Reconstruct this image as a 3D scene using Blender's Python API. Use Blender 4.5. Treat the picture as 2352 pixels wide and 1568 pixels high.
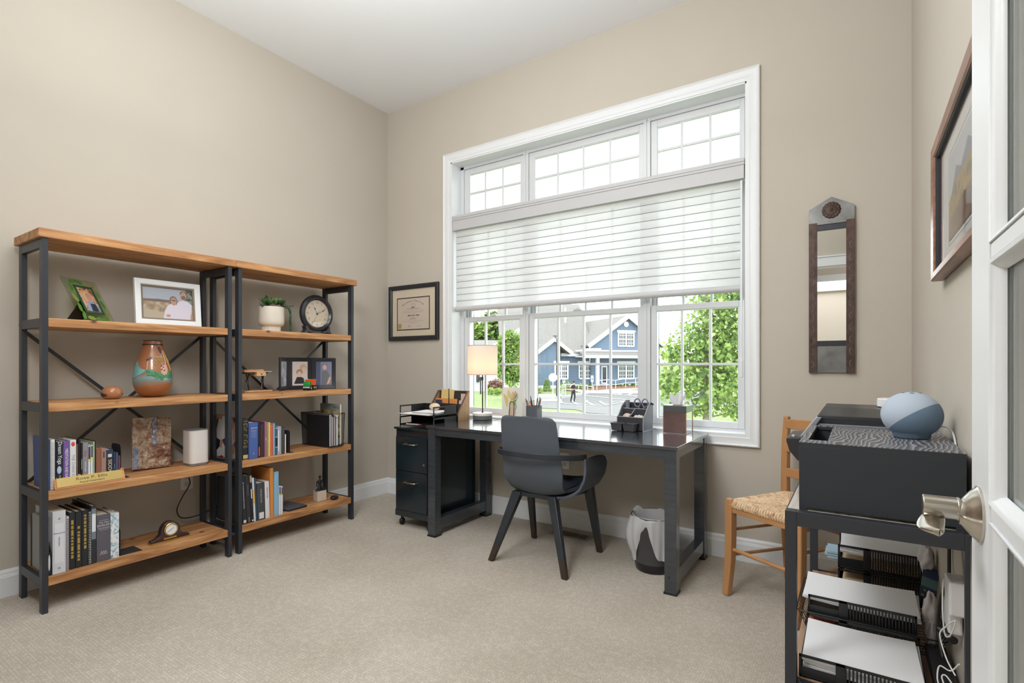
import bpy, bmesh, math, random
from mathutils import Vector, Matrix, Euler
random.seed(7)
for _o in list(bpy.data.objects): bpy.data.objects.remove(_o, do_unlink=True)
SC = bpy.context.scene
COL = SC.collection
PI = math.pi

# ------------------------------------------------------------------ camera, sky, lights, exposure
FPX, HY = 1199.0, 836.0
CAM = Vector((3.52, -3.30, 1.15)); TH = math.atan2(792.0, 1199.0)
FW = Vector((-math.sin(TH), math.cos(TH), 0)); RT = Vector((math.cos(TH), math.sin(TH), 0))
cd = bpy.data.cameras.new('camera'); cam = bpy.data.objects.new('camera', cd); COL.objects.link(cam)
cam.location = CAM; cam.rotation_euler = (PI/2, 0, TH)
cd.sensor_width = 36; cd.sensor_fit = 'HORIZONTAL'; cd.lens = FPX/2352*36; cd.shift_y = 52/2352; cd.clip_start = .02; cd.clip_end = 400
SC.camera = cam
W = bpy.data.worlds.new('overcast_sky'); SC.world = W; W.use_nodes = True
wn = W.node_tree.nodes; wn.clear()
wo = wn.new('ShaderNodeOutputWorld'); wb = wn.new('ShaderNodeBackground'); wb.inputs[0].default_value = (.97, .985, 1, 1); wb.inputs[1].default_value = 5.0
W.node_tree.links.new(wb.outputs[0], wo.inputs[0])
def light(name, kind, loc, energy, size=1, color=(1, 1, 1), rot=(0, 0, 0), sy=None, spread=PI):
    l = bpy.data.lights.new(name, kind); l.energy = energy; l.color = color
    if kind == 'AREA':
        l.size = size; l.spread = spread
        if sy: l.shape = 'RECTANGLE'; l.size_y = sy
    else: l.shadow_soft_size = size
    o = bpy.data.objects.new(name, l); COL.objects.link(o); o.location = loc; o.rotation_euler = rot
    return o
light('ceiling_fill_light', 'AREA', (1.7, -2.1, 3.30), 18, 1.0, (.96, .985, 1))  # added overhead fill, out of view; no ceiling fixture belongs to it
light('bounce_fill_light', 'AREA', (1.9, -2.35, 2.5), 50, .6, (.95, .98, 1), (PI, 0, 0))  # added lamp aimed upwards, imitates flash bounced off the ceiling
light('hall_fill_light', 'AREA', (3.1, -4.9, 3.1), 60, 1.3, (.96, .98, 1))  # fill added in the unseen hall, not a known lamp there
light('front_corner_fill', 'AREA', (2.40, -3.11, 2.42), 50, .7, (.96, .98, 1), (math.radians(72), 0, math.radians(14)), .7)  # soft fill added beside the camera to lift the shelves and walls
SC.view_settings.view_transform = 'Standard'; SC.view_settings.look = 'None'
SC.view_settings.gamma = 1; SC.view_settings.exposure = -.17; SC.view_settings.use_curve_mapping = False

# ------------------------------------------------------------------ helpers
def S(r, g=None, b=None):
    if g is None: r, g, b = r
    f = lambda c: ((c/255+.055)/1.055)**2.4 if c/255 > .04045 else c/255/12.92
    return (f(r), f(g), f(b), 1)
def ray(px, py):
    u = (px-1176)/FPX; return FW + u*RT + Vector((0, 0, (HY-py)/FPX))
def at(px, py, X=None, Y=None, Z=None):
    d = ray(px, py)
    t = (X-CAM.x)/d.x if X is not None else (Y-CAM.y)/d.y if Y is not None else (Z-CAM.z)/d.z
    return CAM + d*t

MATS = {}
def mat(name, col=(128, 128, 128), rough=.6, metal=0, bump=0, bs=200, var=0, vs=8, spec=.5, trans=0, coat=0, emis=None, es=1, stretch=None, alpha=1, bd=.002):
    if name in MATS: return MATS[name]
    m = bpy.data.materials.new(name); m.use_nodes = True; n = m.node_tree.nodes; l = m.node_tree.links
    p = n['Principled BSDF']; c = S(col)
    p.inputs['Base Color'].default_value = c; p.inputs['Roughness'].default_value = rough; p.inputs['Metallic'].default_value = metal
    p.inputs['Specular IOR Level'].default_value = spec
    if coat: p.inputs['Coat Weight'].default_value = coat; p.inputs['Coat Roughness'].default_value = .08
    if trans: p.inputs['Transmission Weight'].default_value = trans
    if emis: p.inputs['Emission Color'].default_value = S(emis); p.inputs['Emission Strength'].default_value = es
    if alpha < 1: p.inputs['Alpha'].default_value = alpha
    tc = n.new('ShaderNodeTexCoord'); mp = n.new('ShaderNodeMapping'); l.new(tc.outputs['Object'], mp.inputs[0])
    if stretch: mp.inputs['Scale'].default_value = stretch
    if var:
        no = n.new('ShaderNodeTexNoise'); no.inputs['Scale'].default_value = vs; no.inputs['Detail'].default_value = 5
        l.new(mp.outputs[0], no.inputs['Vector'])
        r = n.new('ShaderNodeValToRGB'); r.color_ramp.elements[0].position = .3; r.color_ramp.elements[1].position = .7
        r.color_ramp.elements[0].color = tuple(x*(1-var) for x in c[:3])+(1,); r.color_ramp.elements[1].color = tuple(min(1, x*(1+var)) for x in c[:3])+(1,)
        l.new(no.outputs[0], r.inputs[0]); l.new(r.outputs[0], p.inputs['Base Color'])
    if bump:
        nb = n.new('ShaderNodeTexNoise'); nb.inputs['Scale'].default_value = bs; nb.inputs['Detail'].default_value = 3
        l.new(mp.outputs[0], nb.inputs['Vector'])
        b = n.new('ShaderNodeBump'); b.inputs['Strength'].default_value = bump; b.inputs['Distance'].default_value = bd
        l.new(nb.outputs[0], b.inputs['Height']); l.new(b.outputs[0], p.inputs['Normal'])
    MATS[name] = m; return m
def ramp_mat(name, build, rough=.5, **k):
    """material whose base colour comes out of build(nodes, links, texcoord)"""
    if name in MATS: return MATS[name]
    m = mat(name, rough=rough, **k); n = m.node_tree.nodes; l = m.node_tree.links
    out = build(n, l, [x for x in n if x.type == 'TEX_COORD'][0])
    l.new(out, n['Principled BSDF'].inputs['Base Color']); return m
def ramp(n, l, src, stops, interp='LINEAR'):
    r = n.new('ShaderNodeValToRGB'); r.color_ramp.interpolation = interp; e = r.color_ramp.elements
    while len(e) < len(stops): e.new(.5)
    for i, (p, c) in enumerate(stops): e[i].position = p; e[i].color = S(c)
    l.new(src, r.inputs[0]); return r.outputs[0]

def wood(name, cols, axis=1, scale=9, rough=.5, ring=1.0, bump=.15, knots=True):
    def b(n, l, tc):
        mp = n.new('ShaderNodeMapping'); s = [1*ring*8, 1*ring*8, 1*ring*8]; s[axis] = ring*.9
        mp.inputs['Scale'].default_value = s; l.new(tc.outputs['Object'], mp.inputs[0])
        no = n.new('ShaderNodeTexNoise'); no.inputs['Scale'].default_value = scale*.35; no.inputs['Detail'].default_value = 7; no.inputs['Distortion'].default_value = 1.2
        l.new(mp.outputs[0], no.inputs['Vector'])
        o = ramp(n, l, no.outputs[0], [(.28, cols[0]), (.5, cols[1]), (.72, cols[2])])
        if knots:
            v = n.new('ShaderNodeTexVoronoi'); v.inputs['Scale'].default_value = 3.4
            m2 = n.new('ShaderNodeMapping'); s2 = [1.6, 1.6, 1.6]; s2[axis] = 1; m2.inputs['Scale'].default_value = s2
            l.new(tc.outputs['Object'], m2.inputs[0]); l.new(m2.outputs[0], v.inputs['Vector'])
            k = ramp(n, l, v.outputs['Distance'], [(.035, (70, 42, 30)), (.075, (255, 255, 255))])
            mx = n.new('ShaderNodeMix'); mx.data_type = 'RGBA'; mx.blend_type = 'MULTIPLY'; mx.inputs[0].default_value = 1
            l.new(o, mx.inputs[6]); l.new(k, mx.inputs[7]); o = mx.outputs[2]
        return o
    return ramp_mat(name, b, rough=rough, bump=bump, bs=90)

class MB:
    def __init__(s): s.bm = bmesh.new(); s.uv = None
    def _fin(s, geom, mi, M):
        vs = [v for v in geom if isinstance(v, bmesh.types.BMVert)]
        if M is not None: bmesh.ops.transform(s.bm, matrix=M, verts=vs)
        for f in set(f for v in vs for f in v.link_faces): f.material_index = mi
        return vs
    def box(s, x0, x1, y0, y1, z0, z1, mi=0, M=None):
        if x1 < x0: x0, x1 = x1, x0
        if y1 < y0: y0, y1 = y1, y0
        if z1 < z0: z0, z1 = z1, z0
        m = Matrix.Translation(((x0+x1)/2, (y0+y1)/2, (z0+z1)/2)) @ Matrix.Diagonal((x1-x0, y1-y0, z1-z0, 1))
        r = bmesh.ops.create_cube(s.bm, size=1, matrix=m); return s._fin(r['verts'], mi, M)
    def bar(s, p0, p1, w, h, mi=0, up=(0, 0, 1)):
        p0, p1 = Vector(p0), Vector(p1); d = p1-p0; L = d.length; d.normalize(); u = Vector(up)
        if abs(d.dot(u)) > .99: u = Vector((1, 0, 0))
        x = d.cross(u).normalized(); y = x.cross(d)
        R = Matrix((x, d, y)).transposed().to_4x4(); M = Matrix.Translation((p0+p1)/2) @ R @ Matrix.Diagonal((w, L, h, 1))
        r = bmesh.ops.create_cube(s.bm, size=1, matrix=M); return s._fin(r['verts'], mi, None)
    def cyl(s, p0, p1, r0, r1=None, n=20, mi=0, caps=True):
        r1 = r0 if r1 is None else r1; p0, p1 = Vector(p0), Vector(p1); d = p1-p0
        q = Vector((0, 0, 1)).rotation_difference(d.normalized()).to_matrix().to_4x4()
        M = Matrix.Translation((p0+p1)/2) @ q
        r = bmesh.ops.create_cone(s.bm, cap_ends=caps, segments=n, radius1=r0, radius2=r1, depth=d.length, matrix=M)
        return s._fin(r['verts'], mi, None)
    def sph(s, c, r, n=16, mi=0, M=None):
        if not hasattr(r, '__len__'): r = (r, r, r)
        m = Matrix.Translation(c) @ Matrix.Diagonal((r[0], r[1], r[2], 1))
        q = bmesh.ops.create_uvsphere(s.bm, u_segments=n, v_segments=max(6, n//2), radius=1, matrix=m); return s._fin(q['verts'], mi, M)
    def ico(s, c, r, sub=1, mi=0):
        if not hasattr(r, '__len__'): r = (r, r, r)
        q = bmesh.ops.create_icosphere(s.bm, subdivisions=sub, radius=1, matrix=Matrix.Translation(c) @ Matrix.Diagonal((r[0], r[1], r[2], 1)))
        return s._fin(q['verts'], mi, None)
    def tube(s, pts, r, n=8, mi=0, closed=False, flat=None):
        pts = [Vector(p) for p in pts]; N = len(pts); rings = []
        rr = r if hasattr(r, '__len__') else [r]*N
        prev = None
        for i, p in enumerate(pts):
            a = pts[(i-1) % N] if (closed or i > 0) else p; b = pts[(i+1) % N] if (closed or i < N-1) else p
            d = (b-a).normalized()
            if prev is None:
                u = Vector((0, 0, 1)) if abs(d.z) < .9 else Vector((1, 0, 0)); x = d.cross(u).normalized()
            else: x = (prev-d*prev.dot(d)).normalized()
            prev = x; y = d.cross(x)
            fx, fy = flat or (1, 1)
            rings.append([s.bm.verts.new(p+(x*math.cos(2*PI*k/n)*fx+y*math.sin(2*PI*k/n)*fy)*rr[i]) for k in range(n)])
        for i in range(N if closed else N-1):
            A, B = rings[i], rings[(i+1) % N]
            for k in range(n):
                f = s.bm.faces.new((A[k], A[(k+1) % n], B[(k+1) % n], B[k])); f.material_index = mi
        if not closed:
            for R_, in ((rings[0],), (rings[-1],)):
                try: f = s.bm.faces.new(R_); f.material_index = mi
                except ValueError: pass
        return [v for R_ in rings for v in R_]
    def lathe(s, prof, n=32, c=(0, 0, 0), mi=0, mis=None, M=None):
        rings = []; c = Vector(c); allv = []
        for (r, z) in prof:
            if r < 1e-5: rings.append([s.bm.verts.new(c+Vector((0, 0, z)))])
            else: rings.append([s.bm.verts.new(c+Vector((r*math.cos(2*PI*k/n), r*math.sin(2*PI*k/n), z))) for k in range(n)])
            allv += rings[-1]
        for i in range(len(rings)-1):
            A, B = rings[i], rings[i+1]; m_ = mis[i] if mis else mi
            for k in range(n):
                k2 = (k+1) % n
                if len(A) == 1 and len(B) == 1: continue
                vs = (A[0], B[k2], B[k]) if len(A) == 1 else (A[k], A[k2], B[0]) if len(B) == 1 else (A[k], A[k2], B[k2], B[k])
                f = s.bm.faces.new(vs); f.material_index = m_
        if M is not None: bmesh.ops.transform(s.bm, matrix=M, verts=allv)
        return allv
    def prism(s, pts, ext, mi=0, M=None):
        """pts: 3D polygon, ext: extrusion vector"""
        e = Vector(ext); A = [s.bm.verts.new(Vector(p)) for p in pts]; B = [s.bm.verts.new(Vector(p)+e) for p in pts]; N = len(pts)
        fs = [s.bm.faces.new(A), s.bm.faces.new(B[::-1])]
        for k in range(N): fs.append(s.bm.faces.new((A[k], B[k], B[(k+1) % N], A[(k+1) % N])))
        for f in fs: f.material_index = mi
        if M is not None: bmesh.ops.transform(s.bm, matrix=M, verts=A+B)
        return A+B
    def poly(s, pts, mi=0):
        f = s.bm.faces.new([s.bm.verts.new(Vector(p)) for p in pts]); f.material_index = mi; return f
    def grid(s, fn, nu, nv, th=0, mi=0, closed_u=False):
        V = [[s.bm.verts.new(Vector(fn(i/nu, j/nv))) for j in range(nv+1)] for i in range(nu if closed_u else nu+1)]
        fs = []
        for i in range(nu):
            for j in range(nv):
                i2 = (i+1) % len(V)
                f = s.bm.faces.new((V[i][j], V[i2][j], V[i2][j+1], V[i][j+1])); f.material_index = mi; fs.append(f)
        if th:
            N = [[Vector() for _ in r] for r in V]
            for i in range(len(V)):
                for j in range(nv+1):
                    a = V[min(i+1, len(V)-1)][j].co-V[max(i-1, 0)][j].co; c = V[i][min(j+1, nv)].co-V[i][max(j-1, 0)].co; q = a.cross(c)
                    N[i][j] = q.normalized() if q.length > 1e-12 else Vector((0, 0, 1))
            W_ = [[s.bm.verts.new(V[i][j].co+N[i][j]*th) for j in range(nv+1)] for i in range(len(V))]
            for i in range(nu):
                for j in range(nv): f = s.bm.faces.new((W_[i][j], W_[i][j+1], W_[i+1][j+1], W_[i+1][j])); f.material_index = mi
            for i in range(nu):
                for j in (0, nv): f = s.bm.faces.new((V[i][j], V[i+1][j], W_[i+1][j], W_[i][j])); f.material_index = mi
            for j in range(nv):
                for i in (0, len(V)-1): f = s.bm.faces.new((V[i][j], V[i][j+1], W_[i][j+1], W_[i][j])); f.material_index = mi
        return V
    def frame(s, x0, x1, z0, z1, w, y0, y1, mi=0, wb=None, wt=None):
        """rectangular frame in the XZ plane from y0 to y1"""
        wb = w if wb is None else wb; wt = w if wt is None else wt
        s.box(x0, x0+w, y0, y1, z0, z1, mi); s.box(x1-w, x1, y0, y1, z0, z1, mi)
        s.box(x0+w, x1-w, y0, y1, z0, z0+wb, mi); s.box(x0+w, x1-w, y0, y1, z1-wt, z1, mi)
    def miter(s, x0, x1, z0, z1, prof, mi=0, M=None):
        """picture frame with mitred corners; prof: list of (inset, y) points, closed"""
        cs = [(x0, z0, 1, 1), (x1, z0, -1, 1), (x1, z1, -1, -1), (x0, z1, 1, -1)]; R = []
        for (cx, cz, sx, sz) in cs: R.append([s.bm.verts.new((cx+sx*i, y, cz+sz*i)) for (i, y) in prof])
        n = len(prof)
        for a in range(4):
            A, B = R[a], R[(a+1) % 4]
            for k in range(n):
                f = s.bm.faces.new((A[k], A[(k+1) % n], B[(k+1) % n], B[k])); f.material_index = mi
        vs = [v for r in R for v in r]
        if M is not None: bmesh.ops.transform(s.bm, matrix=M, verts=vs)
        return vs
    def build(s, name, mats, parent=None, loc=None, rot=None, bevel=0, smooth=None, seg=2, sub=0, recalc=True, M=None):
        if M is not None: bmesh.ops.transform(s.bm, matrix=M, verts=s.bm.verts)
        if recalc: bmesh.ops.recalc_face_normals(s.bm, faces=s.bm.faces)
        me = bpy.data.meshes.new(name); s.bm.to_mesh(me); s.bm.free()
        for m in (mats if isinstance(mats, (list, tuple)) else [mats]): me.materials.append(m)
        o = bpy.data.objects.new(name, me); COL.objects.link(o)
        if parent is not None: o.parent = parent
        if loc is not None: o.location = loc
        if rot is not None: o.rotation_euler = rot
        if smooth is not None:
            for p in me.polygons: p.use_smooth = True
            try: me.set_sharp_from_angle(angle=math.radians(smooth))
            except Exception: pass
        if bevel:
            b = o.modifiers.new('bevel', 'BEVEL'); b.width = bevel; b.segments = seg; b.limit_method = 'ANGLE'; b.angle_limit = math.radians(40)
        if sub:
            b = o.modifiers.new('sub', 'SUBSURF'); b.levels = sub; b.render_levels = sub
        return o

def tag(o, label, cat, group=None, kind=None):
    o['label'] = label; o['category'] = cat
    if group: o['group'] = group
    if kind: o['kind'] = kind
    return o
def thing(name, label, cat, loc=(0, 0, 0), rz=0, group=None, rot=None):
    o = bpy.data.objects.new(name, None); COL.objects.link(o); o.location = loc; o.rotation_euler = rot or (0, 0, rz); o.empty_display_size = .05
    return tag(o, label, cat, group)
def struct(o): o['kind'] = 'structure'; return o
def copy_tree(o, parent=None):
    c = o.copy(); COL.objects.link(c); c.parent = parent
    for ch in [x for x in bpy.data.objects if x.parent == o]: copy_tree(ch, c)
    return c
def text(name, body, size, m, parent, loc, rot=(0, 0, 0), width=None, ext=.0003, align='CENTER', sx=1, bold=0, shear=0, label=None):
    cu = bpy.data.curves.new(name, 'FONT'); cu.body = body; cu.size = size; cu.extrude = ext; cu.align_x = align; cu.align_y = 'CENTER'; cu.offset = bold; cu.shear = shear; cu.resolution_u = 3
    t = bpy.data.objects.new(name, cu); COL.objects.link(t); bpy.context.view_layer.update()
    me = bpy.data.meshes.new_from_object(t.evaluated_get(bpy.context.evaluated_depsgraph_get())); bpy.data.objects.remove(t, do_unlink=True); bpy.data.curves.remove(cu)
    me.materials.clear(); me.materials.append(m); me.name = name
    o = bpy.data.objects.new(name, me); COL.objects.link(o); o.parent = parent; o.location = loc; o.rotation_euler = rot
    if width and len(me.vertices):
        xs = [v.co.x for v in me.vertices]; k = width/max(1e-6, max(xs)-min(xs)); o.scale = (k, 1, 1)
    else: o.scale = (sx, 1, 1)
    if label: o['label'] = label
    return o
RX = (PI/2, 0, PI/2)            # text facing +X, reading along +Y
RY = (PI/2, 0, 0)               # text facing -Y, reading along +X
def roty(o, a):                 # turn text in its own plane
    o.rotation_euler = (Euler(o.rotation_euler).to_matrix() @ Matrix.Rotation(a, 3, 'Z')).to_euler(); return o

# ------------------------------------------------------------------ materials
def wallmat(name, c):
    return mat(name, c, rough=.85, bump=.12, bs=420, bd=.001, var=.012, vs=2.5, spec=.25)
m_wall = wallmat('wall_paint_beige', (195, 187, 175))
m_ceil = mat('ceiling_paint_white', (236, 238, 240), rough=.9, bump=.05, bs=300, spec=.2)
m_trim = mat('trim_paint_white', (228, 230, 232), rough=.38, spec=.45)
m_vinyl = mat('window_vinyl_white', (214, 216, 218), rough=.3)
m_black = mat('black_powder_metal', (47, 50, 57), rough=.42, bump=.06, bs=900, spec=.5)
m_shelf = wood('reclaimed_pine', [(134, 90, 54), (184, 131, 84), (212, 165, 114)], axis=1, scale=8, rough=.55, ring=1.1)
m_desk = mat('espresso_black_wood', (54, 59, 65), rough=.2, var=.2, vs=6, stretch=(1, 14, 14), bump=.03, bs=60, spec=.7, coat=.3)
m_paper = mat('paper_white', (232, 232, 234), rough=.8)
m_pages = mat('book_pages', (222, 214, 196), rough=.9, bump=.4, bs=700, stretch=(1, 40, 1), bd=.0006)
m_ink = mat('ink_black', (34, 34, 38), rough=.7)
m_gold = mat('gold_foil', (206, 176, 98), rough=.32, metal=.85)
m_white = mat('print_white', (236, 236, 236), rough=.6)
m_blackp = mat('black_plastic', (30, 31, 34), rough=.35)
m_blackm = mat('black_matte', (38, 38, 41), rough=.7)
m_chrome = mat('brushed_nickel', (196, 190, 180), rough=.22, metal=1)
m_glass = None
def glassmat(name, tint=(250, 252, 252), refl=1.0, rough=0.0):
    m = bpy.data.materials.new(name); m.use_nodes = True; n = m.node_tree.nodes; l = m.node_tree.links; n.clear()
    o = n.new('ShaderNodeOutputMaterial'); t = n.new('ShaderNodeBsdfTransparent'); g = n.new('ShaderNodeBsdfGlossy'); x = n.new('ShaderNodeMixShader'); f = n.new('ShaderNodeMath'); lw = n.new('ShaderNodeLayerWeight'); f.operation = 'POWER'; f.inputs[1].default_value = 4.5; l.new(lw.outputs['Facing'], f.inputs[0])
    fa_ = n.new('ShaderNodeMath'); fa_.operation = 'ADD'; fa_.inputs[1].default_value = .045; l.new(f.outputs[0], fa_.inputs[0]); f = fa_; lw.inputs[0].default_value = .5
    t.inputs[0].default_value = S(tint); g.inputs['Roughness'].default_value = rough
    ml = n.new('ShaderNodeMath'); ml.operation = 'MULTIPLY'; ml.inputs[1].default_value = refl; l.new(f.outputs[0], ml.inputs[0])
    l.new(ml.outputs[0], x.inputs[0]); l.new(t.outputs[0], x.inputs[1]); l.new(g.outputs[0], x.inputs[2]); l.new(x.outputs[0], o.inputs[0]); MATS[name] = m; return m
m_glass = glassmat('window_glass', (247, 251, 251), .8)
m_picglass = glassmat('picture_glass', (252, 252, 252), .55)

def carpetmat():
    m = mat('carpet_loop_pile', (205, 192, 174), rough=.97, spec=.1); n = m.node_tree.nodes; l = m.node_tree.links; p = n['Principled BSDF']
    tc = [x for x in n if x.type == 'TEX_COORD'][0]
    mp = n.new('ShaderNodeMapping'); mp.inputs['Rotation'].default_value = (0, 0, .0); mp.inputs['Scale'].default_value = (1, 1, 1); l.new(tc.outputs['Object'], mp.inputs[0])
    v = n.new('ShaderNodeTexVoronoi'); v.inputs['Scale'].default_value = 105; v.inputs['Randomness'].default_value = .45; l.new(mp.outputs[0], v.inputs['Vector'])
    no = n.new('ShaderNodeTexNoise'); no.inputs['Scale'].default_value = 34; no.inputs['Detail'].default_value = 4; l.new(mp.outputs[0], no.inputs['Vector'])
    nl = n.new('ShaderNodeTexNoise'); nl.inputs['Scale'].default_value = 1.6; nl.inputs['Detail'].default_value = 3; l.new(mp.outputs[0], nl.inputs['Vector'])
    w = n.new('ShaderNodeTexWave'); w.wave_type = 'BANDS'; w.bands_direction = 'Y'; w.inputs['Scale'].default_value = 24; w.inputs['Distortion'].default_value = 1.5; w.inputs['Detail'].default_value = 2; w.inputs['Detail Scale'].default_value = 6; l.new(mp.outputs[0], w.inputs['Vector'])
    a = n.new('ShaderNodeMath'); a.operation = 'MULTIPLY_ADD'; a.inputs[1].default_value = -1.1; l.new(v.outputs['Distance'], a.inputs[0])
    b = n.new('ShaderNodeMath'); b.operation = 'MULTIPLY_ADD'; b.inputs[1].default_value = .2; l.new(w.outputs[0], b.inputs[0])
    c = n.new('ShaderNodeMath'); c.operation = 'MULTIPLY'; c.inputs[1].default_value = .9; l.new(no.outputs[0], c.inputs[0])
    l.new(c.outputs[0], b.inputs[2]); l.new(b.outputs[0], a.inputs[2])
    bu = n.new('ShaderNodeBump'); bu.inputs['Strength'].default_value = .3; bu.inputs['Distance'].default_value = .004; l.new(a.outputs[0], bu.inputs['Height']); l.new(bu.outputs[0], p.inputs['Normal'])
    col = ramp(n, l, a.outputs[0], [(0, (184, 175, 163)), (.2, (199, 190, 177)), (.6, (211, 203, 191))])
    mx = n.new('ShaderNodeMix'); mx.data_type = 'RGBA'; mx.blend_type = 'MULTIPLY'; mx.inputs[0].default_value = .6
    lr = ramp(n, l, nl.outputs[0], [(.35, (226, 224, 220)), (.65, (255, 255, 255))]); l.new(col, mx.inputs[6]); l.new(lr, mx.inputs[7]); l.new(mx.outputs[2], p.inputs['Base Color'])
    return m
m_carpet = carpetmat()

# ------------------------------------------------------------------ room shell
RX1, H = 3.75, 3.40
b = MB(); b.box(-.12, 5.2, -5.8, .22, -.12, 0); struct(b.build('floor', m_carpet))
b = MB(); b.box(-.12, 5.2, -5.8, .22, H, H+.1); struct(b.build('ceiling', m_ceil))
b = MB(); b.box(2.2, 5.2, -4.3, -3.32, 2.26, H); struct(b.build('ceiling_soffit', m_wall))
b = MB(); b.box(-.12, 0, -3.32, .2, 0, H); struct(b.build('wall_left', m_wall))
b = MB(); b.box(RX1, RX1+.12, -3.32, .2, 0, H); struct(b.build('wall_right', m_wall))
OX0, OX1, OZ0, OZ1 = .742, 2.985, .735, 2.80
b = MB(); b.box(0, OX0, 0, .2, 0, H); b.box(OX1, RX1, 0, .2, 0, H); b.box(OX0, OX1, 0, .2, 0, OZ0); b.box(OX0, OX1, 0, .2, OZ1, H); struct(b.build('wall_back', m_wall))
b = MB(); b.box(0, 2.78, -3.32, -3.2, 0, H); b.box(3.70, RX1, -3.32, -3.2, 0, H); b.box(2.78, 3.70, -3.32, -3.2, 2.20, H); struct(b.build('wall_front', m_wall))
b = MB(); b.box(-.12, 5.2, -5.8, -5.7, 0, H); b.box(2.1, 2.2, -5.7, -3.32, 0, H); b.box(5.1, 5.2, -5.7, -3.32, 0, H); struct(b.build('wall_hall', m_wall))
# baseboards
def baseboard(name, p0, p1, nrm):
    p0, p1, nrm = Vector(p0), Vector(p1), Vector(nrm); b = MB()
    prof = [(0, 0), (.016, 0), (.016, .098), (.0135, .101), (.0135, .106), (.011, .109), (.0105, .122), (.006, .133), (0, .134)]
    b.prism([p0+nrm*a+Vector((0, 0, z)) for a, z in prof], p1-p0); return struct(b.build(name, m_trim))
baseboard('baseboard_left', (0, -3.2, 0), (0, 0, 0), (1, 0, 0)); baseboard('baseboard_back', (0, 0, 0), (RX1, 0, 0), (0, -1, 0))
baseboard('baseboard_right', (RX1, -3.2, 0), (RX1, 0, 0), (-1, 0, 0)); baseboard('baseboard_front', (0, -3.2, 0), (2.70, -3.2, 0), (0, 1, 0))
baseboard('baseboard_hall', (2.2, -5.7, 0), (5.1, -5.7, 0), (0, 1, 0))
# doorway casing and the door opened against the right wall
b = MB(); b.box(2.70, 2.79, -3.2, -3.182, 0, 2.19); b.box(3.69, 3.745, -3.2, -3.182, 0, 2.19); b.box(2.68, 3.745, -3.2, -3.178, 2.19, 2.285); b.box(2.67, 3.745, -3.2, -3.17, 2.285, 2.30)
b.box(2.78, 2.795, -3.32, -3.2, 0, 2.20); b.box(3.688, 3.70, -3.32, -3.2, 0, 2.20); b.box(2.78, 3.70, -3.32, -3.2, 2.185, 2.20); struct(b.build('trim_1', m_trim, bevel=.003))
b = MB(); b.box(2.2, 5.1, -5.7, -5.66, 2.22, 2.36); b.box(2.2, 5.1, -4.32, -4.30, 2.18, 2.30); struct(b.build('trim_2', m_trim, bevel=.004))

dx, y0, y1 = 3.655, -3.195, -2.33; T = .036
door = struct(bpy.data.objects.new('door_1', None)); COL.objects.link(door); door.location = (dx, y1, 0)
b = MB(); L = y0-y1
st = .112; zs = [.27, .617, .957+.010, 1.288, 1.62, 1.955]
b.box(0, T, -st, 0, 0, 2.1); b.box(0, T, L, L+st, 0, 2.1); b.box(0, T, L+st, -st, 0, .27); b.box(0, T, L+st, -st, 1.955, 2.1)
b.build('stile_frame', m_trim, door, bevel=.0015)
b = MB()
def glaz(b, ya, yb, za, zb):        # glazing bead around one lite, both faces
    for (xf, s_) in ((0, 1), (T, -1)):
        prof = [(0, xf), (.004, xf+.001*s_), (.007, xf+.006*s_), (.011, xf+.009*s_), (.013, xf+.015*s_), (0, xf+.015*s_)]
        M = Matrix(((0, 1, 0, 0), (1, 0, 0, 0), (0, 0, 1, 0), (0, 0, 0, 1)))
        b.miter(ya, yb, za, zb, prof, M=M)
ym = (L+st-st)/2
ly = [(L+st, ym-.011), (ym+.011, -st)]
for i in range(5):
    za = zs[i]+(0 if i == 0 else .011); zb = zs[i+1]-(0 if i == 4 else .011)
    for (ya, yb) in ly: glaz(b, ya, yb, za, zb)
b.build('glazing_bead', m_trim, door, smooth=50)
b = MB()
for z in zs[1:-1]: b.box(.002, T-.002, L+st, -st, z-.011, z+.011)
b.box(.002, T-.002, ym-.011, ym+.011, .27, 1.955)
b.build('muntin', m_trim, door, bevel=.003)
b = MB(); b.box(T/2-.002, T/2+.002, L+st-.005, -st+.005, .262, 1.96); b.build('pane', glassmat('door_glass', (250, 252, 251), .35), door)
# lever set
h = MB(); hy, hz = -.060, .953
h.lathe([(0, 0), (.0362, 0), (.0365, .003), (.0345, .004), (.029, .010), (.021, .016), (.0168, .019), (.0155, .022), (0, .022)], 40, M=Matrix.Translation((0, hy, hz)) @ Matrix.Rotation(-PI/2, 4, 'Y'))
h.build('rosette', m_chrome, door, smooth=35)
h = MB(); h.cyl((-.020, hy, hz+.004), (-.060, hy, hz+.004), .0145, .0145, 28)
h.cyl((-.021, hy, hz+.004), (-.024, hy, hz+.004), .0152, .0152, 28)
hd = h.build('handle', m_chrome, door, smooth=40, bevel=.0012)
h = MB()
def lev(u, v):
    cy_ = hy+.006-.062*u; w = .0150*(math.sin(PI*min(1, .22+.78*u)))**.6 if u < .999 else .0005
    ang = v*2*PI; x = -.047-.006*math.sin(u*PI)+w*math.cos(ang); z = hz-.008-.010*math.sin(u*PI*.55)+.0048*math.sin(ang)-.010*((x+.047)/.02)**2*.4
    return (x, cy_, z)
h.grid(lev, 24, 14)
h.build('lever', m_chrome, hd, smooth=60)

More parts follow.
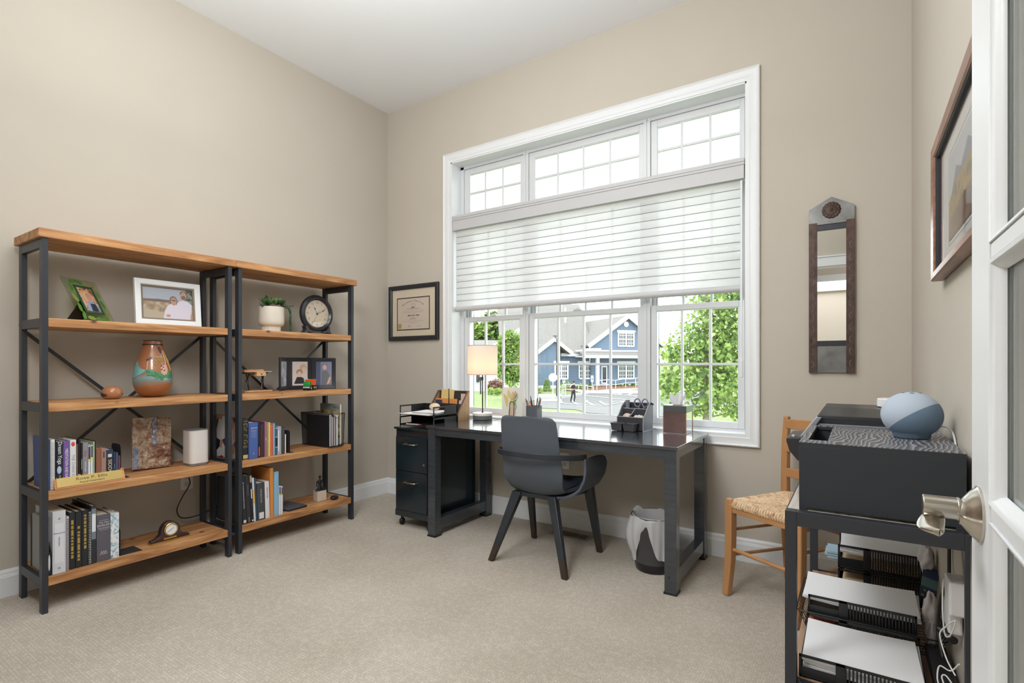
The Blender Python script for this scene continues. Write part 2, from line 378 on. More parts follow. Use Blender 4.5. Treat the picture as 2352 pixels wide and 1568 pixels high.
# ------------------------------------------------------------------ window
win = struct(bpy.data.objects.new('window_1', None)); COL.objects.link(win)
b = MB()
prof = [(0, 0), (0, -.020), (.006, -.024), (.012, -.020), (.018, -.0165), (.040, -.0150), (.050, -.0150), (.056, -.011), (.062, -.0105), (.072, -.008), (.072, 0)]
b.miter(.670, 3.055, .668, 2.872, prof); b.build('casing', m_trim, win, smooth=30)
b = MB()
b.box(OX0-.002, OX0+.010, -.004, .20, OZ0, OZ1); b.box(OX1-.010, OX1+.002, -.004, .20, OZ0, OZ1); b.box(OX0, OX1, -.004, .20, OZ1-.010, OZ1+.002); b.box(OX0, OX1, -.004, .12, OZ0-.002, OZ0+.006)
b.build('jamb', m_trim, win)
FY = .112
b = MB()   # frame and mullions
b.box(OX0, .785, FY, .20, OZ0, OZ1); b.box(2.955, OX1, FY, .20, OZ0, OZ1); b.box(OX0, OX1, FY, .20, OZ1-.030, OZ1); b.box(OX0, OX1, FY, .20, OZ0, .752); b.box(OX0, OX1, FY+.003, .20, 2.30, 2.37)
for (a, c) in ((1.372, 1.418), (2.325, 2.372)):
    b.box(a, (a+c)/2-.0015, FY-.004, .20, OZ0, OZ1); b.box((a+c)/2+.0015, c, FY-.004, .20, OZ0, OZ1); b.box(a+.004, c-.004, FY, .2, OZ0, OZ1)
b.build('frame', m_vinyl, win, bevel=.0015)
units = [(.785, 1.372, .832, 1.334, [.998, 1.170]), (1.418, 2.325, 1.46, 2.285, [1.667, 1.875, 2.080]), (2.372, 2.955, 2.408, 2.919, [2.575, 2.751])]
def sash(name, x0, x1, gx0, gx1, z0, z1, gz0, gz1, y, mx, mz, d=.032):
    b = MB()
    b.box(x0, gx0, y, y+d, z0, z1); b.box(gx1, x1, y, y+d, z0, z1); b.box(gx0, gx1, y, y+d, z0, gz0); b.box(gx0, gx1, y, y+d, gz1, z1)
    b.frame(gx0-.001, gx1+.001, gz0-.001, gz1+.001, .006, y+.004, y+d-.004)
    for x in mx: b.box(x-.0078, x+.0078, y+.006, y+d-.006, gz0, gz1)
    for z in mz: b.box(gx0, gx1, y+.0065, y+d-.0065, z-.0078, z+.0078)
    s_ = b.build(name, m_vinyl, win, bevel=.0018)
    g = MB(); g.box(gx0, gx1, y+d/2-.0015, y+d/2+.0015, gz0, gz1); g.build('pane', m_glass, s_)
for (x0, x1, g0, g1, mx) in units:
    sash('lower_sash', x0+.002, x1-.002, g0, g1, .753, 1.538, .79, 1.503, FY+.006, mx, [1.15])
    sash('upper_sash', x0+.004, x1-.004, g0-.005, g1+.005, 1.50, 2.298, 1.538, 2.262, FY+.042, mx, [1.90])
    sash('transom_sash', x0+.002, x1-.002, g0+.008, g1+.008, 2.372, 2.768, 2.407, 2.722, FY+.006, mx, [2.564])
b = MB(); k_ = MB()
for (x0, x1, g0, g1, mx) in units:
    for (za, zb) in ((.79, 1.50), (1.538, 2.26)):
        b.box(g0-.03, g0-.006, .158, .192, za, zb); k_.box(g0-.03, g0-.004, .192, .196, za, zb); k_.box(g0-.0005, g0+.0015, FY+.020, FY+.023, za, zb)
b.build('outer_jamb', m_vinyl, win); k_.build('screen_track', mat('track_dark', (60, 70, 74), rough=.5), win)
b = MB(); b.box(1.80, 1.86, FY+.002, FY+.03, 1.538, 1.549); b.cyl((1.83, FY+.018, 1.549), (1.83, FY+.018, 1.556), .014); b.build('sash_lock', m_vinyl, win, bevel=.001)
b = MB(); b.box(1.05, 1.11, FY+.002, FY+.03, 1.538, 1.549); b.cyl((1.08, FY+.018, 1.549), (1.08, FY+.018, 1.556), .014); b.build('sash_lock', m_vinyl, win, bevel=.001)

# blind
bl = thing('window_shade', 'white horizontal vane sheer shade lowered halfway over the window', 'window shade', (1.86, .04, 1.57))
def sheermat():
    m = bpy.data.materials.new('sheer_fabric'); m.use_nodes = True; n = m.node_tree.nodes; l = m.node_tree.links; n.clear()
    o = n.new('ShaderNodeOutputMaterial'); d = n.new('ShaderNodeBsdfDiffuse'); t = n.new('ShaderNodeBsdfTranslucent'); x = n.new('ShaderNodeMixShader'); tr = n.new('ShaderNodeBsdfTransparent'); x2 = n.new('ShaderNodeMixShader')
    d.inputs[0].default_value = (.86, .86, .86, 1); t.inputs[0].default_value = (.58, .56, .58, 1); x.inputs[0].default_value = .5; x2.inputs[0].default_value = .035
    l.new(d.outputs[0], x.inputs[1]); l.new(t.outputs[0], x.inputs[2]); l.new(x.outputs[0], x2.inputs[1]); l.new(tr.outputs[0], x2.inputs[2]); l.new(x2.outputs[0], o.inputs[0]); return m
m_sheer = sheermat(); MATS['sheer'] = m_sheer
m_rail = mat('shade_rail_grey', (196, 196, 197), rough=.45)
b = MB(); b.prism([(-1.105, -.036, .752), (-1.105, -.036, .672), (-1.105, .030, .672), (-1.105, .045, .70), (-1.105, .045, .752)], (2.213, 0, 0))
b.box(-1.108, 1.111, -.040, .046, .752, .772); b.box(-1.108, 1.111, -.044, .046, .768, .790); b.build('headrail', m_rail, bl, bevel=.002)
b = MB(); zt, zb_ = .672, .045; nv = 12; hv = (zt-zb_)/nv; pts = []
for k in range(nv):
    for j in range(5):
        f = j/5; pts.append((-.007*math.sin(f*PI), zt-hv*(k+f)))
pts.append((0, zb_))
def sh(u, v):
    i = min(len(pts)-1, int(round(v*(len(pts)-1)))); return (-1.092+2.186*u, -.004+pts[i][0], pts[i][1])
b.grid(sh, 1, len(pts)-1); b.build('vane_sheet', m_sheer, bl, smooth=35)
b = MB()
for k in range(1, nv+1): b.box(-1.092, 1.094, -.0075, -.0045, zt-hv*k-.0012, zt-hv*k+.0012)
b.build('vane_shadow_line', mat('vane_shadow_grey', (118, 118, 120), rough=.8), bl)  # grey strips paint the thin shadow line at each vane
b = MB(); b.tube([(-1.094, -.004, .030), (1.094, -.004, .030)], .022, 20, flat=(1, 1)); b.build('bottom_rail', m_rail, bl, smooth=40)
b = MB(); b.box(1.088, 1.100, -.042, -.036, -.43, .66); b.box(1.084, 1.104, -.052, -.036, -.50, -.40); b.build('lift_handle', m_trim, bl, bevel=.003)

# outlets and vent
def outlet(name, label, cat, M):
    b = MB(); b.box(-.036, .036, -.006, 0, -.058, .058); o = b.build(name, m_trim, None, bevel=.002); o.matrix_world = M
    tag(o, label, cat)
    c = MB()
    for z in (-.024, .024): c.box(-.015, .015, -.008, -.0055, z-.014, z+.014)
    c.build('socket', mat('socket_cream', (214, 208, 196), rough=.4), o)
    for z in (-.024, .024):
        for x_ in (-.0065, .0065): c = MB(); c.box(x_-.001, x_+.001, -.0084, -.0078, z-.005, z+.007); c.build('slot', m_blackm, o)
    return o
outlet('wall_outlet', 'white wall outlet plate under the desk behind the office chair', 'outlet', Matrix.Translation((1.79, 0, .465)))
outlet('wall_outlet', 'wall outlet plate on the left wall behind the larger bookcase', 'outlet', Matrix.Translation((0, -1.687, .42)) @ Matrix.Rotation(PI/2, 4, 'Z'))
v = thing('floor_vent', 'brown metal floor register in the carpet below the window', 'floor vent', (1.912, -.150, 0))
b = MB(); b.frame(-.143, .143, -.058, .058, .014, 0, .006, 0); 
fr = b.build('frame', mat('vent_bronze', (158, 148, 132), rough=.45, metal=.3), v, bevel=.001, M=Matrix.Rotation(PI/2, 4, 'X')); fr.location.z = 0.0
b = MB(); b.box(-.129, .129, -.044, .044, .0005, .0015); b.build('duct_opening', mat('duct_dark', (22, 20, 18), rough=.9), v)
b = MB()
for i in range(22): b.bar((-.123+i*.0117, -.043, .003), (-.123+i*.0117+.000, .043, .003), .003, .004)
b.build('louver', MATS['vent_bronze'], v)

# ------------------------------------------------------------------ bookcases
LV = [1.775, 1.365, .970, .560, .165]
def bookcase(label, ya, yb, ta, tb):
    """ya..yb outer post faces, ta..tb ends of the top board (world Y); local origin at the middle on the floor"""
    c = (ya+yb)/2; t = thing('bookcase', label, 'bookcase', (0, c, 0), 0, 'industrial bookcases against the left wall'); h = (yb-ya)/2
    for (x0, x1) in ((.362, .402), (.062, .102)):
        for s in (-1, 1):
            b = MB(); b.box(x0, x1, s*h, s*(h-.022), 0, 1.733); b.build('post', m_black, t, bevel=.0012)
    for z in LV[1:]:
        for s in (-1, 1):
            b = MB(); b.box(.102, .362, s*h, s*(h-.020), z-.045, z-.002); b.build('side_rail', m_black, t, bevel=.001)
    for s in (-1, 1):
        b = MB(); b.box(.102, .362, s*h, s*(h-.020), 1.690, 1.733); b.build('side_rail', m_black, t, bevel=.001)
    b = MB(); b.box(.044, .412, ta-c, tb-c, 1.733, 1.775); b.build('top_board', m_shelf, t, bevel=.004)
    for z in LV[1:]:
        b = MB(); b.box(.062, .400, -(h-.0225), h-.0225, z-.042, z-.0012); b.build('shelf_board', m_shelf, t, bevel=.003)
    b = MB(); b.bar((.058, -h+.012, 1.322), (.058, h-.012, .535), .017, .005, up=(1, 0, 0)); b.build('cross_brace', m_black, t, bevel=.001)
    b = MB(); b.bar((.053, h-.012, 1.322), (.053, -h+.012, .535), .017, .005, up=(1, 0, 0)); b.build('cross_brace', m_black, t, bevel=.001)
    for s in (-1, 1):
        b = MB(); b.cyl((.045, s*(h-.011), 1.345), (.062, s*(h-.011), 1.345), .009, .009, 14); b.build('bolt', m_black, t, bevel=.001)
    return t
bookcase('pine and black metal bookcase standing further from the corner, holding the painted gourd vase', -2.490, -1.618, -2.505, -1.5965)
bookcase('pine and black metal bookcase standing nearer the corner, holding the black round clock', -1.578, -.712, -1.5945, -.688)

# ------------------------------------------------------------------ books
def book(label, y0, y1, z, h, col, d=.17, xf=.37, title=None, tcol=(235, 235, 235), tsize=None, toff=0, lean=0, rough=.5, marks=(), kind='book', group=None, pages=True, hard=.0025, twidth=None, back=None, mtl=None, cat='book'):
    th = y1-y0; cy = (y0+y1)/2
    global BH_; BH_ = h
    t = thing(kind, label, cat, (xf, cy, z), 0, group, rot=(lean, 0, 0))
    k = 'cover_%d_%d_%d' % tuple(col); m = mtl or mat(k, col, rough=rough, bump=.05, bs=800)
    hw = th/2-.0004; b = MB(); cv = min(hard, th*.22)
    b.prism([(0, -hw, 0), (.0015, -hw*.6, 0), (.0015, hw*.6, 0), (0, hw, 0), (-d, hw, 0), (-d, hw-cv, 0), (-.004, hw-cv, 0), (-.004, -hw+cv, 0), (-d, -hw+cv, 0), (-d, -hw, 0)], (0, 0, h))
    b.build('cover', m, t)
    if pages:
        b = MB(); b.box(-d+.004, -.004, -hw+cv, hw-cv, .003, h-.004); b.build('page_block', m_pages, t)
    if title:
        tm = mat('lettering_%d_%d_%d' % tuple(tcol), tcol, rough=.6) if tcol != 'gold' else m_gold
        sz = tsize or th*.62
        o = text('title', title, sz, tm, t, (.0022, 0, h*.5+toff), RX); roty(o, -PI/2)
        if twidth: o.scale.x = twidth/max(.001, o.dimensions.x/ max(1e-6, o.scale.x))
    for k_, (za, zb, wa, mc) in enumerate(marks):      # bands and blocks printed on the spine: z from..to as share of height, width share
        mm = m_gold if mc == 'gold' else mat('mark_%d_%d_%d' % tuple(mc), mc, rough=.6)
        b = MB(); b.box(.0012, .0020+k_*.0002, -hw*wa, hw*wa, h*za, h*zb); b.build('spine_band' if wa > .85 else 'spine_mark', mm, t)
    return t
def px_book(label, x0, x1, ytop, z, col, xf=.37, **k):
    ym = 1070 if z > .5 else 1240
    a = at(x0, ym, X=xf).y; c = at(x1, ym, X=xf).y; top = at((x0+x1)/2, ytop, X=xf).z
    return book(label, a, c, z, top-z, col, xf=xf, **k)
G1 = 'books on the fourth shelf of the bookcase by the vase'
Z4, Z5 = .560, .165
def spiral(t, h, r=.0045, n=None, x=.004, m=None):
    b = MB(); n = n or int(h/.0085)
    for i in range(n):
        z = .008+(h-.016)*i/(n-1); b.tube([(x+r*math.cos(a), r*1.0*math.sin(a), z) for a in [k*PI/4 for k in range(8)]], .0011, 4, closed=True)
    b.build('spiral_binding', m or m_white, t)
px_book('blue covered binder at the far end beside the white spiral notebook, half behind the post', 110.5, 115, 1006, Z4, (66, 84, 140), group=G1, d=.2, lean=.02)
t = px_book('white wire bound notebook between the blue binder and the black yoga book', 115.5, 126, 1009, Z4, (214, 212, 208), group=G1, d=.2, rough=.8); spiral(t, BH_-.004, .005, m=m_paper)
px_book('thin navy folder standing right of the white wire bound notebook', 126.3, 129.5, 1012, Z4, (34, 40, 74), group=G1, d=.2)
t = px_book('black paperback titled Dream Yoga with a pale moon on the spine', 130, 144.5, 1014, Z4, (38, 40, 48), group=G1, title='Dream Yoga', tsize=.021, toff=.058, d=.16)
b = MB(); b.sph((.001, -.002, BH_*.40), (.0018, .0085, .019), 20); b.build('moon_picture', mat('moon_blue', (176, 196, 222), rough=.6), t, smooth=60)
o = text('author', 'ANDREW HOLECEK', .0058, m_white, t, (.0024, 0, BH_*.17), RX); roty(o, -PI/2)
o = t = px_book('purple paperback about meditation between the black yoga book and the white diet book', 145, 160, 1013, Z4, (112, 84, 150), group=G1, title='MEDITATION AND KABBALAH', tsize=.0155, toff=-.018, twidth=.185, d=.16)
t = px_book('white paperback titled The China Study with a red oval at its top', 160.5, 175, 1010, Z4, (222, 222, 222), group=G1, title='THE CHINA STUDY', tcol=(150, 154, 162), tsize=.0155, toff=-.03, twidth=.145, d=.16)
b = MB(); b.sph((.001, 0, BH_-.020), (.0018, .0078, .0115), 20); b.build('red_emblem', mat('red_print', (214, 74, 80), rough=.6), t, smooth=60)
px_book('thin brown paperback right of the white diet book', 175.5, 179.5, 1020, Z4, (112, 88, 82), group=G1)
px_book('tall black folder behind the grey book, second right of the white diet book', 180, 185, 1010, Z4, (34, 33, 32), group=G1, d=.2, xf=.365)
px_book('slim black book with small white lettering left of the grey book', 185.3, 189.5, 1017, Z4, (34, 34, 36), group=G1, title='THE POWER OF NOW', tsize=.005)
t = px_book('silver grey book with red lettering in the middle of the row', 190, 201.5, 1016, Z4, (138, 138, 142), group=G1, title='Wine', tcol=(190, 60, 80), tsize=.014, toff=.05)
o = text('subtitle', 'TASTER GUIDE', .0075, m_white, t, (.0024, 0, .09), RX); roty(o, -PI/2)
px_book('white disc case with dark top, left one of the pair right of the grey book', 202, 207.5, 1024, Z4, (214, 214, 224), group=G1, marks=[(.66, .98, .8, (62, 58, 60)), (.6, .65, .95, (226, 200, 70))])
px_book('white disc case with dark top, right one of the pair beside the green edged folder', 208, 213.2, 1022, Z4, (222, 222, 230), group=G1, marks=[(.69, .98, .8, (90, 92, 100)), (.62, .67, .95, (226, 214, 110))])
px_book('folder with pale green spine in the middle of the row', 213.6, 217.5, 1014, Z4, (176, 190, 150), group=G1, d=.18, pages=False)
px_book('tall thin black folder right beside the pale green spine', 217.6, 220, 1012, Z4, (34, 36, 34), group=G1, d=.2, pages=False)
px_book('rust brown leather book right of the thin black folder', 220.4, 232, 1028, Z4, (138, 88, 66), group=G1, rough=.7, d=.15)
px_book('tan leather book with a dark oval and dark foot left of the navy prayer book', 232.4, 244, 1029, Z4, (160, 126, 112), group=G1, marks=[(.72, .9, .35, (92, 66, 66)), (0, .12, .99, (50, 52, 66))], d=.15)
px_book('navy prayer book titled Siddur in pale letters', 244.4, 259.5, 1032, Z4, (46, 58, 86), group=G1, title='SIDDUR', tcol=(220, 206, 168), tsize=.022, toff=-.014, twidth=.088, marks=[(.12, .72, .86, (26, 28, 34)), (.76, .86, .6, (200, 196, 184))], d=.14)
px_book('thin navy book with faint lettering right beside the navy prayer book', 260, 265.5, 1038, Z4, (44, 54, 80), group=G1, title='PRAYERS', tcol=(150, 156, 176), tsize=.006, d=.13)
px_book('slate blue paperback, second right of the navy prayer book', 266, 271.2, 1039, Z4, (72, 88, 116), group=G1, d=.13)
px_book('small maroon book closing the row beside the black bookend', 271.6, 276.5, 1046, Z4, (108, 62, 76), group=G1, d=.12)
def bookend(label, y, z, h=.17, w=.14, xf=.345, foot=.10, dirn=1):
    t = thing('bookend', label, 'bookend', (xf, y, z)); b = MB(); n = 8; r = .02
    pts = [(0, 0, 0), (0, 0, h-r)]+[(-r+r*math.cos(a), 0, h-r+r*math.sin(a)) for a in [PI/2*i/n for i in range(n+1)]]+[(-w+r+r*math.cos(a), 0, h-r+r*math.sin(a)) for a in [PI/2+PI/2*i/n for i in range(n+1)]]+[(-w, 0, 0)]
    b.prism(pts, (0, .0018, 0)); b.build('upright', m_blackm, t)
    b = MB(); b.box(-w, 0, 0, foot*dirn, 0, .0016); b.build('foot_plate', m_blackm, t); return t
bookend('black metal bookend holding the row beside the small maroon book', at(277.2, 1070, X=.345).y, Z4, .175, .115, foot=.04)

# lower row
G2 = 'books and binders on the bottom shelf of the bookcase by the vase'
def magfile(label, y0, y1, z, h, col, xf=.375, d=.23, oval=True, group=None, mtl=None):
    t = thing('magazine_file', label, 'magazine file', (xf, (y0+y1)/2, z), 0, group); w = (y1-y0)/2-.0005; m = mtl or mat('magfile_%d' % col[0], col, rough=.55)
    b = MB(); lo = h*.42
    side = [(0, 0, 0), (-d, 0, 0), (-d, 0, h), (-d*.42, 0, h), (0, 0, lo)]
    b.prism([(x, -w, z_) for (x, _, z_) in side], (0, .0025, 0)); b.prism([(x, w-.0025, z_) for (x, _, z_) in side], (0, .0025, 0))
    b.box(-d, 0, -w, w, 0, .003); b.box(-.003, 0, -w, w, 0, lo); b.box(-d, -d+.003, -w, w, 0, h); b.build('box', m, t)
    if oval:
        b = MB(); b.sph((.0005, 0, lo*.55), (.0012, w*.45, lo*.36), 20); b.build('label', m_white, t)
    return t
a_ = at(107, 1240, X=.375).y; c_ = at(119, 1240, X=.375).y
t = magfile('black magazine file with white oval label at the far end of the bottom shelf', a_, c_, Z5, .25, (48, 50, 54), group=G2)
b = MB(); b.box(-.20, -.03, -.010, .010, .004, .262); b.build('papers', mat('grey_papers', (150, 152, 150), rough=.8), t)
t = px_book('wide white ring binder on the bottom shelf beside the magazine file', 120.5, 151, 1173, Z5, (206, 208, 216), group=G2, xf=.385, d=.24, rough=.35, hard=.003, kind='ring_binder', cat='binder')
b = MB()
for z in (.026, .258): b.cyl((.0012, 0, z), (.003, 0, z), .0045, .0045, 14)
b.build('rivet', m_chrome, t)
b = MB(); b.box(.0014, .0022, -.017, .017, .05, .235); b.build('spine_label', mat('label_pale', (218, 219, 226), rough=.35), t)
o = text('title', 'Memories', .011, mat('pencil_grey', (120, 122, 140)), t, (.0026, 0, .19), RX)
o = text('subtitle', 'family photos', .008, mat('pencil_grey'), t, (.0026, 0, .15), RX); roty(o, -PI/2)
t = px_book('thin comb bound white and pink notebooks right of the wide white binder', 151.5, 158.5, 1186, Z5, (206, 196, 198), group=G2, d=.2, rough=.8); spiral(t, BH_-.004, .004, m=m_blackm, x=.002)
def gold_lines(t, h, segs, w=.0045):
    b = MB()
    for (a, c) in segs:
        z = c
        while z > a+.012:
            L_ = random.choice([.012, .018, .024, .03]); z2 = max(a, z-L_); b.box(.0012, .0024, -w, w, h*0+z2+.002, z); z = z2-.003
    b.build('gold_title', m_gold, t)
for i, (x0, x1, yt, segs, lab) in enumerate([(159, 172.5, 1176, [(.04, .235)], 'black cloth volume with gold lettering right of the comb bound notebooks'), (173.5, 187.5, 1174, [(.03, .175), (.185, .20)], 'black cloth volume with low gold lettering, middle of three alike'), (188, 202.5, 1171, [(.08, .25)], 'black cloth volume with gold lettering left of the wire bound notebook')]):
    t = px_book(lab, x0, x1, yt, Z5, (36, 38, 42), group=G2, d=.22, rough=.7); gold_lines(t, .27, segs)
t = px_book('black notebook with white wire binding left of the labelled folder', 203, 208.5, 1170, Z5, (30, 30, 36), group=G2, d=.22, xf=.368); spiral(t, BH_-.004, .0045, x=.003)
t = px_book('tall black folder with white spine label left of the grey dictionary', 209, 221.5, 1161, Z5, (44, 46, 52), group=G2, d=.25, marks=[(.42, .95, .82, (120, 126, 138)), (.55, .86, .72, (226, 228, 232))], kind='ring_binder', cat='binder')
t = px_book('thick grey English dictionary on the bottom shelf', 222, 253.5, 1181, Z5, (92, 88, 96), group=G2, d=.19, rough=.7, hard=.003)
mg = mat('silver_print', (196, 194, 200), rough=.5)
text('title', 'The New', .0125, mg, t, (.0026, .001, .193), RX, shear=.25); text('title', 'ENGLISH', .0145, mg, t, (.0026, .001, .179), RX, bold=.0002); text('title', 'Dictionary', .0115, mg, t, (.0026, .001, .166), RX)
b = MB(); b.box(.0014, .0024, -.018, .020, .203, .2042); b.box(.0014, .0024, -.018, .020, .156, .1572); b.build('rule', mg, t)
b = MB()
for s in (-1, 0, 1): b.bar((.002, s*.009-.006, .035), (.002, s*.009, .052), .0012, .0012); b.bar((.002, s*.009+.006, .035), (.002, s*.009, .052), .0012, .0012)
b.bar((.002, -.016, .035), (.002, .016, .035), .0012, .0012); b.bar((.002, -.010, .043), (.002, .010, .043), .0012, .0012); b.build('emblem', mg, t)
def floral(n, l, tc):
    no = n.new('ShaderNodeTexNoise'); no.inputs['Scale'].default_value = 38; no.inputs['Detail'].default_value = 3; no.inputs['Distortion'].default_value = 1.5; l.new(tc.outputs['Object'], no.inputs['Vector'])
    return ramp(n, l, no.outputs[0], [(.3, (70, 120, 140)), (.42, (150, 186, 200)), (.52, (228, 228, 232)), (.66, (232, 230, 234)), (.75, (196, 190, 206))])
px_book('white box file with blue and green leaf pattern closing the bottom row', 254, 273.5, 1178, Z5, (220, 222, 226), group=G2, d=.2, mtl=ramp_mat('floral_print', floral, .6), kind='box_file', cat='box file')
bookend('black metal bookend beside the leaf patterned box file', at(274, 1240, X=.35).y, Z5, .14, .11, xf=.36, foot=.10)

# second bookcase rows
G3 = 'books on the fourth shelf of the bookcase nearer the corner'
def collage(n, l, tc):
    v = n.new('ShaderNodeTexVoronoi'); v.inputs['Scale'].default_value = 16; l.new(tc.outputs['Object'], v.inputs['Vector'])
    sp = n.new('ShaderNodeSeparateColor'); l.new(v.outputs['Color'], sp.inputs[0])
    return ramp(n, l, sp.outputs[0], [(0, (214, 212, 210)), (.38, (190, 150, 130)), (.5, (178, 52, 52)), (.6, (70, 62, 100)), (.72, (28, 26, 28)), (.85, (90, 84, 86))], 'CONSTANT')
mcol = ramp_mat('collage_print', collage, .5)
t = magfile('magazine file printed with a colourful photo collage behind the shelf posts', -1.555, -1.541, Z4, .27, (36, 36, 38), xf=.37, d=.27, oval=False, mtl=mcol, group='magazine files behind the posts where the bookcases meet')
def hebrew(t, h):
    pass
t = px_book('thick black book with large gold Hebrew letters on the spine', 556.5, 570.5, 962, Z4, (38, 42, 44), group=G3, marks=[(.03, .12, .78, (206, 182, 112)), (.30, .315, .8, 'gold'), (.335, .35, .7, 'gold'), (.935, .95, .6, 'gold'), (.0, .012, .7, 'gold')])
b = MB()
for i, ch in enumerate([[(0, 1, 1, 1), (1, 1, 1, 0), (.0, 1, .0, .55), (0, .0, .45, .0)], [(0, 1, .8, 1), (.8, 1, .8, .45)], [(0, 1, 1, 1), (1, 1, 1, 0)], [(0, 1, 1, 1), (1, 1, 1, .1), (.1, .1, .6, .1), (.1, .6, .1, .1)]]):
    zc = .210-i*.034
    for (a0, c0, a1, c1) in ch: b.bar((.002, -.010+a0*.020, zc-.011+c0*.022), (.002, -.010+a1*.020, zc-.011+c1*.022), .0046, .0016, up=(1, 0, 0))
b.build('hebrew_letters', m_gold, t)
t = px_book('thick blue cloth reference book next to the black Hebrew volume', 572, 592.5, 970, Z4, (72, 96, 158), group=G3, rough=.65, xf=.38)
text('title', 'T', .016, m_white, t, (.0026, -.012, .188), RX); text('title', 'HESAURUS', .0065, m_white, t, (.0026, .007, .191), RX)
b = MB()
for z in (.176, .172): b.box(.0014, .0022, -.016, .018, z, z+.001)
for k in range(6): b.box(.0014, .0022, -.016, .018, .164-k*.006, .1645-k*.006)
b.build('rule', mat('pale_blue_print', (196, 208, 232)), t); text('emblem', 'Y', .012, m_white, t, (.0026, 0, .032), RX)
for (x0, x1, yt, c, lab, kw) in [
    (593, 597.5, 969, (36, 34, 58), 'navy and black paperback right of the thick blue book', dict(marks=[(.05, .3, .6, (200, 90, 80))])),
    (598, 605.5, 974, (66, 46, 42), 'dark brown book right of the navy and black paperback', {}),
    (606, 608, 969, (78, 70, 120), 'very thin purple booklet between the dark brown and the coral book', dict(pages=False)),
    (608.3, 612, 968, (208, 92, 88), 'coral red paperback with white lettering', dict(title='POEMS', tsize=.006)),
    (612.4, 616, 970, (118, 150, 128), 'sage green mottled paperback between the coral and the yellow book', {}),
    (616.4, 621, 970, (224, 196, 110), 'pale yellow paperback left of the orange red book', {}),
    (621.4, 626.5, 975, (222, 92, 62), 'orange red paperback between the yellow and the light blue book', {}),
    (627, 631.8, 972, (132, 164, 190), 'light blue hardback right of the orange red book', {}),
    (632.2, 637.2, 977, (48, 98, 104), 'teal book with white bands and black middle', dict(marks=[(.28, .6, .9, (28, 32, 36)), (.6, .62, .95, (216, 220, 216)), (.26, .28, .95, (216, 220, 216)), (.9, .92, .95, (216, 220, 216))])),
    (637.6, 642, 979, (186, 168, 194), 'lavender paperback with a long white panel', dict(marks=[(.12, .86, .6, (226, 224, 232))])),
    (642.3, 646, 979, (170, 170, 180), 'grey paperback between the lavender and the charcoal book', {}),
    (646.4, 654, 980, (66, 66, 70), 'plain charcoal book near the right end of the row', {}),
    (654.6, 657.2, 997, (216, 208, 186), 'thin cream booklet next to the black bookend on the fourth shelf', dict(pages=False, d=.1))]:
    px_book(lab, x0, x1, yt, Z4, c, group=G3, **kw)
bookend('black metal bookend closing the bright row of books on the fourth shelf', at(662.5, 1040, X=.36).y, Z4, .15, .11, xf=.375, foot=.03)

G4 = 'books on the bottom shelf of the bookcase nearer the corner'
magfile('dark grey magazine file behind the posts on the bottom shelf', -1.5555, -1.5445, Z5, .27, (58, 59, 62), xf=.37, d=.26, oval=False, group='magazine files behind the posts where the bookcases meet')
for (x0, x1, yt, c, lab, kw) in [
    (557.5, 567.5, 1092, (46, 46, 50), 'black book with a line of white lettering at the left end of the bottom row', dict(title='CO  The Great American Guide to Cooking', tsize=.009, toff=.03, lean=.05, marks=[(.02, .08, .6, (226, 226, 228))])),
    (568, 577, 1090, (50, 49, 54), 'charcoal book with faint purple lettering, second in the bottom row', dict(title='MOONLIGHT', tcol=(140, 112, 138), tsize=.011, toff=.055, lean=.05, marks=[(.02, .12, .12, (190, 190, 194))])),
    (577.5, 583, 1089, (34, 32, 38), 'narrow black book with cream pattern at its top', dict(lean=.05, marks=[(.84, .98, .8, (176, 160, 130)), (.5, .7, .4, (220, 216, 200)), (.02, .05, .6, (226, 226, 220))])),
    (583.5, 588, 1096, (214, 216, 226), 'white booklet with a yellow band, leaning on the bottom shelf', dict(lean=.05, marks=[(.42, .72, .9, (222, 176, 72))])),
    (588.5, 591.5, 1097, (56, 78, 100), 'thin steel blue book right of the booklet with a yellow band', dict(lean=.04)),
    (592, 609.5, 1108, (68, 70, 76), 'thick grey book with spaced white capitals and a white label', dict(lean=.03, title='T H E  B E A T N O', tsize=.0105, toff=.035, marks=[(.03, .2, .62, (226, 226, 228))])),
    (610, 620, 1105, (226, 222, 226), 'white book with red capitals on the bottom shelf', dict(lean=.03, title='BOB DYLAN', tcol=(186, 40, 62), tsize=.0125, toff=.045)),
    ]:
    px_book(lab, x0, x1, yt, Z5, c, group=G4, **kw)
px_book('tall orange folder standing right of the white book with red capitals', 621, 629, 1074, Z5, (214, 142, 74), group=G4, d=.22, pages=False, xf=.365, lean=.01, kind='folder', cat='folder')
px_book('tall green and grey folder leaning behind the white book with red capitals', 610, 616, 1071, Z5, (58, 110, 62), group=G4, d=.12, xf=.20, pages=True, lean=.0, kind='folder', cat='folder')
px_book('tall light blue box folder on the bottom shelf', 630, 640, 1083, Z5, (140, 182, 210), group=G4, d=.2, pages=False, kind='folder', cat='folder')
b_ = dict(marks=[(.72, .97, .7, (86, 82, 110)), (.68, .715, .95, (222, 218, 90))], d=.14)
px_book('white language disc case, left one of the pair beside the light blue folder', 640.5, 645, 1116, Z5, (222, 222, 228), group=G4, **b_)
px_book('white language disc case, right one of the pair at the row end', 645.4, 649.8, 1117, Z5, (226, 222, 226), group=G4, **b_)

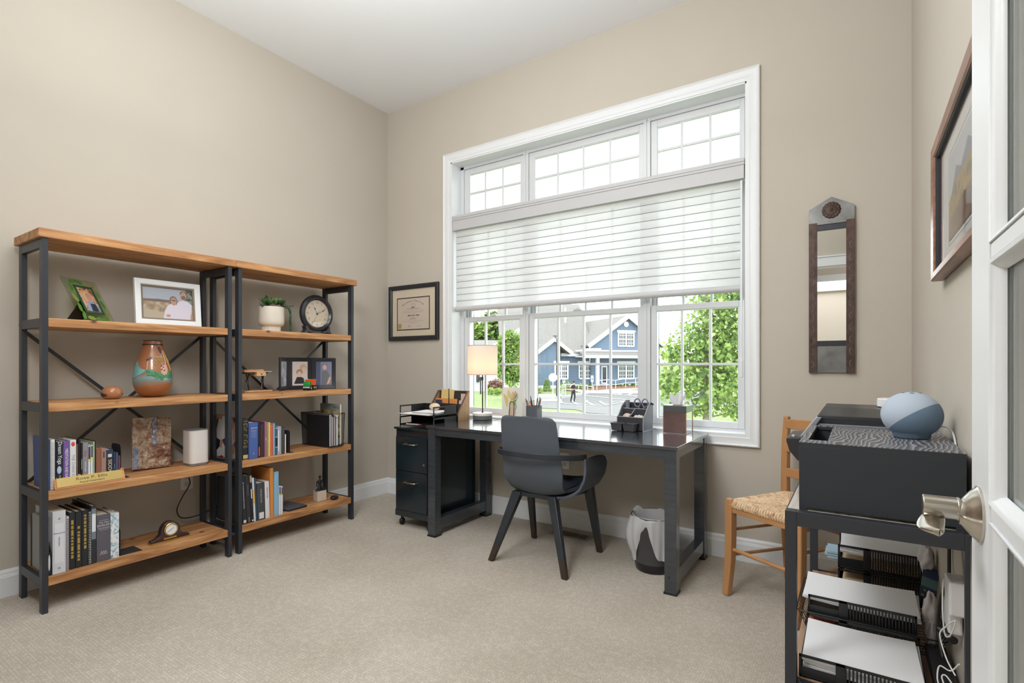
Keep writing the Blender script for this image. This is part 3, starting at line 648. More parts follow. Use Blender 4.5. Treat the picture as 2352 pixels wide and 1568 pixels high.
# ------------------------------------------------------------------ photo frames and ornaments
m_frameblack = mat('frame_black', (34, 35, 40), rough=.35)
m_skin = mat('print_skin', (196, 152, 128), rough=.6); m_shirt = mat('print_shirt', (220, 214, 226), rough=.6); m_hairb = mat('print_hair', (84, 66, 58), rough=.6)
def ell(b, cx, cz, rx, rz, y, mi=0, n=20, a0=0, a1=2*PI): b.poly([(cx+rx*math.cos(a0+(a1-a0)*k/n), y, cz+rz*math.sin(a0+(a1-a0)*k/n)) for k in range(n+(0 if a1-a0 >= 2*PI-.01 else 1))], mi)
def pg(b, pts, y, mi=0): b.poly([(x, y, z) for x, z in pts], mi)
def noisepic(name, stops, scale=20, det=4):
    def f(n, l, tc):
        no = n.new('ShaderNodeTexNoise'); no.inputs['Scale'].default_value = scale; no.inputs['Detail'].default_value = det; l.new(tc.outputs['Object'], no.inputs['Vector'])
        return ramp(n, l, no.outputs[0], stops)
    return ramp_mat(name, f, .6)
# local frames: picture plane XZ, facing -Y
def pframe(name, label, w, h, loc, rz, tilt, mats, rim, prof, cat='picture frame', group=None, lift=0):
    t = thing(name, label, cat, loc, rz, group); t.rotation_euler = (Euler((0, 0, rz)).to_matrix() @ Matrix.Rotation(tilt, 3, 'X')).to_euler()
    b = MB(); b.miter(-w/2, w/2, 0, h, prof); b.build('frame', mats, t, smooth=30)
    b = MB(); b.box(-w/2+rim*.4, w/2-rim*.4, -.001, .004, rim*.4, h-rim*.4); b.build('backing', m_blackm, t); return t
# couple photo, white frame
w_, h_ = .332, .252
t = pframe('photo_frame', 'white wooden photo frame showing a couple in white shirts by a landscape', w_, h_, (.275, -1.905, 1.3672), PI/2-.03, -.10, m_trim, .03, [(0, .004), (0, -.016), (.004, -.018), (.026, -.016), (.030, -.012), (.030, .004)])
b = MB(); b.miter(-w_/2+.029, w_/2-.029, .029, h_-.029, [(0, -.002), (0, -.011), (.010, -.008), (.011, -.002)]); b.build('inner_frame', mat('taupe_wood', (120, 108, 94), rough=.5), t)
pw, ph = w_/2-.039, h_-.078; z0 = .039
b = MB(); pg(b, [(-pw, z0+ph*.62), (pw, z0+ph*.62), (pw, z0+ph), (-pw, z0+ph)], -.0015, 0); pg(b, [(-pw, z0), (pw, z0), (pw, z0+ph*.62), (-pw, z0+ph*.62)], -.0015, 1)
pg(b, [(-pw, z0+ph*.60), (-pw*.4, z0+ph*.63), (pw*.3, z0+ph*.6), (pw*.3, z0+ph*.54), (-pw, z0+ph*.54)], -.0018, 2); pg(b, [(-pw, z0), (-.02, z0), (-.02, z0+ph*.2), (-pw, z0+ph*.3)], -.0018, 3)
pg(b, [(pw*.6, z0+ph*.5), (pw, z0+ph*.5), (pw, z0+ph), (pw*.72, z0+ph)], -.0018, 4)
pic = b.build('photo', [mat('print_sky', (176, 182, 194), rough=.6), noisepic('print_field', [(.3, (120, 100, 84)), (.5, (170, 148, 124)), (.7, (206, 190, 166))], 30), mat('print_hills', (120, 104, 100)), mat('print_sand', (186, 172, 150)), noisepic('print_tree', [(.4, (52, 66, 56)), (.6, (150, 156, 146))], 60)], t)
b = MB()   # man then woman, flat inside the print
pg(b, [(.045, z0), (.115, z0), (.122, z0+.09), (.100, z0+.107), (.080, z0+.112), (.056, z0+.106), (.042, z0+.09)], -.0021, 1); ell(b, .080, z0+.138, .0165, .025, -.0022, 0); ell(b, .080, z0+.150, .018, .016, -.0021, 2); ell(b, .0795, z0+.128, .012, .011, -.0023, 3)
pg(b, [(.112, z0), (.125, z0), (.125, z0+.03), (.114, z0+.03)], -.0023, 0)
pg(b, [(-.028, z0), (.046, z0), (.050, z0+.06), (.040, z0+.084), (.016, z0+.088), (-.002, z0+.078), (-.018, z0+.05)], -.0024, 1); ell(b, .026, z0+.103, .021, .030, -.0023, 4); ell(b, .0275, z0+.100, .014, .022, -.0025, 0)
pg(b, [(.017, z0+.104), (.038, z0+.104), (.036, z0+.110), (.019, z0+.110)], -.0026, 2); ell(b, -.002, z0+.018, .012, .008, -.0026, 0)
b.build('figures', [m_skin, m_shirt, m_hairb, mat('print_beard', (120, 100, 92)), mat('print_greyhair', (130, 118, 112))], pic)
b = MB(); b.box(-w_/2+.037, w_/2-.037, -.0062, -.0052, .037, h_-.037); b.build('glass', m_picglass, t)
b = MB(); b.prism([(-.03, .004, .038), (.03, .004, .038), (.02, .004, .18), (-.02, .004, .18)], (0, .003, 0), M=Matrix.Translation((0, .004, .18)) @ Matrix.Rotation(.32, 4, 'X') @ Matrix.Translation((0, -.004, -.18))); b.build('easel_leg', m_blackm, t)
# green leaf glass frame
w_, h_ = .228, .245
t = thing('photo_frame', 'green leaf glass photo frame leaning back with a child portrait', 'picture frame', (.245, -2.222, 1.368)); t.rotation_euler = (Euler((0, 0, PI/2+.62)).to_matrix() @ Matrix.Rotation(-.46, 3, 'X')).to_euler()
b = MB(); b.box(-w_/2, w_/2, -.003, .003, 0, h_); b.build('glass_plate', glassmat('leaf_glass', (236, 244, 232), .4), t)
b = MB(); leaves = [(-.080, .19, 1.4, 0), (-.052, .226, .2, 0), (-.01, .226, -.2, 0), (.035, .222, -.15, 1), (-.085, .13, 1.9, 2), (-.085, .075, 1.5, 0), (-.083, .03, 1.2, 0), (-.04, .018, -.1, 2), (.01, .016, .1, 0), (.055, .018, .1, 0), (.086, .17, 1.6, 2), (.086, .11, 1.7, 0), (.086, .06, 1.5, 2), (.084, .02, 1.3, 1), (.08, .215, .8, 1), (-.06, .17, 2.2, 2)]
for (lx, lz, a, mi) in leaves:
    ca, sa = math.cos(a), math.sin(a); L_ = .026; pts = []
    for k in range(16):
        q = 2*PI*k/16; u = L_*math.cos(q); v = .0115*math.sin(q)*(1-.15*math.cos(q)); pts.append((lx+u*ca-v*sa, lz+u*sa+v*ca))
    pts = [(max(-w_/2+.002, min(w_/2-.002, x)), max(.002, min(h_-.002, z))) for x, z in pts]
    b.poly([(x, -.0034, z) for x, z in pts], mi)
b.build('leaf_print', [mat('leaf_green', (86, 130, 56), rough=.3), mat('leaf_olive', (150, 146, 92), rough=.3), mat('leaf_lime', (124, 150, 62), rough=.3)], t)
b = MB(); b.frame(-.062, .062, .045, .205, .012, -.0065, -.003); b.build('mat_border', mat('mat_green', (40, 84, 52), rough=.5), t)
b = MB(); pg(b, [(-.051, .056), (.051, .056), (.051, .194), (-.051, .194)], -.0045, 0); ell(b, .003, .145, .030, .036, -.0048, 1); ell(b, .005, .140, .019, .025, -.005, 2); pg(b, [(-.035, .06), (.045, .06), (.045, .09), (.022, .118), (-.01, .118), (-.032, .09)], -.0049, 3); pg(b, [(-.012, .06), (.035, .06), (.030, .104), (-.004, .104)], -.0051, 4)
b.build('photo', [noisepic('print_leaves', [(.32, (96, 46, 34)), (.46, (190, 120, 86)), (.58, (226, 196, 164)), (.7, (120, 96, 80))], 70), mat('print_blond', (224, 186, 130)), mat('print_face', (206, 150, 140)), mat('print_sleeve', (150, 160, 190)), mat('print_vest', (44, 52, 68))], t)
b = MB(); b.prism([(-.055, .004, -.002), (.045, .004, -.002), (.03, .004, .13), (-.035, .004, .13)], (0, .003, 0), M=Matrix.Translation((0, .004, .13)) @ Matrix.Rotation(.95, 4, 'X') @ Matrix.Translation((0, -.004, -.13))); b.build('easel_leg', mat('easel_brown', (52, 44, 38), rough=.8), t)

# painted gourd vase
def vasecol(n, l, tc):
    sp = n.new('ShaderNodeSeparateXYZ'); l.new(tc.outputs['Object'], sp.inputs[0])
    no = n.new('ShaderNodeTexNoise'); no.inputs['Scale'].default_value = 16; no.inputs['Detail'].default_value = 3; l.new(tc.outputs['Object'], no.inputs['Vector'])
    a = n.new('ShaderNodeMath'); a.operation = 'MULTIPLY_ADD'; a.inputs[1].default_value = .075; l.new(no.outputs[0], a.inputs[0]); l.new(sp.outputs[2], a.inputs[2])
    r = ramp(n, l, a.outputs[0], [(0, (150, 88, 50)), (.095, (164, 100, 60)), (.118, (128, 132, 122)), (.14, (126, 150, 158)), (.160, (134, 124, 108)), (.175, (150, 112, 80)), (.19, (162, 106, 72)), (.30, (160, 104, 72))])
    return r
m_vase = ramp_mat('gourd_paint', vasecol, .28, coat=.5)
t = thing('gourd_vase', 'tall painted gourd vase in orange and teal with a landscape and flowers', 'vase', (.262, -1.983, .970))
prof = [(0, 0), (.040, .001), (.060, .010), (.080, .035), (.0915, .070), (.093, .100), (.088, .140), (.078, .185), (.064, .230), (.052, .262), (.0455, .284), (.0445, .290), (.046, .294), (.043, .300), (.045, .306), (.043, .309), (.037, .309), (.036, .300), (.030, .27), (0, .26)]
def vr(z):
    for (r0, z0_), (r1, z1_) in zip(prof, prof[1:]):
        if z0_ <= z <= z1_: return r0+(r1-r0)*(z-z0_)/(z1_-z0_+1e-9)
    return .04
b = MB(); b.lathe(prof, 48); b.build('body', m_vase, t, smooth=60)
b = MB(); b.lathe([(.0475, .2845), (.0485, .2875), (.0475, .2905)], 40); b.build('neck_band', mat('gourd_dark', (62, 40, 30), rough=.5), t, smooth=60)
b = MB(); b.lathe([(.0435, .3075), (.0455, .3095), (.0435, .3115), (.037, .3115), (.0365, .308)], 40); b.build('rim_band', mat('gourd_dark'), t, smooth=60)
# relief paint, built on the curved wall; angle 0 looks out into the room (+X)
def on(th, z, e=.0012): r = vr(z)+e; return (r*math.cos(th), r*math.sin(th), z)
def patch(b, poly2, mi=0, e=.0012, div=7):
    # fan of the polygon on the wall
    cx = sum(p[0] for p in poly2)/len(poly2); cz = sum(p[1] for p in poly2)/len(poly2); rings = []
    for k in range(div+1):
        f = k/div; rings.append([b.bm.verts.new(on(cx+(p[0]-cx)*f, cz+(p[1]-cz)*f, e)) for p in poly2] if k else [b.bm.verts.new(on(cx, cz, e))])
    n_ = len(poly2)
    for k in range(div):
        for i in range(n_):
            j = (i+1) % n_
            vs = (rings[0][0], rings[1][i], rings[1][j]) if k == 0 else (rings[k][i], rings[k+1][i], rings[k+1][j], rings[k][j])
            f_ = b.bm.faces.new(vs); f_.material_index = mi
TH0 = -.30
def q(pts): return [(TH0+x, z) for x, z in pts]
b = MB(); patch(b, q([(-1.35, .175), (-1.2, .205), (-1.0, .18), (-.78, .158), (-.45, .148), (-.52, .138), (-.75, .125), (-1.0, .115), (-1.3, .105), (-1.5, .12)])); b.build('painted_sky', mat('vase_teal', (118, 172, 172), rough=.35, var=.25, vs=60), t)
b = MB(); patch(b, q([(-.45, .150), (-.1, .150), (.0, .130), (.3, .115), (.6, .118), (.75, .145), (1.2, .140), (1.25, .110), (.9, .100), (.4, .093), (0, .10), (-.4, .118)])); b.build('painted_meadow', mat('vase_green', (66, 126, 86), rough=.35, var=.35, vs=90), t)
b = MB()
for (a, z, tilt, L_) in [(.42, .205, 1.2, .035), (.25, .21, 1.9, .033), (.60, .205, .75, .032), (.05, .185, 2.6, .03), (.12, .20, 2.2, .03)]:
    pts = []
    for k in range(14):
        u = 2*PI*k/14; x = L_*math.cos(u)*.5; y = .005*math.sin(u); pts.append((TH0+a+(x*math.cos(tilt)-y*math.sin(tilt))/.08, z+x*math.sin(tilt)+y*math.cos(tilt)))
    patch(b, pts, e=.0018, div=3)
b.build('painted_leaf', mat('vase_ochre', (150, 120, 54), rough=.35), t)
b = MB(); patch(b, q([(.35, .16), (.55, .185), (.75, .182), (.85, .15), (.7, .125), (.5, .120), (.35, .135)]), e=.0015); b.build('painted_flower', mat('vase_pink', (206, 160, 140), rough=.35), t)
b = MB()
for (a, z) in [(.42, .17), (.52, .163), (.40, .15), (.58, .178), (.55, .145)]: patch(b, q([(a-.05, z-.004), (a+.05, z-.001), (a+.06, z+.005), (a-.03, z+.004)]), e=.002, div=2)
b.build('painted_seed', mat('vase_seed', (62, 50, 48), rough=.35), t)
b = MB(); patch(b, q([(.88, .255), (1.0, .26), (1.2, .20), (1.25, .15), (1.05, .14), (.95, .18)]), e=.0015); b.build('painted_trellis', mat('vase_yellow', (206, 160, 84), rough=.4, var=.3, vs=150), t)
b = MB()
b.tube([on(TH0+.02+k*.09, .220, .0018) for k in range(9)], .0012, 5); b.tube([on(TH0-.38+.0*k, .150+k*.008, .0018) for k in range(7)], .0012, 5); b.tube([on(TH0+.76, .255-k*.010, .0018) for k in range(8)], .0014, 5)
b.build('painted_stem', mat('vase_white', (222, 206, 190), rough=.4), t)
b = MB(); patch(b, q([(-.52, .203), (-.35, .212), (-.12, .222), (-.1, .210), (-.3, .203), (-.42, .196)]), e=.002, div=3); patch(b, q([(.36, .28), (.6, .275), (.68, .258), (.56, .235), (.42, .255)]), e=.002, div=3); b.build('painted_bird', mat('vase_bird', (74, 56, 62), rough=.35), t)
# small gourd
t = thing('gourd', 'small round orange gourd with dark carved patches beside the tall vase', 'gourd', (.300, -2.185, .970))
b = MB(); b.lathe([(0, 0), (.026, .001), (.040, .011), (.0445, .030), (.041, .048), (.029, .0615), (.012, .0655), (0, .064)], 36); b.build('body', mat('gourd_orange', (168, 112, 74), rough=.32, coat=.3, var=.08, vs=20), t, smooth=60)
b = MB(); b.sph((-.002, -.013, .025), (.038, .0335, .0235), 24); b.sph((0, .010, .026), (.036, .0365, .018), 24); b.build('carved_patch', mat('gourd_carved', (70, 50, 38), rough=.7, bump=.6, bs=500, var=.4, vs=250), t, smooth=60)
b = MB(); b.cyl((.012, .006, .062), (.012, .006, .0657), .0022, .002, 8); b.build('hole', m_blackm, t)

# stone slab picture
def slab(n, l, tc):
    no = n.new('ShaderNodeTexNoise'); no.inputs['Scale'].default_value = 22; no.inputs['Detail'].default_value = 8; no.inputs['Distortion'].default_value = 2.2; l.new(tc.outputs['Object'], no.inputs['Vector'])
    v = n.new('ShaderNodeTexVoronoi'); v.inputs['Scale'].default_value = 11; v.distance = 'CHEBYCHEV'; l.new(tc.outputs['Object'], v.inputs['Vector'])
    a = n.new('ShaderNodeMix'); a.data_type = 'FLOAT'; a.inputs[0].default_value = .35; l.new(no.outputs[0], a.inputs[2]); l.new(v.outputs['Distance'], a.inputs[3])
    return ramp(n, l, a.outputs[0], [(.25, (84, 56, 44)), (.38, (132, 84, 62)), (.47, (150, 122, 100)), (.56, (186, 164, 140)), (.66, (120, 104, 92))])
m_slab = ramp_mat('stone_relief', slab, .5, bump=1.0, bs=26, bd=.02, coat=.3)
t = thing('relief_plaque', 'square brown stone wall relief plaque leaning on the fourth shelf', 'plaque', (.215, -1.966, .566)); t.rotation_euler = (Euler((0, 0, PI/2)).to_matrix() @ Matrix.Rotation(-.09, 3, 'X') @ Matrix.Rotation(.04, 3, 'Y')).to_euler()
b = MB(); b.box(-.098, .098, 0, .012, 0, .285); b.build('slab', m_slab, t, bevel=.003)
b = MB(); rs = random.Random(3)
for (x0, x1, z0_, z1_) in [(-.096, -.004, .125, .275), (.02, .058, .235, .283), (.062, .096, .232, .28), (.022, .096, .125, .185), (-.05, -.022, .006, .11), (-.018, .05, .055, .12), (-.018, .096, .005, .05), (.055, .096, .055, .12)]:
    nx, nz = 9, 9; ph = rs.random()*9
    def f(u, v, x0=x0, x1=x1, z0_=z0_, z1_=z1_, ph=ph):
        e = min(1, 6*min(u, 1-u))*min(1, 6*min(v, 1-v)); return (x0+(x1-x0)*u, -.001-e*(.007+.004*math.sin(9*u+ph)*math.cos(8*v+ph)), z0_+(z1_-z0_)*v)
    b.grid(f, nx, nz)
b.build('stone_block', m_slab, t, smooth=70)
b = MB()
def f(u, v): return (.000+.018*u+.004*math.sin(v*14), -.003-.003*math.sin(PI*u)-.002*math.sin(v*30), .125+.155*v)
b.grid(f, 5, 24)
def f(u, v): return (-.094+.024*u+.003*math.sin(v*17), -.003-.004*math.sin(PI*u), .004+.118*v)
b.grid(f, 5, 20); b.build('crystal_vein', mat('blue_glaze', (128, 134, 158), rough=.18, var=.4, vs=60, bump=.8, bs=80), t, smooth=60)

# speaker
t = thing('wireless_speaker', 'white rounded wireless speaker standing on the fourth shelf beside the plaque', 'speaker', (.262, -1.757, .560), PI/2+.0)
def rrect(w, d, r, n=6):
    p = []
    for (cx, cy, a0) in ((w-r, d-r, 0), (-w+r, d-r, PI/2), (-w+r, -d+r, PI), (w-r, -d+r, 1.5*PI)):
        p += [(cx+r*math.cos(a0+PI/2*i/n), cy+r*math.sin(a0+PI/2*i/n)) for i in range(n+1)]
    return p
b = MB(); R_ = rrect(.054, .056, .027); b.prism([(x*.97, y*.97, 0) for x, y in R_], (0, 0, .012), 1); b.prism([(x, y, .012) for x, y in R_], (0, 0, .190)); b.build('body', [mat('speaker_white', (222, 216, 212), rough=.45), mat('speaker_foot', (120, 118, 116), rough=.6)], t, smooth=40, bevel=.001)
b = MB(); b.prism([(x*.985, y*.985, .2025) for x, y in R_], (0, 0, .0035)); b.build('top_panel', mat('speaker_grey', (134, 136, 136), rough=.6), t, bevel=.001)
# name plate
t = thing('name_plate', 'wooden desk name plate with brass face in front of the books', 'name plate', (.388, -2.300, .560)); Lp = .142
b = MB(); b.prism([(-.035, -Lp, 0), (.004, -Lp, 0), (-.020, -Lp, .055), (-.026, -Lp, .057), (-.033, -Lp, .054)], (0, 2*Lp, 0)); b.build('base', wood('plate_wood', [(170, 108, 62), (206, 142, 92), (226, 168, 118)], 1, 10, .4, knots=False), t, bevel=.002)
ang = math.atan2(.0555, -.024); 
Mp = Matrix.Translation((-.008, 0, .0285)) @ Matrix.Rotation(-(PI/2-(PI-ang))*1.0, 4, 'Y')
b = MB(); b.box(.0, .0016, -Lp+.010, Lp-.010, -.0225, .0225); pl = b.build('brass_face', mat('brass_plate', (216, 190, 122), rough=.3, metal=.75), t); pl.matrix_local = Mp @ Matrix.Translation((.0008, 0, 0))
me_ = mat('engraving', (96, 78, 48), rough=.6)
text('name_lettering', 'Rose P. Ellis', .0185, me_, pl, (.0022, .004, .007), RX, width=.125); text('title_lettering', 'Superintendent', .0125, me_, pl, (.0022, .004, -.0105), RX, width=.100)

# mantel clock
t = thing('mantel_clock', 'small dark mahogany mantel clock with gold bezel on the bottom shelf', 'clock', (.300, -1.915, .165), PI/2+.0)
m_mah = mat('mahogany', (52, 22, 26), rough=.15, coat=.6)
b = MB(); pts = [(-.098, .004), (.098, .004), (.098, .016)]
for k in range(9): a = k/8; pts.append((.092-.040*a, .018+.022*(a**2)))
for k in range(17): a = .08+(PI-.16)*k/16; pts.append((.050*math.cos(a), .048+.060*math.sin(a)))
for k in range(9): a = 1-k/8; pts.append((-(.092-.040*a), .018+.022*(a**2)))
pts.append((-.098, .016)); b.prism([(x, -.018, z) for x, z in pts], (0, .036, 0)); b.build('case', m_mah, t, bevel=.002, smooth=30)
b = MB(); b.box(-.102, .102, -.024, .020, .0, .005); b.build('base_strip', m_gold, t, bevel=.001)
b = MB(); b.lathe([(.030, 0), (.035, .002), (.036, .005), (.033, .008), (.029, .007)], 36, M=Matrix.Translation((0, -.018, .063)) @ Matrix.Rotation(PI/2, 4, 'X')); b.build('bezel', m_gold, t, smooth=40)
b = MB(); b.cyl((0, -.018, .063), (0, -.0215, .063), .031, .031, 36); b.build('dial', m_white, t)
b = MB(); b.bar((0, -.0225, .063), (-.020, -.0225, .050), .0012, .0006); b.bar((0, -.0225, .063), (.014, -.0225, .070), .0016, .0006); b.build('hand', m_ink, t)
b = MB(); b.box(-.036, .030, -.0195, -.018, .012, .021); b.build('name_strip', m_gold, t)

# plant pot
t = thing('potted_succulent', 'succulents trailing from a cream ribbed footed pot on the second shelf', 'potted plant', (.262, -1.279, 1.366))
m_pot = mat('pot_cream', (218, 208, 194), rough=.5)
b = MB(); b.lathe([(0, 0), (.056, 0), (.056, .030), (.058, .032), (.072, .042), (.078, .048), (.0805, .070), (.0785, .160), (.078, .164), (.074, .164), (.078, .150), (0, .148)], 48); b.build('pot', m_pot, t, smooth=40)
b = MB()
for k in range(56):
    a = 2*PI*k/56; b.cyl((.0562*math.cos(a), .0562*math.sin(a), .001), (.0562*math.cos(a), .0562*math.sin(a), .031), .0022, .0022, 6)
b.build('ribbing', m_pot, t, smooth=60)
b = MB(); b.cyl((0, 0, .149), (0, 0, .153), .077, .077, 30); b.build('soil', mat('soil', (58, 46, 38), rough=.95), t)
m_suc = mat('succulent_green', (82, 118, 66), rough=.45, var=.3, vs=40); m_suc2 = mat('succulent_dark', (48, 78, 48), rough=.45, var=.3, vs=40); m_suc3 = mat('succulent_pale', (128, 156, 96), rough=.45, var=.2, vs=40)
def rosette(b, c, R, n=22, tilt=.5, mi=0):
    for k in range(n):
        a = k*2.399; f = (k+1)/n; L_ = R*(.35+.65*f); el = (1-f)*1.1+.62; c_ = Vector(c); d = Vector((math.cos(a)*math.cos(el), math.sin(a)*math.cos(el), math.sin(el)))
        s_ = d.cross(Vector((0, 0, 1))).normalized(); u_ = s_.cross(d)
        w_ = L_*.26; base = c_; V = []
        for i in range(5):
            q_ = i/4; wd = w_*math.sin(PI*(.15+.85*q_))**.7 if q_ < 1 else 0; p = base+d*L_*q_+u_*L_*.18*q_*q_; V.append((p-s_*wd, p+u_*w_*.25*-1, p+s_*wd))
        for i in range(4):
            for j in range(2):
                f_ = b.bm.faces.new([b.bm.verts.new(x) for x in (V[i][j], V[i][j+1], V[i+1][j+1], V[i+1][j])]); f_.material_index = mi
b = MB(); rosette(b, (.025, .012, .182), .056, 30, mi=2); rosette(b, (.035, -.030, .178), .052, 26, mi=0); rosette(b, (-.03, .0, .186), .060, 26, mi=1); rosette(b, (.04, .048, .178), .046, 22, mi=1); rosette(b, (.0, -.05, .182), .05, 22, mi=0); rosette(b, (-.01, .045, .186), .058, 24, mi=0); rosette(b, (.045, .030, .182), .042, 20, mi=1); rosette(b, (.0, .07, .184), .046, 18, mi=1)
for (c, n_, L_) in [((.02, -.072, .155), 12, .05), ((.0, -.03, .16), 14, .065), ((.03, .066, .16), 10, .06)]:
    for k in range(n_):
        a = k*2.4; el = .7+.3*math.sin(k); d = Vector((math.cos(a)*math.cos(el), math.sin(a)*math.cos(el), math.sin(el))); p = Vector(c); b.cyl(p, p+d*L_*(.6+.4*random.random()), .0028, .0004, 5, 1)
b.build('succulent', [m_suc, m_suc2, m_suc3], t, smooth=50)
def strand(name, pts, nl, mi=1, r=.006):
    b = MB(); P_ = [Vector(p) for p in pts]; b.tube(P_, .0012, 5, 0)
    for k in range(nl):
        f = k/(nl-1)*(len(P_)-1); i = min(len(P_)-2, int(f)); p = P_[i].lerp(P_[i+1], f-i); a = k*2.2
        d = Vector((math.cos(a), math.sin(a), .15)); b.sph(p+d*r*.9, (r*.75, r*.75, r*1.15), 6, 0)
    b.build(name, [m_suc2], t, smooth=60)
strand('trailing_stem', [(.05, .072, .165), (.062, .088, .16), (.066, .094, .14), (.067, .095, .09), (.066, .096, .045), (.065, .097, .008)], 58, r=.0058)
strand('trailing_stem', [(.03, .06, .165), (.04, .085, .172), (.05, .105, .176), (.055, .125, .180)], 12, r=.004)
strand('upright_stem', [(.0, -.035, .16), (.0, -.040, .185), (.002, -.036, .21), (.0, -.034, .235)], 26, r=.0055)

# round clock on stand
t = thing('table_clock', 'round black table clock with cream dial on the second shelf', 'clock', (.255, -.925, 1.366), PI/2)
m_clk = mat('clock_black', (40, 42, 48), rough=.3)
C = (0, -.0, .148); Mx = Matrix.Translation(C) @ Matrix.Rotation(PI/2, 4, 'X')
b = MB(); b.lathe([(.096, -.02), (.128, -.018), (.134, -.010), (.136, 0), (.132, .010), (.122, .014), (.117, .019), (.111, .020), (.104, .013), (.098, .008), (.096, -.02)], 56, M=Mx); b.build('case', m_clk, t, smooth=40)
b = MB(); b.cyl((C[0], .012, C[2]), (C[0], -.005, C[2]), .101, .101, 56); b.build('dial', mat('dial_cream', (214, 198, 176), rough=.6), t)
b = MB(); b.lathe([(.0905, .0052), (.0915, .0052), (.0915, .0058), (.0905, .0058)], 56, M=Mx); b.build('minute_track', mat('dial_brown', (104, 92, 80)), t)
mn = mat('numeral_brown', (84, 74, 66))
for k in range(1, 13):
    a = PI/2-k*PI/6; text('numeral', str(k), .0215, mn, t, (C[0]+.076*math.cos(a), -.0056, C[2]+.078*math.sin(a)), RY, sx=.85)
def hand(L_, a, w, nm, tail=.012):
    b = MB(); b.prism([(-tail, -.0075, -w*.4), (0, -.0075, -w*.5), (L_*.55, -.0075, -w*.4), (L_*.68, -.0075, -w*2.2), (L_*.82, -.0075, -w*.4), (L_, -.0075, 0), (L_*.82, -.0075, w*.4), (L_*.68, -.0075, w*2.2), (L_*.55, -.0075, w*.4), (0, -.0075, w*.5), (-tail, -.0075, w*.4)], (0, .001, 0), M=Matrix.Translation(C) @ Matrix.Rotation(-a, 4, 'Y')); b.build(nm, mat('hand_brown', (52, 40, 34), rough=.4), t)
hand(.058, math.radians(118), .0022, 'hour_hand'); hand(.084, math.radians(26), .0020, 'minute_hand')
b = MB(); b.bar((.030*math.cos(math.radians(58)), -.0085, C[2]+.030*math.sin(math.radians(58))), (-.072*math.cos(math.radians(61)), -.0085, C[2]-.072*math.sin(math.radians(61))), .0012, .0006); b.build('second_hand', mat('hand_brown'), t)
b = MB(); b.cyl((0, -.006, C[2]), (0, -.0105, C[2]), .0058, .0058, 18); b.build('hub', mat('hand_brown'), t)
b = MB(); b.cyl((0, -.012, C[2]), (0, -.0135, C[2]), .098, .098, 48); b.build('glass', m_picglass, t)
for s in (-1, 1):
    b = MB(); b.prism([(s*.108, -.020, .0), (s*.122, -.020, 0), (s*.108, -.020, .018), (s*.098, -.020, .030), (s*.104, -.020, .058), (s*.088, -.020, .056), (s*.070, -.020, .030), (s*.030, -.020, .016), (s*.045, -.020, .010), (s*.085, -.020, .014)], (0, .045, 0)); b.build('stand_foot', m_clk, t, bevel=.0015)
b = MB(); b.prism([(-.05, -.012, .006), (-.02, -.012, .0), (.02, -.012, 0), (.05, -.012, .006), (.06, -.012, .022), (-.06, -.012, .022)], (0, .03, 0)); b.build('stand_bar', m_clk, t, bevel=.002)

# toy workbench
t = thing('miniature_workbench', 'miniature wooden sewing desk with black iron legs on the third shelf', 'miniature desk', (.215, -1.365, .970), PI/2)
mw = wood('toy_wood', [(186, 132, 92), (216, 168, 126), (230, 188, 146)], 0, 12, .5, knots=False)
b = MB(); b.box(-.095, .095, -.045, .045, 0, .008); b.build('base_board', mw, t, bevel=.001)
b = MB(); b.box(-.098, .092, -.045, .045, .128, .134); b.build('table_top', mw, t, bevel=.001)
b = MB(); b.box(-.092, .040, -.035, .005, .134, .1445); b.build('machine_lid', mw, t, bevel=.0015)
b = MB(); b.box(-.015, .048, -.046, .03, .102, .128); b.build('drawer', mw, t, bevel=.001)
b = MB(); b.sph((.017, -.049, .115), .004, 10); b.build('knob', m_blackp, t)
for s in (-1, 1):
    b = MB()
    for q_ in (-1, 1): b.tube([(s*.052+q_*.020, q_*.02, .128), (s*.052+q_*.012, q_*.012, .100), (s*.052, 0, .070), (s*.052-q_*.010, -q_*.010, .045), (s*.052-q_*.022, -q_*.022, .010), (s*.052-q_*.026, -q_*.026, .008)], .0036, 6)
    b.cyl((s*.052, -.006, .07), (s*.052, .006, .07), .009, .009, 12); b.box(s*.052-.02, s*.052+.02, -.028, .028, .118, .128); b.build('leg', m_blackp, t, smooth=50)

# folding triple photo frame
t = thing('folding_photo_frame', 'black folding three panel photo frame on the third shelf', 'picture frame', (.200, -.925, .970), 0)
W3, H3 = .165, .226
profb = [(0, .008), (0, -.004), (.004, -.006), (.026, .000), (.028, .003), (.028, .008)]
def panel(x, y, rz, photo):
    M = Matrix.Translation((x, y, 0)) @ Matrix.Rotation(rz, 4, 'Z')
    b = MB(); b.miter(0, W3, 0, H3, profb, M=M); fr = b.build('panel_frame', m_frameblack, t, smooth=30)
    b = MB(); b.box(.004, W3-.004, .0045, .009, .004, H3-.004, M=M); b.build('panel_back', m_blackm, fr)
    b = MB(); photo(b); return fr, b, M
pa = dict(skin=m_skin)
def ph1(b): pg(b, [(.028, .028), (W3-.028, .028), (W3-.028, H3-.028), (.028, H3-.028)], .004, 0); ell(b, .078, .105, .016, .024, .0036, 2); ell(b, .078, .122, .022, .022, .0038, 1); ell(b, .105, .150, .025, .030, .0039, 3); ell(b, .112, .140, .014, .022, .0037, 2); pg(b, [(.04, .04), (.115, .04), (.108, .08), (.09, .088), (.06, .088)], .0035, 4)
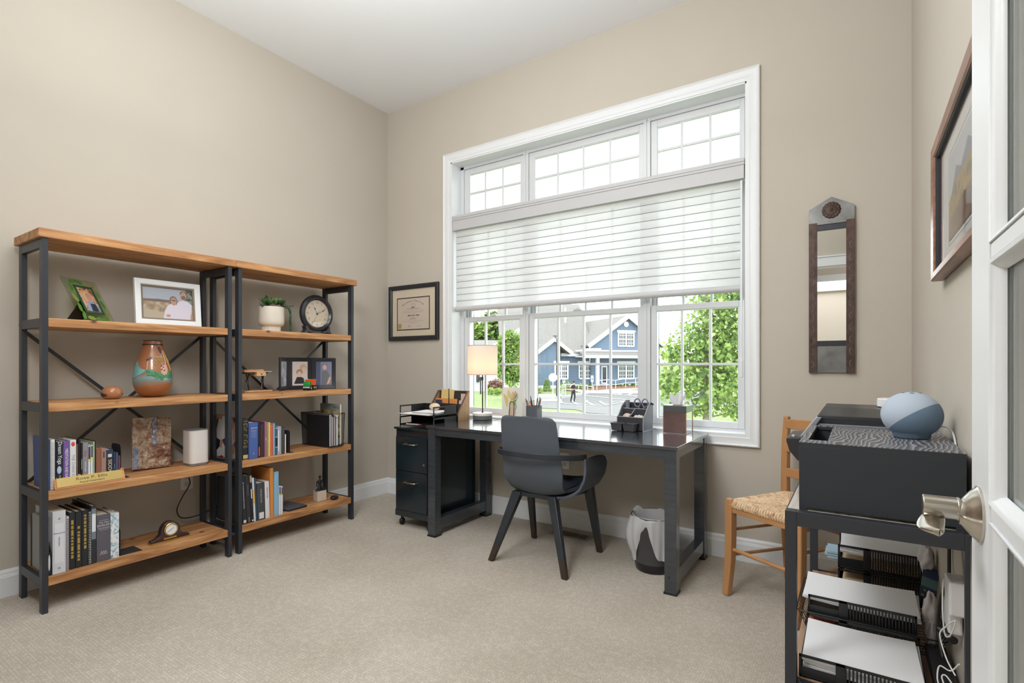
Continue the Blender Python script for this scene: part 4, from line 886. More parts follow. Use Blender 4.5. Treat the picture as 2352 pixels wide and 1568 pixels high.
def ph2(b): pg(b, [(.028, .028), (W3-.028, .028), (W3-.028, H3-.028), (.028, H3-.028)], .004, 0); pg(b, [(.028, .028), (.06, .028), (.06, H3-.028), (.028, H3-.028)], .0039, 1); ell(b, .088, .158, .013, .020, .0036, 2); ell(b, .088, .168, .014, .012, .0038, 4); pg(b, [(.065, .03), (.12, .03), (.125, .095), (.108, .128), (.088, .135), (.068, .126)], .0037, 3); pg(b, [(.12, .04), (.13, .085), (.122, .09), (.10, .03)], .0035, 2)
def ph3(b): pg(b, [(.028, .028), (W3-.028, .028), (W3-.028, H3-.028), (.028, H3-.028)], .004, 0)
for (A_, fn, ms) in ((((-0.015, -0.1786, 1.335)), ph1, [mat('print_pale', (216, 206, 202)), mat('print_brownhair', (176, 132, 100)), mat('print_babyskin', (226, 196, 178)), mat('print_lighthair', (206, 174, 146)), mat('print_blacktee', (44, 44, 46))]),
                     (((0.0235, -0.0181, 0.9071)), ph2, [mat('print_bluegrey', (124, 130, 156)), mat('print_bluedark', (78, 84, 116)), mat('print_skin2', (214, 166, 148)), mat('print_greyshirt', (104, 108, 112)), m_hairb]),
                     (((0.0868, -0.3084, 2.2359)), ph3, [noisepic('print_silver', [(.3, (90, 92, 110)), (.6, (206, 208, 218))], 16)])):
    fr, b, M = panel(0, 0, A_[2], fn); b.build('photo', ms, fr, M=M); fr.location = (A_[0], A_[1], 0)
b = MB()
for z in (.06, .17): b.cyl((0.0235, -0.0181, z-.01), (0.0235, -0.0181, z+.01), .004, .004, 10)
b.build('hinge', m_blackp, t)

# toy truck
t = thing('toy_dump_truck', 'small green and orange toy dump truck in front of the folding frame', 'toy truck', (.345, -1.045, .970), PI/2+.55); t.scale = (1.28, 1.28, 1.28)
b = MB(); b.box(-.030, .036, -.012, .012, .012, .020); b.build('chassis', m_blackp, t, bevel=.001)
b = MB(); b.prism([(-.046, -.016, .014), (-.014, -.016, .014), (-.014, -.016, .034), (-.022, -.016, .048), (-.040, -.016, .046), (-.048, -.016, .032)], (0, .032, 0)); b.build('cab', mat('toy_green', (38, 128, 62), rough=.3), t, bevel=.002)
b = MB(); b.box(-.049, -.030, -.017, .017, .012, .018); b.build('bumper', mat('toy_silver', (200, 196, 196), rough=.3), t, bevel=.001)
b = MB(); b.prism([(-.012, -.019, .030), (.034, -.019, .026), (.044, -.019, .058), (-.018, -.019, .058)], (0, .0025, 0)); b.prism([(-.012, .0165, .030), (.034, .0165, .026), (.044, .0165, .058), (-.018, .0165, .058)], (0, .0025, 0)); b.prism([(-.012, -.019, .028), (.034, -.019, .024), (.034, -.019, .028), (-.012, -.019, .032)], (0, .038, 0)); b.prism([(-.018, -.019, .058), (-.010, -.019, .058), (-.008, -.019, .030), (-.012, -.019, .030)], (0, .038, 0)); b.prism([(.034, -.019, .026), (.044, -.019, .058), (.041, -.019, .058), (.031, -.019, .026)], (0, .038, 0)); b.build('dump_bed', mat('toy_orange', (236, 98, 30), rough=.3), t, bevel=.001)
b = MB(); b.cyl((-.012, .006, .02), (-.012, .006, .062), .003, .002, 10); b.build('exhaust_stack', m_white, t)
for (x, r_) in ((-.030, .012), (.010, .013), (.032, .013)):
    for s in (-1, 1):
        b = MB(); b.cyl((x, s*.013, r_), (x, s*.021, r_), r_, r_, 20); w__ = b.build('wheel', m_blackp, t, bevel=.001); b = MB(); b.cyl((x, s*.0212, r_), (x, s*.022, r_), r_*.4, r_*.3, 12); b.build('hubcap', mat('toy_silver'), w__)

# mesh file box with magazines + family book
t = thing('mesh_file_box', 'black wire mesh file box full of magazines on the fourth shelf', 'file box', (.262, -.878, .560), 0)
m_mesh = mat('black_mesh', (30, 30, 33), rough=.4)
BX, BY, BZ = .150, .062, .235
b = MB()
def fl(u): return 1+.06*u
for (pts) in ([(-BX, -BY), (BX, -BY), (BX, BY), (-BX, BY)],):
    b.tube([(x*1.05, y*1.12, BZ) for x, y in pts], .0032, 8, closed=True); b.tube([(x, y, .005) for x, y in pts], .003, 8, closed=True)
for x, y in [(-BX, -BY), (BX, -BY), (BX, BY), (-BX, BY)]: b.tube([(x, y, .005), (x*1.05, y*1.12, BZ)], .0022, 6)
b.tube([(BX*1.05, .032*math.cos(a), BZ-.032*math.sin(a)*.9) for a in [PI*k/10 for k in range(11)]], .0016, 6)
b.build('wire_rim', m_mesh, t, smooth=60)
def meshscreen():
    m = bpy.data.materials.new('wire_mesh_screen'); m.use_nodes = True; n = m.node_tree.nodes; l = m.node_tree.links; p = n['Principled BSDF']; p.inputs['Base Color'].default_value = S(34, 34, 38); p.inputs['Roughness'].default_value = .4
    tr = n.new('ShaderNodeBsdfTransparent'); x = n.new('ShaderNodeMixShader'); x.inputs[0].default_value = .42; l.new(p.outputs[0], x.inputs[1]); l.new(tr.outputs[0], x.inputs[2]); l.new(x.outputs[0], n['Material Output'].inputs[0]); MATS['wire_mesh_screen'] = m; return m
m_scr = meshscreen(); b = MB()
for s in (-1, 1):
    b.poly([(-BX, s*BY, .005), (BX, s*BY, .005), (BX*1.05, s*BY*1.12, BZ), (-BX*1.05, s*BY*1.12, BZ)])
b.poly([(-BX, -BY, .005), (-BX, BY, .005), (-BX*1.05, BY*1.12, BZ), (-BX*1.05, -BY*1.12, BZ)])
b.build('mesh_side', m_scr, t)
b = MB(); b.box(-BX, BX, -BY, BY, .002, .005); b.build('bottom', m_mesh, t)
rs = random.Random(5); yy = -.052
for k in range(12):
    w_ = rs.uniform(.003, .007); hh = rs.uniform(.205, .222); c = [(44, 44, 50), (214, 212, 212), (120, 116, 124), (186, 182, 186), (96, 88, 96), (216, 214, 218), (60, 60, 66), (176, 120, 108), (206, 206, 214), (66, 64, 68), (196, 196, 200), (230, 230, 232)][k]
    if k == 0: w_ = .004
    b = MB(); b.box(-.125+rs.uniform(0, .01), .138, yy, yy+w_, .006, hh+.008); o = b.build('magazine', mat('mag_%d_%d' % (k, c[0]), c, rough=.3), None, loc=(.262, -.878, .560))
    lab = ['black covered magazine at the near side of the mesh file box', 'white edged magazine second in the mesh file box', 'mauve grey magazine third in the mesh file box', 'light grey magazine fourth in the mesh file box', 'dark mauve magazine fifth in the mesh file box', 'bright white magazine in the middle of the mesh file box', 'charcoal magazine behind the middle of the mesh file box', 'pinkish magazine in the rear half of the mesh file box', 'pale grey magazine behind the pinkish one in the mesh box', 'dark grey magazine near the back of the mesh file box', 'silver grey magazine next to the rearmost in the mesh box', 'white magazine furthest back in the mesh file box'][k]
    tag(o, lab, 'magazine', 'magazines standing in the mesh file box'); yy += w_+.0012
t = thing('book', 'grey family picture book standing tallest in the mesh file box', 'book', (.290, -.8245, .567), 0)
b = MB(); b.box(-.122, .104, -.006, .006, 0, .292); b.build('cover', mat('family_grey', (138, 142, 138), rough=.5), t, bevel=.001)
b = MB(); b.box(-.118, .1055, -.0045, .0045, .003, .289); b.build('page_block', m_pages, t)
b = MB(); b.box(-.120, .102, -.0068, -.006, .05, .245); b.build('cover_picture', noisepic('print_gold', [(.35, (88, 74, 44)), (.5, (150, 132, 86)), (.65, (190, 178, 140))], 25), t)
for i, (ch, c) in enumerate(zip('FAMILY', [(40, 70, 90), (60, 120, 140), (80, 110, 120), (90, 90, 60), (60, 80, 60), (50, 60, 70)])):
    text('letter', ch, .024, mat('family_%d' % i, c), t, (.030+i*.0125, -.0068, .268), RY, sx=.62, bold=.0004)

# tablet, sculpture, stone, cable
t = thing('tablet', 'flat dark grey tablet lying on the bottom shelf beside the disc cases', 'tablet', (.250, -1.145, .165), .06)
b = MB(); b.prism([(x, y, 0) for x, y in rrect(.100, .078, .012)], (0, 0, .010)); b.build('body', mat('tablet_dark', (34, 36, 40), rough=.5), t, bevel=.002)
b = MB(); b.prism([(x, y, .010) for x, y in rrect(.098, .076, .011)], (0, 0, .0012)); b.build('lid', mat('tablet_grey', (78, 82, 90), rough=.45), t)
t = thing('meditating_figurine', 'black seated meditating figurine on a cream block on the bottom shelf', 'figurine', (.275, -.912, .165), PI/2-.12)
b = MB(); b.box(-.035, .035, -.03, .03, 0, .072); b.build('block', mat('block_cream', (206, 194, 176), rough=.7), t, bevel=.002)
b = MB(); b.sph((0, 0, .168), (.0095, .0105, .0135), 16); b.cyl((0, 0, .148), (0, 0, .158), .0042, .0036, 10)
b.lathe([(0, .078), (.020, .079), (.017, .09), (.013, .105), (.012, .115), (.017, .132), (.020, .140), (.012, .148), (0, .150)], 20, M=Matrix.Diagonal((1, .62, 1, 1)))
for s in (-1, 1):
    b.tube([(s*.018, 0, .141), (s*.024, .001, .125), (s*.025, -.001, .105), (s*.018, -.008, .094), (s*.030, -.014, .086)], [.0052, .0046, .004, .0034, .0028], 8)
    b.tube([(s*.006, .004, .082), (s*.026, -.004, .080), (s*.038, -.012, .077), (s*.020, -.022, .076), (s*.002, -.020, .076)], [.009, .0085, .0065, .006, .005], 8)
b.build('figure', mat('iron_black', (32, 33, 38), rough=.4), t, smooth=60)
o = MB(); 
o.sph((0, 0, .014), (.026, .036, .014), 24); o = o.build('pebble', mat('pebble_black', (30, 28, 32), rough=.25), None, loc=(.338, -.835, .165), rot=(0, 0, .3), smooth=60); tag(o, 'smooth black pebble on the bottom shelf in front of the figurine', 'stone')
def cable(name, label, pts, r, m, cat='cable', res=10):
    """smooth cable through points (Catmull-Rom)"""
    P_ = [Vector(p) for p in pts]; P_ = [P_[0]*2-P_[1]]+P_+[P_[-1]*2-P_[-2]]; Q = []
    for i in range(1, len(P_)-2):
        for k in range(res):
            u = k/res; a, b_, c, d = P_[i-1:i+3]; Q.append(.5*((2*b_)+(-a+c)*u+(2*a-5*b_+4*c-d)*u*u+(-a+3*b_-3*c+d)*u**3))
    Q.append(P_[-2]); b = MB(); b.tube(Q, r, 8); o = b.build(name, m, None, smooth=60); return tag(o, label, cat)
cable('power_cable', 'black power cable looping down from the wall outlet behind the bookcase', [(.030, -1.687, .44), (.045, -1.69, .40), (.05, -1.735, .33), (.05, -1.765, .26), (.05, -1.74, .205), (.05, -1.66, .195), (.05, -1.56, .215), (.05, -1.46, .27), (.05, -1.40, .36), (.09, -1.40, .50)], .0035, m_blackp)

# ------------------------------------------------------------------ desk
t = thing('desk', 'long black wooden desk under the window with frame end legs', 'desk', (0, 0, 0))
DZ = .740
m_dtop = mat('espresso_top', (50, 54, 60), rough=.16, var=.15, vs=6, stretch=(1, 14, 14), bump=.02, bs=60, spec=1.0, coat=.7)
b = MB(); b.box(1.112, 2.782, -.702, -.052, DZ-.018, DZ-.0008); b.build('desk_top', m_dtop, t, bevel=.0015)
b = MB(); b.box(1.190, 2.715, -.694, -.674, .676, DZ-.018); b.build('apron', m_desk, t, bevel=.001)
b = MB(); b.box(1.190, 2.715, -.080, -.062, .676, DZ-.018); b.build('apron', m_desk, t, bevel=.001)
for (x0, x1) in ((1.126, 1.188), (2.715, 2.774)):
    for (ya, yb) in ((-.696, -.636), (-.122, -.062)):
        b = MB(); b.box(x0, x1, ya, yb, .008, DZ-.018); l_ = b.build('leg', m_desk, t, bevel=.0015)
        b = MB(); b.box(x0-.004, x1+.004, ya-.004, yb+.004, .0005, .010); b.build('foot_pad', m_blackp, l_, bevel=.001)
    b = MB(); b.box(x0+.004, x1-.004, -.636, -.122, .045, .118); b.build('stretcher', m_desk, t, bevel=.001)
    b = MB(); b.box(x0+.004, x1-.004, -.636, -.122, .676, DZ-.018); b.build('end_rail', m_desk, t, bevel=.001)
    b = MB(); b.cyl(((x0+x1)/2-.006, -.697, .085), ((x0+x1)/2-.006, -.6955, .085), .005, .005, 12); b.build('screw_cap', m_blackp, t)

# ------------------------------------------------------------------ file cabinet
t = thing('file_cabinet', 'glossy black two drawer rolling file cabinet left of the desk', 'file cabinet', (.927, -.392, 0))
m_fc = mat('gloss_black_laminate', (28, 39, 45), rough=.17, var=.2, vs=3, spec=.55)
b = MB(); b.box(-.160, .163, -.243, .262, .075, .690); b.build('body', m_fc, t, bevel=.001)
b = MB(); b.box(-.164, .167, -.263, .266, .690, .704); b.build('top', m_fc, t, bevel=.001)
b = MB(); b.box(-.160, .163, -.255, -.243, .075, .118); b.build('plinth', m_fc, t, bevel=.001)
for (za, zb) in ((.122, .398), (.402, .640)):
    b = MB(); b.box(-.146, .149, -.262, -.243, za, zb); d_ = b.build('drawer', m_fc, t, bevel=.001)
    hz_ = .325 if za < .2 else .592
    b = MB(); b.tube([(-.055, -.262, hz_), (-.055, -.280, hz_), (-.050, -.285, hz_), (.050, -.285, hz_), (.055, -.280, hz_), (.055, -.262, hz_)], .0045, 8); b.build('handle', m_chrome, d_, smooth=50)
b = MB(); b.cyl((.125, -.262, .46), (.125, -.266, .46), .008, .008, 14); b.build('lock', m_chrome, t)
for sx in (-1, 1):
    for sy in (-1, 1):
        b = MB(); b.cyl((sx*.130-.008, sy*.215, .022), (sx*.130+.008, sy*.215, .022), .0215, .0215, 18); b.cyl((sx*.130, sy*.215, .04), (sx*.130, sy*.215, .076), .010, .010, 12); b.sph((sx*.13, sy*.215, .034), (.017, .024, .018), 12); b.build('caster', m_blackp, t, smooth=40)

# ------------------------------------------------------------------ desk things
def letter_tray(name, label, cat, loc, rz, W_, D_, tiers, th, mtl, group=None, slots=True):
    """stacked letter tray; open front towards -Y, slotted side panels"""
    t = thing(name, label, cat, loc, rz, group)
    for k in range(tiers):
        z = k*th; b = MB(); b.box(-W_/2, W_/2, -D_/2, D_/2, z+.010, z+.013)
        for s in (-1, 1):
            x = s*W_/2; xa, xb = (x, x-s*.003)
            b.box(xa, xb, -D_/2, D_/2, z+.010, z+.022); b.box(xa, xb, -D_/2, D_/2, z+th-.014, z+th-.004)
            b.box(xa, xb, -D_/2, -D_/2+.010, z, z+th-.004); b.box(xa, xb, D_/2-.010, D_/2, z, z+th-.004); b.box(xa, xb, -.012, -.002, z+.02, z+th-.012)
            b.box(xa, xb-s*-.001, -.002, D_/2, z+.022, z+th-.014)
        b.box(-W_/2, W_/2, D_/2-.003, D_/2, z+.010, z+th-.004)
        b.build('tray', mtl, t, bevel=.001)
    return t
t = letter_tray('letter_tray', 'black two tier letter tray holding papers on the file cabinet', 'letter tray', (.957, -.505, .7055), 0, .32, .255, 2, .078, m_blackp)
b = MB(); b.box(-.14, .13, -.15, .09, 0, .004); b.box(-.145, .12, -.158, .08, .0042, .0062, M=Matrix.Rotation(.04, 4, 'Z')); o = b.build('sheet_stack', [m_paper], None, loc=(.957, -.500, .7055+.078+.0145)); tag(o, 'flat white sheets at the bottom of the upper letter tray', 'papers')
b = MB()
for k, (r_, a_) in enumerate([(0, .16), (.004, .10), (.008, .2)]): b.box(-.09, .115, -.12, .07, .001+r_, .0035+r_, mi=1 if k == 1 else 0, M=Matrix.Rotation(a_, 4, 'Z'))
o = b.build('envelope_stack', [m_paper, mat('envelope_tan', (198, 178, 160), rough=.8)], None, loc=(.985, -.500, .7055+.078+.0215), rot=(.0, 0, 0)); tag(o, 'slanted envelopes under the round stone in the upper tray', 'papers')
b = MB(); b.sph((0, 0, 0), (.040, .034, .026), 24); o = b.build('stone_paperweight', mat('stone_cream', (212, 194, 172), rough=.6, var=.12, vs=18), None, loc=(1.010, -.500, .8475), rot=(0, 0, .2), smooth=60); tag(o, 'cream oval stone paperweight on the letter tray papers', 'paperweight')
b = MB(); b.cyl((-.06, 0, 0), (.05, .01, 0), .004, .004, 10); b.cyl((.05, .01, 0), (.07, .012, 0), .0042, .0042, 10, 1); o = b.build('marker_pen', [m_paper, mat('pen_pink', (214, 90, 110))], None, loc=(.90, -.61, .725)); tag(o, 'white marker with pink cap in the lower letter tray', 'pen')

def wickermat():
    m = mat('wicker_natural', (214, 186, 150), rough=.7); n = m.node_tree.nodes; l = m.node_tree.links; p = n['Principled BSDF']; tc = [x for x in n if x.type == 'TEX_COORD'][0]
    br = n.new('ShaderNodeTexBrick'); br.inputs['Scale'].default_value = 1; br.inputs['Brick Width'].default_value = .018; br.inputs['Row Height'].default_value = .006; br.inputs['Mortar Size'].default_value = .0016
    br.inputs[1].default_value = S(222, 196, 160); br.inputs[2].default_value = S(204, 170, 130); br.inputs[3].default_value = S(120, 88, 62)
    mp = n.new('ShaderNodeMapping'); mp.inputs['Rotation'].default_value = (PI/2, 0, 0); l.new(tc.outputs['Object'], mp.inputs[0])
    sp = n.new('ShaderNodeSeparateXYZ'); cb = n.new('ShaderNodeCombineXYZ'); ad = n.new('ShaderNodeMath'); l.new(tc.outputs['Object'], sp.inputs[0]); l.new(sp.outputs[0], ad.inputs[0]); l.new(sp.outputs[1], ad.inputs[1]); l.new(ad.outputs[0], cb.inputs[1]); l.new(sp.outputs[2], cb.inputs[0]); l.new(cb.outputs[0], br.inputs['Vector'])
    l.new(br.outputs['Color'], p.inputs['Base Color']); bu = n.new('ShaderNodeBump'); bu.inputs['Strength'].default_value = .8; bu.inputs['Distance'].default_value = .003; bu.invert = True; l.new(br.outputs['Fac'], bu.inputs['Height']); l.new(bu.outputs[0], p.inputs['Normal']); return m
m_wick = wickermat()
t = thing('wicker_sorter', 'wicker letter sorter basket with sloping sides behind the letter tray', 'letter sorter', (.952, -.285, .7055)); WW, DD = .148, .070
prof = [(-DD, 0), (DD, 0), (DD, .236), (DD-.018, .236), (-DD, .075)]
for s in (-1, 1):
    b = MB(); b.prism([(s*WW, y, z) for y, z in prof], (-s*.008, 0, 0)); b.build('side_panel', m_wick, t)
b = MB(); b.box(-WW, WW, -DD, -DD+.006, 0, .075); b.build('front_panel', m_wick, t)
b = MB(); b.box(-WW+.008, WW-.008, DD-.006, DD, 0, .236); b.box(-WW+.008, WW-.008, -DD+.006, DD-.006, .001, .004); b.box(-WW+.008, WW-.008, -.01, -.006, .004, .15); b.build('dark_lining', mat('lining_dark', (58, 50, 44), rough=.8), t)
b = MB()
for s in (-1, 1): b.tube([(s*(WW-.004), -DD, .078), (s*(WW-.004), DD-.018, .239), (s*(WW-.004), DD, .239)], .0055, 8)
b.tube([(-WW+.004, DD-.003, .239), (WW-.004, DD-.003, .239)], .0055, 8); b.tube([(-WW+.004, -DD+.003, .078), (WW-.004, -DD+.003, .078)], .0055, 8); b.build('rim', mat('rim_brown', (86, 62, 50), rough=.6), t, smooth=50)
for (nm, lab, cat, x0, x1, y, z0, z1, c, til) in [
    ('envelope', 'yellow envelope standing at the back of the wicker sorter', 'envelope', -.115, .010, .035, .01, .252, (222, 196, 126), -.1), ('envelope', 'orange envelope in the middle of the wicker sorter', 'envelope', -.135, .075, -.002, .01, .185, (224, 146, 84), -.1),
    ('notebook', 'small navy notebook in the front of the wicker sorter', 'notebook', -.105, -.045, -.040, .008, .178, (52, 56, 74), -.12), ('envelope', 'white envelope right of the orange envelope in the wicker sorter', 'envelope', .070, .125, .012, .01, .175, (206, 188, 180), -.2), ('card', 'pinkish card at the right back of the wicker sorter', 'card', .075, .130, .050, .01, .222, (210, 188, 176), -.05)]:
    b = MB(); b.box(x0, x1, 0, .003, 0, z1-z0); o = b.build(nm, mat('%s_%d' % (nm, c[0]), c, rough=.75), None, loc=(.952, -.285+y, .7055+z0), rot=(til, 0, 0)); tag(o, lab, cat)
b = MB(); b.tube([(0, 0, 0), (0, 0, .10), (0, 0, .19)], [.0055, .0040, .0030], 8); o = b.build('letter_opener', m_blackp, None, loc=(1.010, -.344, .78), smooth=50); tag(o, 'thin black rod standing upright in front of the wicker sorter', 'letter opener')

# lamp
t = thing('table_lamp', 'lit table lamp with white drum shade on a marble and grey base', 'lamp', (1.200, -.185, DZ))
b = MB(); b.cyl((0, 0, .002), (0, 0, .030), .072, .072, 48); b.build('base', mat('lamp_grey', (96, 98, 100), rough=.4), t, smooth=40, bevel=.001)
b = MB(); b.cyl((0, 0, .030), (0, 0, .050), .074, .074, 48); b.build('marble_plate', mat('marble_white', (222, 216, 210), rough=.3, var=.06, vs=14), t, smooth=40, bevel=.002)
b = MB(); b.cyl((0, 0, .050), (0, 0, .35), .0042, .0042, 12); b.cyl((0, 0, .050), (0, 0, .056), .009, .006, 14); b.build('pole', mat('lamp_bronze', (54, 46, 42), rough=.35, metal=.7), t, smooth=40)
def shademat():
    m = bpy.data.materials.new('lamp_linen'); m.use_nodes = True; n = m.node_tree.nodes; l = m.node_tree.links; n.clear()
    o = n.new('ShaderNodeOutputMaterial'); d = n.new('ShaderNodeBsdfDiffuse'); t_ = n.new('ShaderNodeBsdfTranslucent'); x = n.new('ShaderNodeMixShader')
    d.inputs[0].default_value = (.82, .81, .79, 1); t_.inputs[0].default_value = (.66, .62, .56, 1); x.inputs[0].default_value = .45
    l.new(d.outputs[0], x.inputs[1]); l.new(t_.outputs[0], x.inputs[2]); l.new(x.outputs[0], o.inputs[0]); return m
b = MB(); R_ = .111; b.lathe([(R_, .332), (R_, .548)], 64); b.build('lamp_shade', shademat(), t, smooth=60, recalc=True)
b = MB()
for z in (.333, .547): b.lathe([(R_-.001, z-.0025), (R_+.001, z-.0025), (R_+.001, z+.0025), (R_-.001, z+.0025), (R_-.001, z-.0025)], 64)
for a in (0, 2*PI/3, 4*PI/3): b.bar((0, 0, .50), (R_*math.cos(a), R_*math.sin(a), .545), .002, .002)
b.build('shade_ring', mat('shade_hem', (196, 176, 154), rough=.6), t, smooth=40)
b = MB(); b.cyl((0, 0, .35), (0, 0, .385), .014, .014, 16); b.build('socket', m_blackp, t, smooth=40)
b = MB(); b.sph((0, 0, .425), (.026, .026, .034), 20); b.build('bulb', mat('bulb_glow', (255, 240, 214), rough=.4, emis=(255, 196, 130), es=5), t, smooth=60)
pl_ = light('lamp_bulb_light', 'POINT', (0, 0, .395), 2.8, .03, (1, .50, .20)); pl_.parent = t
b = MB(); b.tube([(.070, .01, .006), (.085, .03, .010), (.09, .05, .004), (.085, .085, .003), (.08, .118, .003)], .0018, 6); o = b.build('cord', m_blackp, t, smooth=50)

# picture card on wire easel
t = thing('flower_card', 'white card with a watercolour lily standing on the desk', 'art card', (1.420, -.125, DZ), 0); t.rotation_euler = (-.06, 0, .0)
b = MB(); b.box(-.088, .088, 0, .003, .004, .240); b.build('card', mat('card_white', (216, 216, 208), rough=.7), t)
b = MB()
def petal(b, x0, z0, x1, z1, w, mi, bend=0):
    L_ = [Vector((x0, z0)), Vector((x1, z1))]; d = L_[1]-L_[0]; nrm = Vector((-d.y, d.x)).normalized(); A = []; B_ = []
    for k in range(11):
        f = k/10; c = L_[0]+d*f+nrm*bend*math.sin(PI*f); ww = w*math.sin(PI*min(1, f*.92+.04))**.8; A.append(c+nrm*ww); B_.append(c-nrm*ww)
    b.poly([(p.x, -.0006, p.y) for p in A]+[(p.x, -.0006, p.y) for p in B_[::-1]], mi)
petal(b, -.008, .150, -.040, .222, .015, 0, .005); petal(b, .000, .150, .004, .212, .013, 0); petal(b, .010, .150, .026, .216, .014, 1, -.006); petal(b, -.045, .095, -.080, .192, .016, 0, -.012)
petal(b, .012, .130, .045, .200, .014, 2, -.004); petal(b, -.005, .105, .002, .160, .022, 0); petal(b, .014, .105, .030, .150, .013, 2); petal(b, .030, .075, .024, .130, .009, 2, -.006); petal(b, .002, .010, .004, .108, .034, 3)
b.build('lily_painting', [mat('wash_yellow', (204, 190, 130), rough=.8), mat('wash_pink', (196, 166, 150), rough=.8), mat('wash_green', (160, 186, 156), rough=.8), mat('wash_brown', (198, 178, 162), rough=.8)], t)
b = MB()
for s in (-1, 1): b.tube([(s*.019, -.012, .002), (s*.019, -.006, .05), (s*.019, -.005, .118)], .0022, 6)
b.tube([(.019*math.cos(a), -.005, .118+.019*math.sin(a)) for a in [PI*k/10 for k in range(11)]], .0022, 6); b.tube([(-.019, -.012, .003), (-.019, -.02, .003), (.019, -.02, .003), (.019, -.012, .003)], .0022, 6)
for s in (-1, 1): b.tube([(s*.011, .006, .105), (s*.011, .03, .06), (s*.011, .052, .010)], .002, 6)
b.tube([(-.011, .006, .105), (.011, .006, .105)], .002, 6)
b.build('wire_easel', mat('bronze_wire', (70, 56, 44), rough=.35, metal=.6), t, smooth=60)

# pencil cup
t = thing('pencil_cup', 'square grey leather pencil cup on the desk right of the lily card', 'pencil cup', (1.625, -.150, DZ), .05)
b = MB(); s_ = .0435
R0 = rrect(s_, s_, .010); R1 = rrect(s_-.003, s_-.003, .008); n_ = len(R0); V = []
for (R__, z) in ((R0, .0005), (R0, .118), (R1, .118), (R1, .006)): V.append([b.bm.verts.new((x, y, z)) for x, y in R__])
for i in range(3):
    for k in range(n_): b.bm.faces.new((V[i][k], V[i][(k+1) % n_], V[i+1][(k+1) % n_], V[i+1][k]))
b.bm.faces.new(V[0]); b.bm.faces.new(V[3][::-1]); b.build('cup', mat('leather_grey', (88, 92, 98), rough=.55, bump=.3, bs=60, stretch=(1, 1, 8)), t, smooth=40)
pens = [((-.02, 0), (-.062, -.01, .165), (70, 84, 60), 'dark green pencil leaning furthest left in the pencil cup'), ((-.02, .01), (-.038, .02, .185), (30, 30, 34), 'tall black pen in the pencil cup'), ((-.01, -.02), (-.040, -.03, .155), (190, 108, 60), 'orange pencil leaning left in the pencil cup'), ((0, .0), (-.020, .0, .160), (34, 34, 38), 'short black pen behind the orange pencils in the cup'), ((.0, -.01), (-.022, -.02, .150), (222, 150, 100), 'light orange pencil in the pencil cup'),
        ((.0, .02), (.012, .03, .172), (206, 206, 206), 'translucent white pen in the middle of the cup'), ((.01, -.01), (.010, -.02, .158), (200, 130, 86), 'tan pencil in the middle of the cup'), ((.01, .01), (.020, .01, .168), (40, 42, 40), 'black marker beside the green marker'), ((.01, .01), (.042, .012, .178), (52, 150, 84), 'bright green marker in the pencil cup'), ((.02, 0), (.056, .0, .170), (104, 60, 130), 'purple pencil leaning right in the cup'), ((.02, -.01), (.062, -.015, .168), (180, 80, 100), 'red pencil leaning furthest right in the cup')]
for (a_, e_, c, lab) in pens:
    p0 = Vector((a_[0], a_[1], .012)); p1 = Vector(e_); b = MB(); b.cyl(p0, p0.lerp(p1, .93), .0036, .0036, 8); b.cyl(p0.lerp(p1, .93), p1, .0036, .0010, 8, 1)
    o = b.build('pencil', [mat('pencil_%d_%d' % (c[0], c[1]), c, rough=.4), mat('pencil_tip', (60, 52, 46))], None, loc=(1.625, -.150, DZ+.002), rot=(0, 0, .05), smooth=40); tag(o, lab, 'pencil', 'pens and pencils in the grey cup')

# desk organizer
t = thing('desk_organizer', 'black stepped desk organizer with white edging on the right of the desk', 'desk organizer', (2.355, -.140, DZ), -.10)
m_edge = mat('organizer_edge', (176, 176, 182), rough=.4); m_org = mat('organizer_black', (56, 56, 62), rough=.5); m_orgs = mat('organizer_grey', (118, 120, 128), rough=.5)
sp = [(-.065, 0), (.072, 0), (.072, .168), (.040, .172), (.0, .145), (-.045, .092), (-.065, .082)]
for s in (-1, 1):
    b = MB(); b.prism([(s*.088, y, z) for y, z in sp], (-s*.004, 0, 0)); b.build('side_panel', m_orgs, t, bevel=.0008)
    b = MB(); b.tube([(s*.0885, y, z) for y, z in sp], .0016, 6, closed=True); b.build('edge_trim', m_edge, t, smooth=50)
b = MB(); b.box(-.084, .084, -.065, -.061, .001, .082); b.box(-.084, .084, .068, .072, .001, .165); b.box(-.084, .084, .012, .015, .001, .130); b.box(-.084, .084, -.065, .072, .001, .005); b.box(-.084, .084, -.061, .012, .050, .053); b.box(-.004, .0, -.061, .012, .05, .092); b.build('compartments', m_org, t)
b = MB(); b.box(-.084, .084, -.0655, -.0605, .0815, .0845); b.box(-.084, .084, .011, .016, .129, .132); b.bar((-.002, -.061, .086), (-.002, .014, .130), .003, .002); b.build('divider_edge', m_edge, t)
b = MB()
for cx in (-.052, .030):
    w0, w1 = .033, .039; V = []
    for (hw, hd, z) in ((w0, .024, .002), (w1, .031, .044), (w1+.004, .035, .046), (w1+.004, .035, .049), (w1-.003, .028, .049), (w0-.002, .022, .006)):
        V.append([b.bm.verts.new((cx-.008+x, -.104+y, z)) for x, y in rrect(hw, hd, .007, 3)])
    n_ = len(V[0])
    for i in range(5):
        for k in range(n_): b.bm.faces.new((V[i][k], V[i][(k+1) % n_], V[i+1][(k+1) % n_], V[i+1][k]))
    b.bm.faces.new(V[0]); b.bm.faces.new(V[-1][::-1])
b.build('front_bin', mat('bin_charcoal', (72, 72, 77), rough=.35), t, smooth=45)
